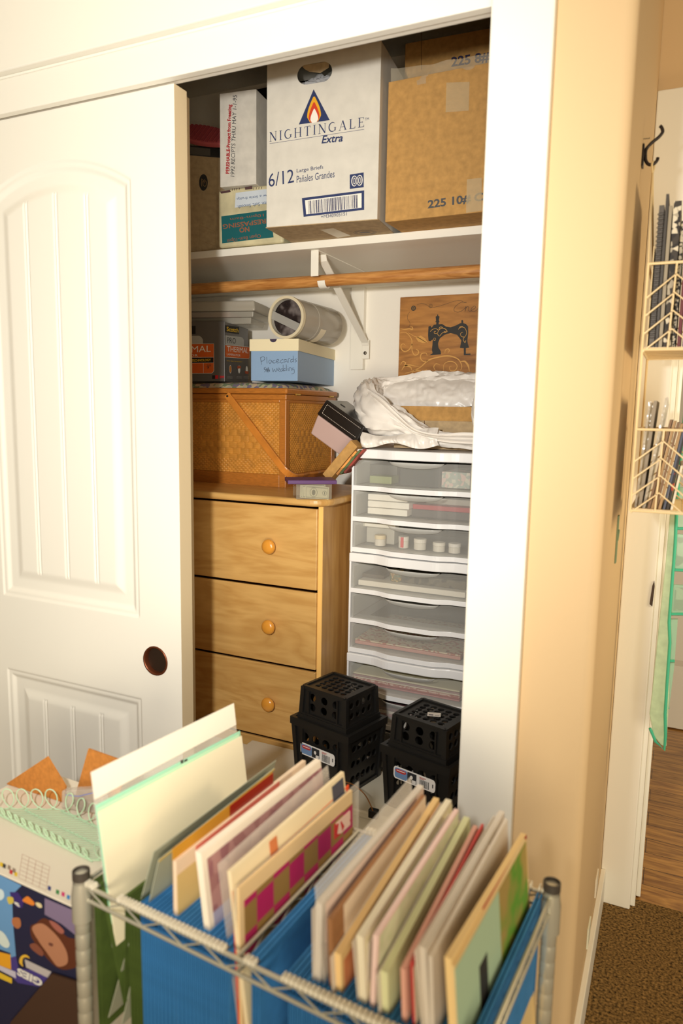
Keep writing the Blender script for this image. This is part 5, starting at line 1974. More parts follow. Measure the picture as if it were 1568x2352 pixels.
def sticker(root, px_tl, px_tr, px_bl, face_y):
    bpy.context.view_layer.update()
    R = root.matrix_basis.copy()
    I0 = Ink(R, (0, face_y, 0), (1, 0, 0), (0, 0, 1), 0.001)
    a, b_, c = [Vector(I0.ab(p)) for p in (px_tl, px_tr, px_bl)]
    ex = (b_ - a); ey = (c - a)
    ey = Vector((0, 1)) * ey.dot(Vector((0, 1)))
    ex = Vector((1, 0)) * ex.dot(Vector((1, 0)))
    P = lambda x, y: tuple(a + ex * x + ey * y)

    def rr(x0, y0, x1, y1, rx, ry, n=5):
        pts = []
        for cx, cy, a0 in ((x1 - rx, y0 + ry, 0), (x0 + rx, y0 + ry, 1), (x0 + rx, y1 - ry, 2), (x1 - rx, y1 - ry, 3)):
            for k in range(n):
                aa = RAD(90) * (a0 + k / (n - 1))
                pts.append(P(cx + rx * math.cos(aa), cy - ry * math.sin(aa)))
        return pts
    I0.poly(rr(0, 0, 1, 1, 0.06, 0.3), px=False)
    lab = I0.build('sticker', flat((232, 228, 222)), root)
    I1 = I0.layer(0.0003); I1.poly(rr(0.03, 0.1, 0.34, 0.9, 0.04, 0.2), px=False); I1.build('sticker_print', flat((110, 140, 180)), lab)
    I2 = I0.layer(0.0004); I2.poly([P(0.34, 0.1), P(0.56, 0.1), P(0.56, 0.9), P(0.34, 0.9)], px=False); I2.build('sticker_print', flat((44, 46, 50)), lab)
    I3 = I0.layer(0.0006); I3.poly(rr(0.05, 0.18, 0.31, 0.46, 0.06, 0.14), px=False); I3.build('sticker_print', flat((186, 50, 44)), lab)
    I4 = I0.layer(0.0008)
    I4.ellipse(P(0.44, 0.45), 0.004, 0.005, px=False, n=12)
    I4.poly([P(0.46, 0.62), P(0.55, 0.62), P(0.55, 0.88), P(0.46, 0.88)], px=False)
    I4.poly([P(0.08, 0.26), P(0.28, 0.26), P(0.28, 0.32), P(0.08, 0.32)], px=False)
    I4.build('sticker_print', flat((226, 222, 216)), lab)
    I5 = I0.layer(0.0004)
    rn = random.Random(5)
    x = 0.64
    while x < 0.86:
        ww = rn.choice([0.008, 0.012, 0.018])
        I5.poly([P(x, 0.32), P(x + ww, 0.32), P(x + ww, 0.9), P(x, 0.9)], px=False)
        x += ww + rn.choice([0.008, 0.013])
    I5.poly([P(0.93, 0.35), P(0.955, 0.35), P(0.955, 0.65), P(0.93, 0.65)], px=False)
    I5.build('sticker_print', flat((60, 58, 58)), lab)
    I6 = I0.layer(0.0004)
    for k in range(2):
        I6.poly([P(0.63, 0.14 + k * 0.09), P(0.78 - k * 0.04, 0.14 + k * 0.09), P(0.78 - k * 0.04, 0.19 + k * 0.09), P(0.63, 0.19 + k * 0.09)], px=False)
    I6.build('sticker_print', flat((176, 70, 60)), lab)


lo1, up1, h1, hu1 = place_crates((800, 1694), 1.555, 1694, (790, 1612), 'lower left black crate with a shop label, on the ivory tub', 'upper left black crate turned upside down on another crate', 1, None)
sticker(lo1, (690, 1703), (769, 1722), (690, 1730), -CD / 2 - 0.0115)
lo2, up2, h2, hu2 = place_crates((873, 1708), 1.575, 1708, (908, 1640), 'lower right black crate with a shop label, beside the white casing', 'upper right black crate upside down with a paper tag on top', -1, None)
sticker(lo2, (904, 1757), (1000, 1787), (903, 1785), -CD / 2 - 0.0115)
b = B(); b.box(-0.020, 0.012, -0.010, 0.012, 0.0, 0.0006)
tg = b.build('paper_tag', flat((226, 220, 210)), up2)
tg.location = (0.012, -0.01, 0.0042)
tg.rotation_euler.z = RAD(30)
I = Ink(Matrix.Identity(4), (0, 0, 0.0006), (1, 0, 0), (0, 1, 0), 0.0003)
I.poly([(-0.017, -0.007), (-0.006, -0.007), (-0.006, 0.0), (-0.017, 0.0)], px=False)
I.poly([(-0.002, -0.006), (0.009, -0.006), (0.009, -0.004), (-0.002, -0.004)], px=False)
I.build('printed_lettering', flat((110, 104, 110)), tg)
# grey machine and papers low at the left of the crates
g0 = at(552, 1748, Y=1.60)
t = thing('paper_trimmer', 'ivory and grey desktop machine low in front of the drawers', 'machine', (g0.x - 0.25, 1.55, TZ + 0.0005))
b = B(); b.box(0.0, 0.33, 0.0, 0.16, 0.0, g0.z - TZ - 0.045)
b.build('machine_body', M_tub, t, bevel=0.006)
b = B(); b.tube([(0.02, 0.10, g0.z - TZ - 0.028), (0.293, 0.10, g0.z - TZ - 0.028)], 0.0165, 14)
b.build('machine_bar', mat('warm_grey_metal', (128, 118, 104), 0.4, 0.5, metal=0.3), t, auto=40)
b = B()
pts = smoothpath([tuple(at(px, py, Y=Y_)) for px, py, Y_ in ((790, 1795, 1.56), (812, 1803, 1.51), (835, 1822, 1.49), (848, 1843, 1.49), (856, 1862, 1.50))], 6)
b.tube(pts, 0.0014, 6)
tag(b.build('cable', flat((150, 96, 40))), 'thin amber cable trailing down between the black crates', 'cable')
b = B(); b.box(-0.012, 0.012, -0.008, 0.008, 0, 0.022)
o = b.build('cable_plug', M_crate, bevel=0.003); pp = at(858, 1858, Y=1.515); o.location = (pp.x, pp.y, TZ + 0.0006)
tag(o, 'small black plug at the end of the amber cable', 'plug')

# ================================================================== file cart
RZC = EYE.z - 0.68
A_ = at(187, 2030, Z=RZC)
CARTYAW = RAD(-4.5)
Mcart = rzM((A_.x, A_.y, 0.0), CARTYAW)
McI = Mcart.inverted()
CARTW, CARTD, MIDX = 0.592, 0.325, 0.279
M_chrome = mat('chrome', (198, 192, 172), 0.25, 0.6, metal=0.45)
M_cap = mat('dark_cap', (70, 62, 54), 0.5, 0.4)
cart = thing('file_cart', 'chrome wire file cart full of hanging folders', 'cart', M=Mcart)
for x in (0, CARTW):
    for y in (0, CARTD):
        b = B()
        prof = [(0.0112, 0.045)]
        z = 0.07
        while z < 0.655:
            prof += [(0.0112, z), (0.0104, z + 0.002), (0.0104, z + 0.004), (0.0112, z + 0.006)]
            z += 0.0254
        prof += [(0.0112, 0.672)]
        b.lathe(prof, 20)
        o = b.build('post', M_chrome, cart, auto=35)
        o.location = (x, y, 0)
        b = B(); b.lathe([(0.0125, 0.664), (0.0125, 0.676), (0.0105, 0.677), (0.0095, 0.672), (0.0005, 0.6715)], 20, caps=False)
        b.build('post_cap', M_cap, o, auto=35)
        b = B(); b.lathe([(0.0145, 0.600), (0.0145, 0.640), (0.0118, 0.660)], 20, caps=False)
        b.build('post_collar', M_chrome, o, auto=35)
        b = B(); b.lathe([(0.0005, -0.012), (0.020, -0.012), (0.022, -0.008), (0.022, 0.008), (0.020, 0.012), (0.0005, 0.012)], 20, Matrix.Translation((0, 0, 0.0222)) @ Matrix.Rotation(RAD(90), 4, 'X'))
        b.build('caster', M_blackp, o, auto=35)


def truss(p, q, zt_, zb_, n):
    b = B()
    p, q = Vector(p), Vector(q)
    b.tube([p + Vector((0, 0, zt_)), q + Vector((0, 0, zt_))], 0.0032, 10)
    b.tube([p + Vector((0, 0, zb_)), q + Vector((0, 0, zb_))], 0.0028, 10)
    zz_ = []
    for i in range(2 * n + 1):
        zz_.append(p.lerp(q, i / (2 * n)) + Vector((0, 0, zt_ - 0.0015 if i % 2 == 0 else zb_ + 0.0015)))
    b.tube(zz_, 0.0014, 8)
    return b


truss((0.012, 0, 0), (CARTW - 0.012, 0, 0), RZC, RZC - 0.021, 8).build('front_rail', M_chrome, cart, auto=40)
truss((0.012, CARTD, 0), (CARTW - 0.012, CARTD, 0), RZC, RZC - 0.021, 8).build('back_rail', M_chrome, cart, auto=40)
truss((0, 0.012, 0), (0, CARTD - 0.012, 0), RZC, RZC - 0.021, 5).build('side_rail', M_chrome, cart, auto=40)
truss((CARTW, 0.012, 0), (CARTW, CARTD - 0.012, 0), RZC, RZC - 0.021, 5).build('side_rail', M_chrome, cart, auto=40)
truss((MIDX, 0.002, 0), (MIDX, CARTD - 0.002, 0), RZC, RZC - 0.021, 5).build('middle_rail', M_chrome, cart, auto=40)
b = B()
for y in (0, CARTD):
    b.tube([(0.012, y, 0.16), (CARTW - 0.012, y, 0.16)], 0.003, 8)
for i in range(22):
    x = 0.02 + (CARTW - 0.04) * i / 21
    b.tube([(x, 0, 0.1635), (x, CARTD, 0.1635)], 0.0018, 6)
for x in (0, CARTW):
    b.tube([(x, 0.012, 0.16), (x, CARTD - 0.012, 0.16)], 0.003, 8)
b.build('wire_shelf', M_chrome, cart)

# ---- hanging folders
M_fblue = mat('blue_folder', (62, 130, 190), 0.7, 0.2, noise_amt=0.05, noise_scale=40)
M_fgreen = mat('green_folder', (78, 96, 42), 0.75, 0.2, noise_amt=0.08, noise_scale=40)
M_tip = mat('white_tip', (236, 228, 208), 0.45, 0.4)
M_rod = mat('folder_rod', (150, 146, 136), 0.35, 0.5, metal=0.7)


def folder_proto(m, label, group, spread=0.0024):
    t = thing('hanging_folder', label, 'folder', (0, 0, 0), CARTYAW, group)
    zt_, zb_ = RZC + 0.004, RZC - 0.236
    for s_ in (-1, 1):
        b = B()
        x0 = s_ * spread
        b.hexa([(s_ * 0.0003 - 0.0003, 0.010, zb_), (s_ * 0.0003 + 0.0003, 0.010, zb_), (s_ * 0.0003 + 0.0003, CARTD - 0.010, zb_), (s_ * 0.0003 - 0.0003, CARTD - 0.010, zb_)],
               [(x0 - 0.0004, 0.010, zt_), (x0 + 0.0004, 0.010, zt_), (x0 + 0.0004, CARTD - 0.010, zt_), (x0 - 0.0004, CARTD - 0.010, zt_)])
        b.box(x0 - 0.0014, x0 + 0.0014, 0.010, CARTD - 0.010, zt_ - 0.0045, zt_ + 0.0004)
        pn = b.build('folder_leaf', m, t)
        b = B(); b.box(x0 - 0.0007, x0 + 0.0007, -0.001, CARTD + 0.001, zt_ - 0.004, zt_ - 0.0006)
        rd = b.build('hook_rod', M_rod, pn)
        for ye in (0.0, CARTD):
            b = B(); b.hexa([(x0 - 0.0011, ye - 0.0045, RZC + 0.0033), (x0 + 0.0011, ye - 0.0045, RZC + 0.0033), (x0 + 0.0011, ye + 0.0045, RZC + 0.0033), (x0 - 0.0011, ye + 0.0045, RZC + 0.0033)],
                            [(x0 - 0.0009, ye - 0.0055, RZC + 0.010), (x0 + 0.0009, ye - 0.0055, RZC + 0.010), (x0 + 0.0009, ye + 0.0045, RZC + 0.010), (x0 - 0.0009, ye + 0.0045, RZC + 0.010)])
            b.build('hook_tip', M_tip, pn)
    return t


def cpos(x, y=0.0):
    return Mcart @ Vector((x, y, 0))


fb1 = folder_proto(M_fblue, 'blue hanging folder in the left bay of the cart, right of the green ones', 'blue folders in the left bay')
x = 0.108
first = True
rnf = random.Random(4)
while x < 0.262:
    f = fb1 if first else copy_tree(fb1)
    f.location = cpos(x); first = False
    x += 0.0066 + rnf.random() * 0.0012
fb2 = folder_proto(M_fblue, 'blue hanging folder in the right bay of the cart', 'blue folders in the right bay')
first = True
for x in [0.298, 0.3055] + [0.353 + 0.0069 * i + rnf.random() * 0.001 for i in range(31)] + [0.578]:
    f = fb2 if first else copy_tree(fb2)
    f.location = cpos(x); first = False
fg = folder_proto(M_fgreen, 'dark green hanging folder at the left end of the cart', 'green folders in the left bay', 0.0026)
first = True
for x in (0.0165, 0.0225, 0.0835, 0.0895, 0.0955, 0.1015):
    f = fg if first else copy_tree(fg)
    f.location = cpos(x); first = False
# the folder spread open by the cream sheet
PC = Mcart @ Vector((0, 0.010, 0))
nC_ = Mcart.to_3x3() @ Vector((0, 1, 0))
apx = McI @ hit(284, 2305, PC, nC_)
fv = thing('hanging_folder', 'dark green hanging folder spread open by the tall cream sheet', 'folder', cpos(0), CARTYAW)
for xt, xa_ in ((0.0275, apx.x - 0.0005), (0.0775, apx.x + 0.0005)):
    b = B()
    zt_ = RZC + 0.004
    b.hexa([(xa_ - 0.0004, 0.010, apx.z), (xa_ + 0.0004, 0.010, apx.z), (xa_ + 0.0004, CARTD - 0.010, apx.z), (xa_ - 0.0004, CARTD - 0.010, apx.z)],
           [(xt - 0.0004, 0.010, zt_), (xt + 0.0004, 0.010, zt_), (xt + 0.0004, CARTD - 0.010, zt_), (xt - 0.0004, CARTD - 0.010, zt_)])
    b.box(xt - 0.0014, xt + 0.0014, 0.010, CARTD - 0.010, zt_ - 0.0045, zt_ + 0.0004)
    pn = b.build('folder_leaf', M_fgreen, fv)
    b = B(); b.box(xt - 0.0007, xt + 0.0007, -0.001, CARTD + 0.001, zt_ - 0.004, zt_ - 0.0006)
    b.build('hook_rod', M_rod, pn)
    for ye in (0.0, CARTD):
        b = B(); b.box(xt - 0.0011, xt + 0.0011, ye - 0.005, ye + 0.0045, RZC + 0.0033, RZC + 0.010)
        b.build('hook_tip', M_tip, pn)

# ---- sheets and packs standing in the folders
SHEETN = {}


def sheet(name, label, cat, N, Bp, T, m, th=0.0014, y0=0.016, zbot=0.44, group=None, inset=None, dx=0.0, second=None):
    """upright sheet from the pixels of its near top corner, a point down its near edge, and its far top corner"""
    Pn = Mcart @ Vector((0, y0, 0)); nn = Mcart.to_3x3() @ Vector((0, 1, 0))
    n0 = McI @ hit(N[0], N[1], Pn, nn)
    b0 = McI @ hit(Bp[0], Bp[1], Pn, nn)
    e = (b0 - n0)
    e = e / abs(e.z)
    pn = (Mcart.to_3x3() @ e.cross(Vector((0, 1, 0)))).normalized()
    t0 = McI @ hit(T[0], T[1], Mcart @ n0, pn)
    n0.x += dx; t0.x += dx
    ex = Vector((th / 2, 0, 0))
    nb = n0 + e * (n0.z - zbot)
    tb = Vector((0, 0, 0)) + t0 + e * (t0.z - zbot)
    root = thing(name, label, cat, M=Mcart @ Matrix.Translation((nb.x, nb.y, zbot)), group=group) if inset else None
    org = Vector((nb.x, nb.y, zbot))
    V = lambda p: tuple(p - org)
    b = B()
    b.hexa([V(nb - ex), V(nb + ex), V(tb + ex), V(tb - ex)], [V(n0 - ex), V(n0 + ex), V(t0 + ex), V(t0 - ex)])
    o = b.build(name if not inset else 'sheet_body', m, root)
    if not inset:
        o.matrix_world = Mcart @ Matrix.Translation(org)
        tag(o, label, cat, group)
    else:
        for (nm, mm, u0, u1, v0, v1, off) in inset:
            # patch on the visible right face; u along the sheet, v down from the top edge (metres)
            q = lambda u, v: V(n0.lerp(t0, u) + e * v + Vector((th / 2 + off, 0, 0)))
            c = B(); c.add([q(u0, v0), q(u1, v0), q(u1, v1), q(u0, v1), tuple(Vector(q(u0, v0)) - Vector((off * 0.5, 0, 0))), tuple(Vector(q(u1, v0)) - Vector((off * 0.5, 0, 0))), tuple(Vector(q(u1, v1)) - Vector((off * 0.5, 0, 0))), tuple(Vector(q(u0, v1)) - Vector((off * 0.5, 0, 0)))],
                           [(0, 1, 2, 3), (7, 6, 5, 4), (0, 4, 5, 1), (1, 5, 6, 2), (2, 6, 7, 3), (3, 7, 4, 0)])
            c.build(nm, mm, root)
    return root or o


M_sleeve = haze('clear_sleeve', (238, 230, 218), 0.7, 0.12)
M_sleeve2 = haze('cloudy_sleeve', (238, 226, 210), 0.35, 0.2)
CREAM = flat((244, 232, 200))
sheet('plastic_envelope', 'tall clear envelope with a white flap behind the cream sheet', 'envelope', (217, 1777), (268, 2190), (544, 1617), M_sleeve, 0.001, dx=-0.008, zbot=0.56, inset=[
    ('white_flap', flat((242, 234, 216)), 0.0, 1.0, 0.0, 0.040, 0.0006), ('brown_insert', flat((176, 140, 104)), 0.02, 0.42, 0.062, 0.09, -0.0018), ('clip', flat((44, 38, 32)), 0.565, 0.588, 0.052, 0.061, 0.002), ('clip', flat((60, 52, 44)), 0.54, 0.558, 0.050, 0.059, 0.002)])
sheet('mint_sheet', 'mint green sheet standing just behind the cream sheet', 'sheet', (224, 1852), (268, 2190), (555, 1680), flat((166, 222, 190)), 0.001, dx=-0.0045, zbot=0.54)
sheet('mint_sheet', 'pale mint sheet, the shorter of the two behind the cream sheet', 'sheet', (225, 1858), (268, 2190), (551, 1686), flat((186, 226, 190)), 0.001, dx=-0.0025, zbot=0.52)
sheet('cream_sheet', 'large cream sheet standing tall in the open green folder', 'sheet', (226, 1866), (268, 2190), (554, 1690), CREAM, 0.002, zbot=apx.z + 0.012)
sheet('sage_sheet', 'sage grey sheet, first one right of the tall cream sheet', 'sheet', (353, 1957), (322, 2070), (634, 1746), flat((168, 170, 148)), 0.0012)
sheet('sage_sheet', 'grey green sheet with a yellow rim under the sage sheet', 'sheet', (364, 1975), (345, 2060), (630, 1764), flat((172, 174, 152)), 0.0012, inset=[('yellow_rim', flat((226, 196, 110)), 0, 1, 0.0, 0.004, 0.0005)])
sheet('red_sheet', 'glossy sheet going from mustard to dark red beside the sage sheets', 'sheet', (396, 1950), (398, 2050), (626, 1774), flat((196, 140, 40)), 0.0012, inset=[('red_half', flat((150, 34, 20), 0.3), 0.52, 1.0, 0.0, 0.2, 0.0006)])
sheet('sleeved_paper', 'clear sleeve with pink and yellow papers, fifth pack in the left bay', 'paper pack', (400, 1978), (403, 2105), (698, 1746), flat((232, 206, 176)), 0.007, inset=[('pink_band', flat((226, 120, 104)), 0.12, 0.75, -0.001, 0.05, 0.0006), ('yellow_band', flat((236, 184, 70)), 0.2, 1.0, 0.02, 0.10, 0.0012), ('tan_paper', flat((214, 184, 120)), 0.0, 0.2, 0.02, 0.16, 0.0012)])
sheet('sleeved_paper', 'cream pack with a mauve front behind the green patterned one', 'paper pack', (455, 1958), (470, 2088), (730, 1744), flat((240, 226, 204)), 0.010, inset=[('mauve_print', spots('mauve_print', [(160, 112, 110), (176, 130, 126), (150, 100, 104)], 60), 0.03, 1.0, 0.012, 0.085, 0.0006), ('blue_sleeve', flat((166, 162, 186)), 0.03, 0.9, 0.085, 0.105, 0.0006), ('plum_print', flat((140, 84, 88)), 0.03, 0.9, 0.105, 0.18, 0.0006)])
sheet('clear_sleeve', 'empty clear sleeve leaning on the green patterned pack', 'sleeve', (500, 1985), (512, 2080), (752, 1758), M_sleeve, 0.001)
sheet('patterned_paper', 'cream paper pack with a dark green pattern and printed corner', 'paper pack', (526, 2002), (537, 2098), (786, 1772), flat((232, 212, 172)), 0.006, inset=[('green_print', spots('dark_green_print', [(60, 76, 44), (44, 58, 34), (150, 140, 90), (70, 84, 52)], 60), 0.12, 1.0, 0.034, 0.075, 0.0006), ('corner_print', flat((72, 72, 84)), 0.86, 0.98, 0.006, 0.034, 0.0009), ('orange_print', flat((206, 120, 70)), 0.28, 0.34, 0.004, 0.032, 0.0009)])
sheet('orange_sheet', 'orange red sheet edge beside the magenta checked paper', 'sheet', (534, 2046), (539, 2160), (800, 1802), flat((238, 84, 34)), 0.0016)
M_check = mat('magenta_check', (170, 36, 84), 0.5)
nt = M_check.node_tree
ck = nt.nodes.new('ShaderNodeTexChecker'); ck.inputs['Scale'].default_value = 26
ck.inputs['Color1'].default_value = lin((176, 34, 90)); ck.inputs['Color2'].default_value = lin((150, 116, 60))
tc = nt.nodes.new('ShaderNodeTexCoord'); mp = nt.nodes.new('ShaderNodeMapping'); mp.inputs['Location'].default_value = (0.013, 0.003, 0.004)
nt.links.new(tc.outputs['Object'], mp.inputs['Vector']); nt.links.new(mp.outputs[0], ck.inputs['Vector'])
nt.links.new(ck.outputs['Color'], nt.nodes['Principled BSDF'].inputs['Base Color'])
sheet('checked_paper', 'cream edged paper pack with a magenta and olive check', 'paper pack', (546, 2040), (549, 2165), (806, 1814), flat((228, 196, 146)), 0.004, inset=[('check_print', M_check, 0.03, 1.0, 0.022, 0.2, 0.0007), ('red_print', spots('red_swirl', [(200, 40, 40), (236, 200, 180)], 70), 0.8, 0.97, 0.03, 0.055, 0.0014)])
sheet('clear_sleeve', 'clear sleeve standing up behind the magenta checked paper', 'sleeve', (547, 2040), (549, 2165), (828, 1796), M_sleeve, 0.001, dx=-0.004)

R = [  # right bay
    ('clear_sleeve', 'grey clear sleeve, first in the right bay', 'sleeve', (724, 2034), (738, 2190), (942, 1786), M_sleeve, 0.0015, None),
    ('sleeved_paper', 'pinkish sleeved pack, second in the right bay', 'paper pack', (732, 2075), (730, 2190), (966, 1803), M_sleeve2, 0.006, [('pink_print', flat((226, 200, 184)), 0.03, 1, 0.004, 0.15, 0.0006), ('mark', flat((150, 96, 70)), 0.62, 0.66, 0.012, 0.026, 0.0012)]),
    ('brown_card', 'brown card in a clear sleeve, third in the right bay', 'card', (757, 2112), (760, 2215), (972, 1826), flat((150, 104, 66)), 0.004, [('white_sleeve', flat((222, 200, 174)), 0.1, 1, 0.0, 0.08, 0.0006)]),
    ('peach_paper', 'peach orange paper pack with a cream edge in the right bay', 'paper pack', (775, 2190), (778, 2310), (1002, 1832), flat((226, 190, 130)), 0.006, [('peach_front', spots('peach_print', [(190, 108, 66), (206, 130, 84), (176, 96, 60)], 20, kind='N'), 0.02, 0.45, 0.012, 0.2, 0.0006), ('orange_front', flat((236, 184, 130)), 0.45, 1.0, 0.006, 0.2, 0.0006)]),
    ('sleeved_paper', 'cream pack in a cloudy sleeve right of the peach one', 'paper pack', (826, 2150), (832, 2270), (1030, 1836), flat((228, 216, 188)), 0.006, [('cream_front', flat((236, 226, 186)), 0.02, 1, 0.006, 0.18, 0.0006)]),
    ('paper_pack', 'pale green pack with a pink line, middle of the right bay', 'paper pack', (862, 2148), (856, 2280), (1048, 1858), flat((232, 200, 190)), 0.004, [('green_front', spots('pale_green_print', [(206, 210, 170), (216, 214, 182), (196, 200, 160)], 30, kind='N'), 0.02, 1, 0.004, 0.2, 0.0006)]),
    ('paper_pack', 'olive tinted pack behind the pale green one in the right bay', 'paper pack', (882, 2232), (884, 2330), (1072, 1876), flat((206, 206, 160)), 0.006, [('olive_front', flat((200, 204, 160)), 0.02, 1, 0.006, 0.2, 0.0006)]),
    ('paper_pack', 'dusty pink pack in the right bay', 'paper pack', (925, 2225), (928, 2330), (1092, 1896), flat((216, 160, 140)), 0.004, [('pink_front', flat((206, 150, 130)), 0.02, 1, 0.004, 0.2, 0.0006)]),
    ('paper_pack', 'cream sheet with a red edge beside the dusty pink pack', 'paper pack', (945, 2210), (950, 2330), (1108, 1892), flat((196, 70, 64)), 0.002, [('cream_front', flat((232, 216, 190)), 0.0, 1, 0.006, 0.2, 0.0006)]),
    ('sleeved_paper', 'milky sleeve standing tallest at the casing in the right bay', 'paper pack', (970, 2176), (978, 2310), (1152, 1862), M_sleeve2, 0.005, [('milky_front', flat((232, 216, 196)), 0.02, 0.75, 0.006, 0.2, 0.0006), ('grey_front', flat((150, 158, 166)), 0.55, 1, 0.075, 0.2, 0.0012)]),
    ('sleeved_paper', 'pale sleeve just left of the green printed paper', 'paper pack', (988, 2196), (992, 2330), (1162, 1880), M_sleeve2, 0.003, [('grey_front', flat((176, 176, 172)), 0.3, 1, 0.06, 0.2, 0.0006)]),
    ('paper_pack', 'tan paper pack with a red line, second from the right end', 'paper pack', (1028, 2200), (1036, 2330), (1202, 1914), flat((236, 202, 140)), 0.005, [('red_rim', flat((176, 40, 30)), 0.35, 1, 0.0005, 0.006, 0.0005)]),
    ('printed_paper', 'mint and olive paper with a dark tree print at the right end', 'paper', (1040, 2218), (1046, 2340), (1204, 1926), flat((226, 196, 140)), 0.002, [('mint_front', flat((176, 200, 168)), 0.0, 0.55, 0.004, 0.2, 0.0006), ('olive_front', spots('leaf_print', [(166, 140, 74), (92, 150, 40), (176, 150, 80)], 16, kind='N'), 0.55, 1, 0.004, 0.2, 0.0006), ('dark_tree', flat((50, 48, 44)), 0.26, 0.36, 0.05, 0.13, 0.001)]),
]
for nm, lab, cat, N, Bp, T_, m, th_, ins in R:
    sheet(nm, lab, cat, N, Bp, T_, m, th_ * 1.5, inset=ins, zbot=0.45)
for k, (nm, lab, cat, N, Bp, T_, m, th_, ins) in enumerate(R):
    if k in (1, 3, 4, 5, 6, 8, 9):
        sheet('clear_sleeve', 'loose cloudy sleeve squeezed between the packs of the right bay', 'sleeve', (N[0] - 3, N[1] + 14 + 5 * (k % 3)), Bp, (T_[0] - 6, T_[1] + 10 + 4 * (k % 2)), M_sleeve2, 0.0012, group='loose sleeves in the right bay', dx=-0.0075, y0=0.008 + 0.006 * (k % 3), zbot=0.46)
# crumpled white paper low in the open folder
b = B(); b.grid(crumple((0, 0, 0), 0.05, 0.05, 0.05, 0.35, 2.2, 5.5), 36, 22, closed_u=True)
o = b.build('crumpled_paper', flat((220, 214, 210)), auto=20)
pp = at(235, 2320, Y=0.80)
o.location = (Mcart @ Vector((0.055, 0.05, 0.2165)))
tag(o, 'crumpled white paper on the wire shelf below the open green folder', 'paper')

# ================================================================== printed carton and wire tray left of the cart
ZBX = 0.585
c0, c1 = at(176, 2086, Z=ZBX), at(0, 2006, Z=ZBX)
dv = c0 - c1
yb = math.atan2(dv.y, dv.x)
wbx = 0.40
Mb = rzM(c0 - Vector((math.cos(yb), math.sin(yb), 0)) * wbx, yb)
Mb = Matrix.Translation((0, 0, -ZBX + 0.27)) @ Mb
hbx = ZBX - 0.27
t = thing('printed_carton', 'blue printed carton standing upside down beside the chrome cart', 'box', M=Mb)
b = B(); b.box(0, wbx, 0, 0.27, 0, hbx)
b.build('carton_body', flat((226, 216, 196)), t, bevel=0.001)
F0 = Ink(Mb, (0, 0, 0), (1, 0, 0), (0, 0, 1), 0.0004)
ft = F0.ab((0, 2006))
F0.poly([(0.0, 0.0), (wbx, 0.0), (wbx, hbx - 0.002), (0.0, hbx - 0.002)], px=False)
F0.build('printed_ground', flat((36, 36, 62)), t)
L = 0.0
def ink(polys, col, lev, nm='printed_picture'):
    i_ = F0.layer(0.0003 * lev)
    for p in polys:
        i_.poly(smoothpath(p, 5, closed=True) if nm == 'printed_picture' else p)
    return i_.build(nm, flat(col), t)


P7 = lambda x, y: (x / 5.85, 1950 + y / 5.85)      # read from a close view
ink([[P7(-20, 340), P7(290, 490), P7(160, 620), P7(175, 1000), P7(215, 1450), P7(140, 1500), P7(140, 1400), P7(-20, 1340)]], (104, 150, 196), 1, 'printed_field')
ink([[P7(600, 660), P7(1020, 840), P7(1040, 1180), P7(830, 1010), P7(600, 880)]], (128, 112, 140), 1, 'printed_field')
ink([[P7(410, 1040), P7(480, 1000), P7(600, 930), P7(760, 1040), P7(900, 1180), P7(1040, 1240), P7(1060, 1540), P7(920, 1620), P7(780, 1600), P7(640, 1480), P7(500, 1300), P7(420, 1180)]], (92, 48, 30), 1)
ink([[P7(430, 1060), P7(560, 1000), P7(700, 1100), P7(820, 1240), P7(900, 1400), P7(900, 1540), P7(780, 1580), P7(690, 1480), P7(620, 1380), P7(520, 1240)]], (176, 122, 92), 2)
ink([[P7(660, 960), P7(760, 1000), P7(860, 1100), P7(820, 1140), P7(720, 1060)]], (160, 96, 84), 3)
ink([[P7(400, 1290), P7(480, 1270), P7(580, 1380), P7(560, 1440), P7(440, 1360)]], (132, 78, 60), 3)
ink([[P7(660, 1260), P7(710, 1280), P7(700, 1310), P7(655, 1290)]], (110, 66, 54), 4)
ink([[P7(170, 930), P7(260, 930), P7(280, 1030), P7(230, 1070), P7(165, 1010)]], (176, 110, 70), 2)
ink([[P7(140, 1460), P7(215, 1440), P7(250, 1600), P7(690, 1660), P7(580, 1830), P7(520, 1850), P7(240, 1800), P7(160, 1720)]], (72, 60, 130), 2, 'printed_field')
ink([[P7(-20, 1380), P7(140, 1420), P7(150, 1620), P7(-20, 1560)]], (226, 160, 40), 2, 'printed_field')
ink([[P7(-20, 1650), P7(160, 1740), P7(160, 1810), P7(-20, 1730)]], (222, 184, 50), 2, 'printed_field')
ink([[P7(-20, 1560), P7(210, 1650), P7(215, 1740), P7(-20, 1620)]], (196, 190, 206), 3, 'printed_field')
ink([[P7(330, 1480), P7(690, 1650), P7(640, 1730), P7(350, 1590)]], (186, 178, 176), 3, 'printed_field')
moon = [P7(260, 1530), P7(270, 1460), P7(310, 1425), P7(360, 1425), P7(400, 1470), P7(350, 1455), P7(310, 1470), P7(300, 1530), P7(310, 1580)]
ink([moon], (226, 180, 60), 4)
ink([[P7(130, 580), P7(240, 580), P7(320, 700), P7(300, 790), P7(230, 790), P7(150, 660)]], (60, 44, 110), 2, 'printed_field')
ink([[P7(95, 650), P7(170, 650), P7(180, 720), P7(120, 740)]], (206, 184, 80), 3)
ink([[P7(300, 690), P7(340, 650), P7(380, 640), P7(460, 720), P7(440, 760), P7(340, 720)]], (222, 130, 50), 3)
ink([[P7(480, 720), P7(540, 730), P7(565, 780), P7(530, 790), P7(490, 760)]], (222, 206, 160), 3)
I9 = F0.layer(0.0018)
I9.text('GIES', P7(575, 1760), P7(235, 1590), P7(560, 1860), bold=0.05)
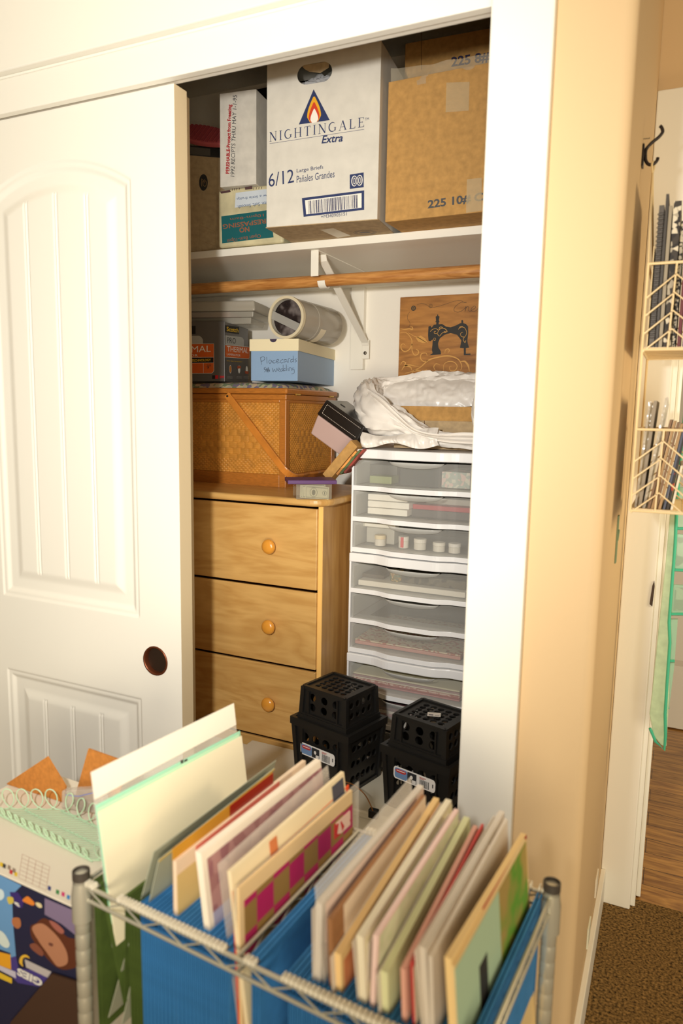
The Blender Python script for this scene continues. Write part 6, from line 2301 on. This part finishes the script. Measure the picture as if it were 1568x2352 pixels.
I9.text('9', P7(275, 750), P7(195, 690), P7(265, 790), bold=0.05)
I9.build('printed_lettering', flat((224, 220, 214)), t)
ink([[P7(-20, 540), P7(40, 560), P7(55, 640), P7(10, 690), P7(-20, 660)]], (206, 222, 226), 3)
ink([[P7(-20, 1100), P7(60, 1140), P7(130, 1280), P7(80, 1330), P7(-20, 1250)]], (210, 220, 214), 3)
T0 = Ink(Mb, (0, 0, hbx), (1, 0, 0), (0, 1, 0), 0.0004)
lines = T0
q = lambda x, y: P7(x, y)
for i in range(5):
    a, c_ = (300 + i * 92, 70 + i * 42), (250 + i * 92, 390 + i * 42)
    lines.stroke([q(*a), q(*c_)], 0.0006)
for i in range(7):
    y0 = 70 + i * 53
    x0 = 300 - i * 8
    lines.stroke([q(x0, y0), q(x0 + 368, y0 + 168)], 0.0006)
lines.build('printed_grid', flat((186, 150, 130)), t)
bars = {(226, 190, 30): [(0, 170), (195, 300)], (44, 40, 40): [(40, 190)], (196, 40, 40): [(130, 270)], (150, 130, 110): [(105, 210), (170, 250)], (40, 50, 120): [(645, 490)], (40, 130, 60): [(755, 540)], (206, 30, 110): [(830, 570)], (40, 130, 200): [(900, 610)]}
for c_, pl_ in bars.items():
    for (x0, y0) in pl_:
        I_ = T0.layer(0.0001)
        I_.poly([q(x0, y0), q(x0 + 42, y0 + 20), q(x0 + 34, y0 + 75), q(x0 - 6, y0 + 55)])
        I_.build('printed_bar', flat(c_), t)
# brown box under it, standing on the floor
Mu = rzM((Mb.translation.x, Mb.translation.y, 0.0), yb)
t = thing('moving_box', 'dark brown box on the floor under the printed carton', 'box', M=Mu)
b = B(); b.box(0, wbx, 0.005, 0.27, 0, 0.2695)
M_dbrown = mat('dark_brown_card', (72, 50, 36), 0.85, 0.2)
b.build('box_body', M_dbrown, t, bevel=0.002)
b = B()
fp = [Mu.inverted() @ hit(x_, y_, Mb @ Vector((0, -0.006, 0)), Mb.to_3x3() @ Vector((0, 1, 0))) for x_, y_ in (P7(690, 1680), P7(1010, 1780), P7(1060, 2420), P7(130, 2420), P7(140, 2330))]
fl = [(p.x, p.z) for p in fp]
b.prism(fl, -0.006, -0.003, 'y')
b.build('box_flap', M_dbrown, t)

# ---- mint wire tray
M_mint = mat('mint_wire', (176, 204, 170), 0.4, 0.4)
ZT = ZBX + 0.004
cor = [at(x_, y_, Z=ZT) for x_, y_ in ((-25, 1858), (212, 1976), (250, 1916), (140, 1860))]
cor[2] = cor[1] + (cor[3] - cor[0])
# keep the tray clear of the cart
tray = thing('wire_tray', 'mint wire tray edged with coils on the printed carton', 'tray', (cor[0].x, cor[0].y, ZT))
loc = [c - Vector((cor[0].x, cor[0].y, ZT)) for c in cor]
e1, e2 = loc[1] - loc[0], loc[3] - loc[0]
b = B()
nw = 26
for i in range(nw + 1):
    s_ = e1 * (i / nw)
    b.tube([s_, s_ + e2], 0.0009, 6)
for k in (0, 0.5, 1):
    b.tube([e2 * k - Vector((0, 0, 0.0016)), e2 * k + e1 - Vector((0, 0, 0.0016))], 0.0016, 6)
b.build('tray_floor', M_mint, tray)


def coil(p, q, turns, r, lean):
    p, q = Vector(p), Vector(q)
    dd = (q - p)
    al = dd.normalized()
    pts = []
    for i in range(turns * 16 + 1):
        a = 2 * math.pi * i / 16
        pts.append(p + dd * (i / (turns * 16)) + Vector((0, 0, 1)) * (r - r * math.cos(a)) + al * (r * 0.9 * math.sin(a)) + lean * (r - r * math.cos(a)))
    b = B(); b.tube(pts, 0.0011, 6)
    return b


z_ = Vector((0, 0, 0))
sidev = (e2.normalized()) * 0.25
coil(e2, e2 + e1, 9, 0.019, sidev).build('coil_edge', M_mint, tray)
coil(z_, e2, 5, 0.019, -e1.normalized() * 0.25).build('coil_edge', M_mint, tray)
coil(e1, e1 + e2, 5, 0.019, e1.normalized() * 0.1).build('coil_edge', M_mint, tray)
coil(z_ - Vector((0, 0, 0.001)), e1 - Vector((0, 0, 0.001)), 14, 0.010, -e2.normalized() * 0.4).build('coil_edge', M_mint, tray)
# ---- two kraft cards and a zip bag standing in the tray
M_kcard = mat('kraft_chipboard', (186, 120, 56), 0.85, 0.2, noise_amt=0.08, noise_scale=120)


def card(lab, pts, Yc, th=0.003):
    P = [at(x_, y_, Y=Yc + k * 0.0) for x_, y_, k in pts]
    zb_ = ZT + 0.003
    o_ = Vector((P[0].x, Yc, zb_))
    b = B()
    b.prism([(p.x - o_.x, max(p.z, zb_) - zb_) for p in P], -th / 2, th / 2, 'y')
    o = b.build('kraft_card', M_kcard)
    o.location = o_
    tag(o, lab, 'card')
    return o


yc = max(cor[3].y, cor[2].y) + 0.014
ZT0 = ZT
ZT = ZBX - 0.0022
card('kraft card with a glossy smear, left one behind the mint tray', [(110, 1737, 0), (152, 1806, 0), (150, 1870, 0), (20, 1870, 0), (18, 1798, 0)], yc + 0.012)
card('plain kraft card right one behind the mint tray', [(204, 1719, 0), (292, 1750, 0), (270, 1850, 0), (172, 1850, 0)], yc + 0.03)
I = Ink(Matrix.Translation((0, yc + 0.012 - 0.0015, 0)), (0, 0, 0), (1, 0, 0), (0, 0, 1), 0.0004)
I.poly([(98, 1757), (105, 1749), (113, 1747), (112, 1753), (104, 1757)])
o = I.build('gloss_smear', flat((240, 222, 196), 0.2), bpy.data.objects['kraft_card'])
o.location = -bpy.data.objects['kraft_card'].location
t = thing('zip_bag', 'clear zip bag of small brown pieces behind the mint tray', 'bag', (at(190, 1840, Y=yc).x, yc, ZT + 0.003))
zc_ = ZT + 0.003
pz = [at(x_, y_, Y=yc) for x_, y_ in ((148, 1812), (238, 1806), (250, 1868), (148, 1868))]
ox_ = t.location
b = B(); b.prism([(p.x - ox_.x, max(p.z - zc_, 0.0)) for p in pz], -0.008, 0.008, 'y')
b.build('bag_body', haze('zip_bag_film', (206, 196, 184), 0.6, 0.12, fine=70), t, bevel=0.003)
I = Ink(Matrix.Translation(ox_), (0, -0.0085, 0), (1, 0, 0), (0, 0, 1), 0.0004)
I.stroke([(150, 1826), (180, 1829), (210, 1822), (240, 1815)], 0.0014)
I.build('zip_strip', flat((110, 120, 190)), t)
b = B(); b.grid(crumple((0, 0, 0), 0.024, 0.004, 0.009, 0.3, 3, 8.8), 24, 16, closed_u=True)
o = b.build('brown_pieces', flat((112, 76, 52)), smooth=True)
o.location = (ox_.x, ox_.y, zc_ + 0.016)
tag(o, 'small brown pieces inside the clear zip bag', 'pieces', kind='stuff')

# ================================================================== hooks and racks by the hall door
M_iron = mat('black_iron', (40, 30, 26), 0.35, 0.5, metal=0.4)
WX = X_COR
hk = at(1500, 352, X=WX + 0.003)
HY = min(max(hk.y, 1.45), 1.75)
HY = 1.62
wpx = at(1500, 352, Y=HY)
base = Vector((WX, HY, wpx.z))
off = WX + 0.002 - wpx.x      # the hook leaves the wall at this pixel


def hp_(x, y, dy=0.0):
    p = at(x, y, Y=HY)
    return Vector((p.x + off - WX, dy, p.z - base.z))


t = thing('coat_hook', 'black iron coat hook on the edge of the hall wall', 'hook', base)
b = B()
b.box(0.0003, 0.004, -0.012, 0.012, hp_(1500, 382).z, hp_(1500, 330).z)
b.build('wall_plate', M_iron, t, bevel=0.0018)
b = B()
b.tube(smoothpath([tuple(hp_(*p)) for p in ((1505, 354), (1507, 340), (1520, 325), (1536, 312), (1545, 300), (1543, 290), (1539, 286))], 6), 0.0032, 10)
b.build('upper_arm', M_iron, t, smooth=True)
b = B()
b.tube(smoothpath([tuple(hp_(*p)) for p in ((1505, 352), (1506, 366), (1513, 375), (1524, 374), (1532, 366), (1534, 359))], 6), 0.0032, 10)
b.build('lower_arm', M_iron, t, smooth=True)
b = B(); b.tube([(0.002, 0, hp_(1503, 353).z), (hp_(1507, 353).x, 0, hp_(1503, 353).z)], 0.0045, 10)
b.build('hook_boss', M_iron, t)
nl = at(1499, 316, Y=HY)
b = B(); b.tube([(0.0003, 0, 0), (0.0115, 0, -0.0006)], 0.0009, 8); b.lathe([(0.0001, 0.0115), (0.0024, 0.0115), (0.0001, 0.0125)], 10, Matrix.Rotation(RAD(90), 4, 'Y'))
o = b.build('nail', mat('steel_nail', (120, 108, 90), 0.4, 0.5, metal=0.8)); o.location = (WX, HY, nl.z)
tag(o, 'small nail in the hall wall above the iron hook', 'nail')

# ---- cream wire rack hanging on the hook
M_cwire = mat('cream_wire', (232, 206, 156), 0.4, 0.4)
RY0 = HY - 0.10
RDP = 0.24


def rp(x, y, Y_=None):
    p = at(x, y, Y=RY0 if Y_ is None else Y_)
    return Vector((p.x, p.y, p.z))


org = rp(1465, 985)
shift = max(0.0, WX + 0.006 - min(rp(1490, 605).x, rp(1447, 1172).x))
t = thing('wire_rack', 'cream wire wall rack holding notebooks and papers on the iron hook', 'rack', (WX, RY0, 0))
o0 = Vector((WX, RY0, 0))


def rl(x, y, dy=0.0):
    p = rp(x, y)
    return (p.x - o0.x + shift, dy, p.z)


def frame(pts, r=0.0028):
    b = B()
    b.tube(pts, r, 8)
    return b


xl_ = min(rl(1490, 605)[0], rl(1463, 985)[0], rl(1447, 1172)[0])
BW = 0.105
b = B()
zt1, zb1_, zt2, zb2_ = rl(1490, 606)[2], rl(1483, 803)[2], rl(1463, 986)[2], rl(1447, 1172)[2]
for dy in (0, RDP):
    b.tube([(xl_, dy, zt1 + 0.0), (xl_, dy, zb2_)], 0.0025, 8)
ap = base + hp_(1523, 378) - o0
b.tube([(xl_, 0, zt1), (ap.x, ap.y, ap.z - 0.012)], 0.002, 8)
b.tube([(xl_, RDP, zt1), (ap.x, ap.y, ap.z - 0.012)], 0.002, 8)
b.tube(smoothpath([(ap.x, ap.y - 0.001, ap.z - 0.014), (ap.x - 0.002, ap.y - 0.006, ap.z), (ap.x, ap.y, ap.z + 0.008), (ap.x + 0.002, ap.y + 0.006, ap.z), (ap.x, ap.y + 0.001, ap.z - 0.014)], 4), 0.002, 8)
b.build('hanger_frame', M_cwire, t, auto=40)
for zt_, zb_ in ((zt1, zb1_), (zt2, zb2_)):
    b = B()
    loop = [(xl_, 0, zt_), (xl_ + BW, 0, zt_), (xl_ + BW, RDP, zt_), (xl_, RDP, zt_)]
    b.tube(loop + [loop[0]], 0.0026, 8)
    lo_ = [(xl_, 0, zb_), (xl_ + BW * 0.9, 0, zb_), (xl_ + BW * 0.9, RDP, zb_), (xl_, RDP, zb_)]
    b.tube(lo_ + [lo_[0]], 0.0026, 8)
    for dy in (0, RDP):
        mid = xl_ + BW * 0.47
        b.tube([(mid, dy, zt_), (mid - 0.005, dy, zb_)], 0.0018, 6)
        for k in range(4):
            z0 = zb_ + (zt_ - zb_) * (0.16 + 0.21 * k)
            b.tube([(xl_, dy, z0 - 0.03), (mid, dy, z0 + 0.012), (xl_ + BW * 0.95, dy, z0 - 0.03)], 0.0018, 6)
    for k in range(7):
        y_ = RDP * k / 6
        b.tube([(xl_, y_, zb_), (xl_ + BW * 0.9, y_, zb_), (xl_ + BW, y_, zt_)], 0.0016, 6)
    b.build('wire_pocket', M_cwire, t)
    b = B(); b.box(xl_ + 0.003, xl_ + BW * 0.9 - 0.003, 0.003, RDP - 0.003, zb_ + 0.003, zb_ + 0.0042)
    b.build('pocket_floor', M_cwire, t)


def slab(name, lab, cat, x0, th_, z0, z1, d0, d1, m, z1b=None, grp=None, lean=0.0):
    """upright book or sheet in the rack; x0 from the wall side"""
    z1b = z1 if z1b is None else z1b
    b = B()
    b.hexa([(0, d0, 0), (th_, d0, 0), (th_, d1, 0), (0, d1, 0)], [(lean, d0, z1 - z0), (lean + th_, d0, z1 - z0), (lean + th_, d1, z1b - z0), (lean, d1, z1b - z0)])
    o = b.build(name, m)
    o.location = (o0.x + xl_ + x0, o0.y, z0)
    tag(o, lab, cat, grp)
    return o


zf1, zf2 = zb1_ + 0.0046, zb2_ + 0.0046
Zp = lambda x, y: rl(x, y)[2]
M_bw = spots('newsprint', [(214, 204, 180), (60, 54, 48), (40, 36, 34), (170, 160, 140)], 110)
M_bw2 = spots('newsprint_fine', [(206, 190, 160), (50, 44, 40), (190, 176, 150)], 260)
slab('paper_sheet', 'cream sheet nearest the wall in the upper rack pocket', 'sheet', 0.006, 0.002, zf1, Zp(1505, 560), 0.02, 0.2, flat((226, 200, 150)))
n1 = slab('spiral_notebook', 'grey spiral notebook in the upper pocket of the wire rack', 'notebook', 0.011, 0.009, zf1, Zp(1512, 468), 0.012, 0.2, flat((84, 78, 72)))
b = B()
zz0 = 0.02
while zz0 < Zp(1512, 468) - zf1 - 0.01:
    b.tube([(0.0045 + 0.006 * math.cos(a), 0.008 + 0.0005, zz0 + 0.0025 * math.sin(a)) for a in [2 * math.pi * k / 8 for k in range(8)]], 0.0006, 5, closed=True)
    zz0 += 0.008
b.build('spiral_wire', flat((50, 44, 40)), n1)
slab('notebook', 'thin dark notebook beside the spiral one in the wire rack', 'notebook', 0.0215, 0.005, zf1, Zp(1518, 442), 0.014, 0.2, flat((66, 60, 54)))
slab('notebook', 'pale edged notebook in the middle of the upper pocket', 'notebook', 0.028, 0.006, zf1, Zp(1524, 470), 0.012, 0.21, flat((150, 138, 116)))
slab('newspaper', 'black and white printed paper bundle, thickest in the upper pocket', 'newspaper', 0.036, 0.013, zf1, Zp(1530, 460), 0.012, 0.22, M_bw)
slab('newspaper', 'finely printed paper standing behind the thick bundle', 'newspaper', 0.0505, 0.006, zf1, Zp(1545, 500), 0.03, 0.23, M_bw2)
slab('folder', 'dark red folder toward the open side of the upper pocket', 'folder', 0.060, 0.006, zf1, Zp(1560, 560), 0.012, 0.22, flat((96, 30, 30)))
slab('notebook', 'purple grey notebook at the open side of the upper pocket', 'notebook', 0.069, 0.006, zf1, Zp(1566, 640), 0.012, 0.2, flat((96, 76, 92)))
M_pk = haze('packet_film', (196, 186, 170), 0.5, 0.12, fine=50)
slab('plastic_packet', 'clear packet leaning beside the wall in the lower pocket', 'packet', 0.006, 0.004, zf2, Zp(1483, 922), 0.02, 0.2, M_pk, lean=0.012)
slab('plastic_packet', 'grey packet second from the wall in the lower pocket', 'packet', 0.013, 0.006, zf2, Zp(1493, 920), 0.016, 0.2, flat((140, 126, 104)), lean=0.014)
pk = slab('plastic_packet', 'big rounded clear packet with blue print in the lower pocket', 'packet', 0.021, 0.005, zf2, Zp(1520, 912), 0.010, 0.2, M_pk, lean=0.026, z1b=Zp(1520, 925))
for k in range(4):
    slab('paper_pack', ('brown pack nearest the blue printed packet', 'tan pack second after the blue printed packet', 'brown pack third after the blue printed packet', 'tan pack last after the blue printed packet')[k], 'pack', 0.030 + 0.0065 * k, 0.005, zf2, Zp(1530 + k * 8, 964 + 3 * k), 0.012, 0.2,
         flat(((120, 88, 56), (166, 130, 84))[k % 2]), lean=0.028)
slab('album', 'slim blue grey album leaning in the lower pocket of the rack', 'album', 0.058, 0.004, zf2, Zp(1564, 950), 0.010, 0.2, flat((74, 78, 96)), lean=0.028)
slab('album', 'dark spotted album beside the blue grey one in the rack', 'album', 0.064, 0.005, zf2, Zp(1560, 985), 0.012, 0.2, spots('spotted_cover', [(50, 44, 42), (56, 50, 46), (170, 60, 40)], 60), lean=0.02)
slab('leaflet', 'white leaflet at the open side of the lower pocket', 'leaflet', 0.0715, 0.004, zf2, Zp(1550, 1070), 0.012, 0.2, flat((226, 214, 190)), lean=0.012)

# ---- mint pocket organiser hanging by the door
OY = 1.86
def op(x, y):
    p = at(x, y, Y=OY)
    return (p.x, p.z)


M_mcloth = mat('pale_mint_cloth', (186, 206, 170), 0.8, 0.2, noise_amt=0.08, noise_scale=40)
M_teal = mat('teal_binding', (70, 176, 140), 0.6, 0.3)
o1 = at(1560, 1090, Y=OY)
t = thing('hanging_organiser', 'mint pocket organiser with teal binding hanging in the hall doorway', 'organiser', (o1.x, OY, o1.z))
Q = lambda pts: [(op(*p)[0] - o1.x, op(*p)[1] - o1.z) for p in pts]
b = B(); b.prism(Q([(1543, 1130), (1553, 1090), (1545, 1300), (1538, 1450), (1536, 1600), (1530, 1715), (1518, 1712), (1500, 1690), (1491, 1640), (1498, 1580), (1506, 1500), (1514, 1420), (1528, 1290), (1538, 1180)]), 0, 0.006, 'y')
b.build('back_panel', M_mcloth, t, bevel=0.002)
b = B(); b.tube([(p[0], -0.001, p[1]) for p in Q([(1560, 1082), (1556, 1130), (1550, 1250), (1542, 1350), (1536, 1430), (1538, 1475), (1532, 1560), (1527, 1640), (1528, 1690), (1525, 1722), (1505, 1703), (1492, 1672)])], 0.0035, 8)
b.build('binding', M_teal, t, auto=50)
M_vinyl = haze('mint_vinyl', (170, 214, 186), 0.45, 0.15)
M_cardw = flat((222, 206, 188))
bands = [((1556, 1120), (1600, 1120), (1600, 1215), (1552, 1215)), ((1552, 1228), (1598, 1232), (1594, 1312), (1546, 1310)), ((1546, 1345), (1590, 1348), (1586, 1412), (1540, 1412)), ((1540, 1425), (1556, 1425), (1549, 1520), (1534, 1520)), ((1534, 1525), (1549, 1525), (1536, 1628), (1528, 1628))]
for i, pts in enumerate(bands):
    b = B(); b.prism(Q(pts), 0.008, 0.020, 'y')
    pk_ = b.build('vinyl_pocket', M_vinyl, t)
    b = B()
    q = Q(pts)
    b.tube([(q[3][0], 0.006, q[3][1]), (q[2][0], 0.006, q[2][1])], 0.0035, 6)
    b.build('pocket_trim', M_teal, pk_)
for i, (pts, c_) in enumerate(((bands[1], (224, 208, 196)), (bands[2], (214, 190, 176)))):
    b = B()
    q = Q(pts)
    cx = sum(p[0] for p in q) / 4; cz = sum(p[1] for p in q) / 4
    b.prism([(cx + (p[0] - cx) * 0.8, cz + (p[1] - cz) * 0.8) for p in q], 0.012, 0.016, 'y')
    o = b.build('printed_card', spots('card_print_%d' % i, [c_, c_, (150, 60, 80), c_], 50)); o.location = (o1.x, OY, o1.z)
    tag(o, ('white printed card in the second pocket of the mint organiser', 'pinkish printed card in the third pocket of the mint organiser')[i], 'card')
b = B(); b.tube([(0, 0.003, 0), (0.0, 0.003, 0.30), (0.004, 0.05, 0.31), (0.0, 0.10, 0.30)], 0.003, 8)
b.build('door_hanger', M_teal, t, auto=40)

# ---- small bits on the wall edge
z0, z1 = at(1440, 1180, Y=1.7).z, at(1440, 1287, Y=1.7).z
b = B(); b.hexa([(0.0004, -0.012, z1), (0.0030, -0.012, z1), (0.0030, 0.012, z1), (0.0004, 0.012, z1)], [(0.0004, -0.012, z0), (0.0030, -0.012, z0), (0.0030, 0.012, z0), (0.0004, 0.012, z0)])
b.tube([(0.005, -0.006, z0 - 0.03), (0.003, -0.006, z1 + 0.05)], 0.002, 6)
o = b.build('cloth_strap', mat('grey_green_cloth', (128, 146, 116), 0.85, 0.2)); o.location = (WX, 1.66, 0)
tag(o, 'grey green strap hanging on the wall edge below the wire rack', 'strap')
for i, (za, zb_, yy, c_) in enumerate(((0.14, 0.19, 1.78, (236, 226, 204)), (0.115, 0.165, 1.62, (226, 226, 204)))):
    b = B(); b.box(0.0003, 0.0035, 0, 0.05, za, zb_)
    o = b.build('adhesive_strip', flat(c_)); o.location = (WX, yy, 0)
    tag(o, ('white adhesive strip above the baseboard, the one nearer the door casing', 'white adhesive strip low on the wall edge, the one nearer the corner')[i], 'strip')
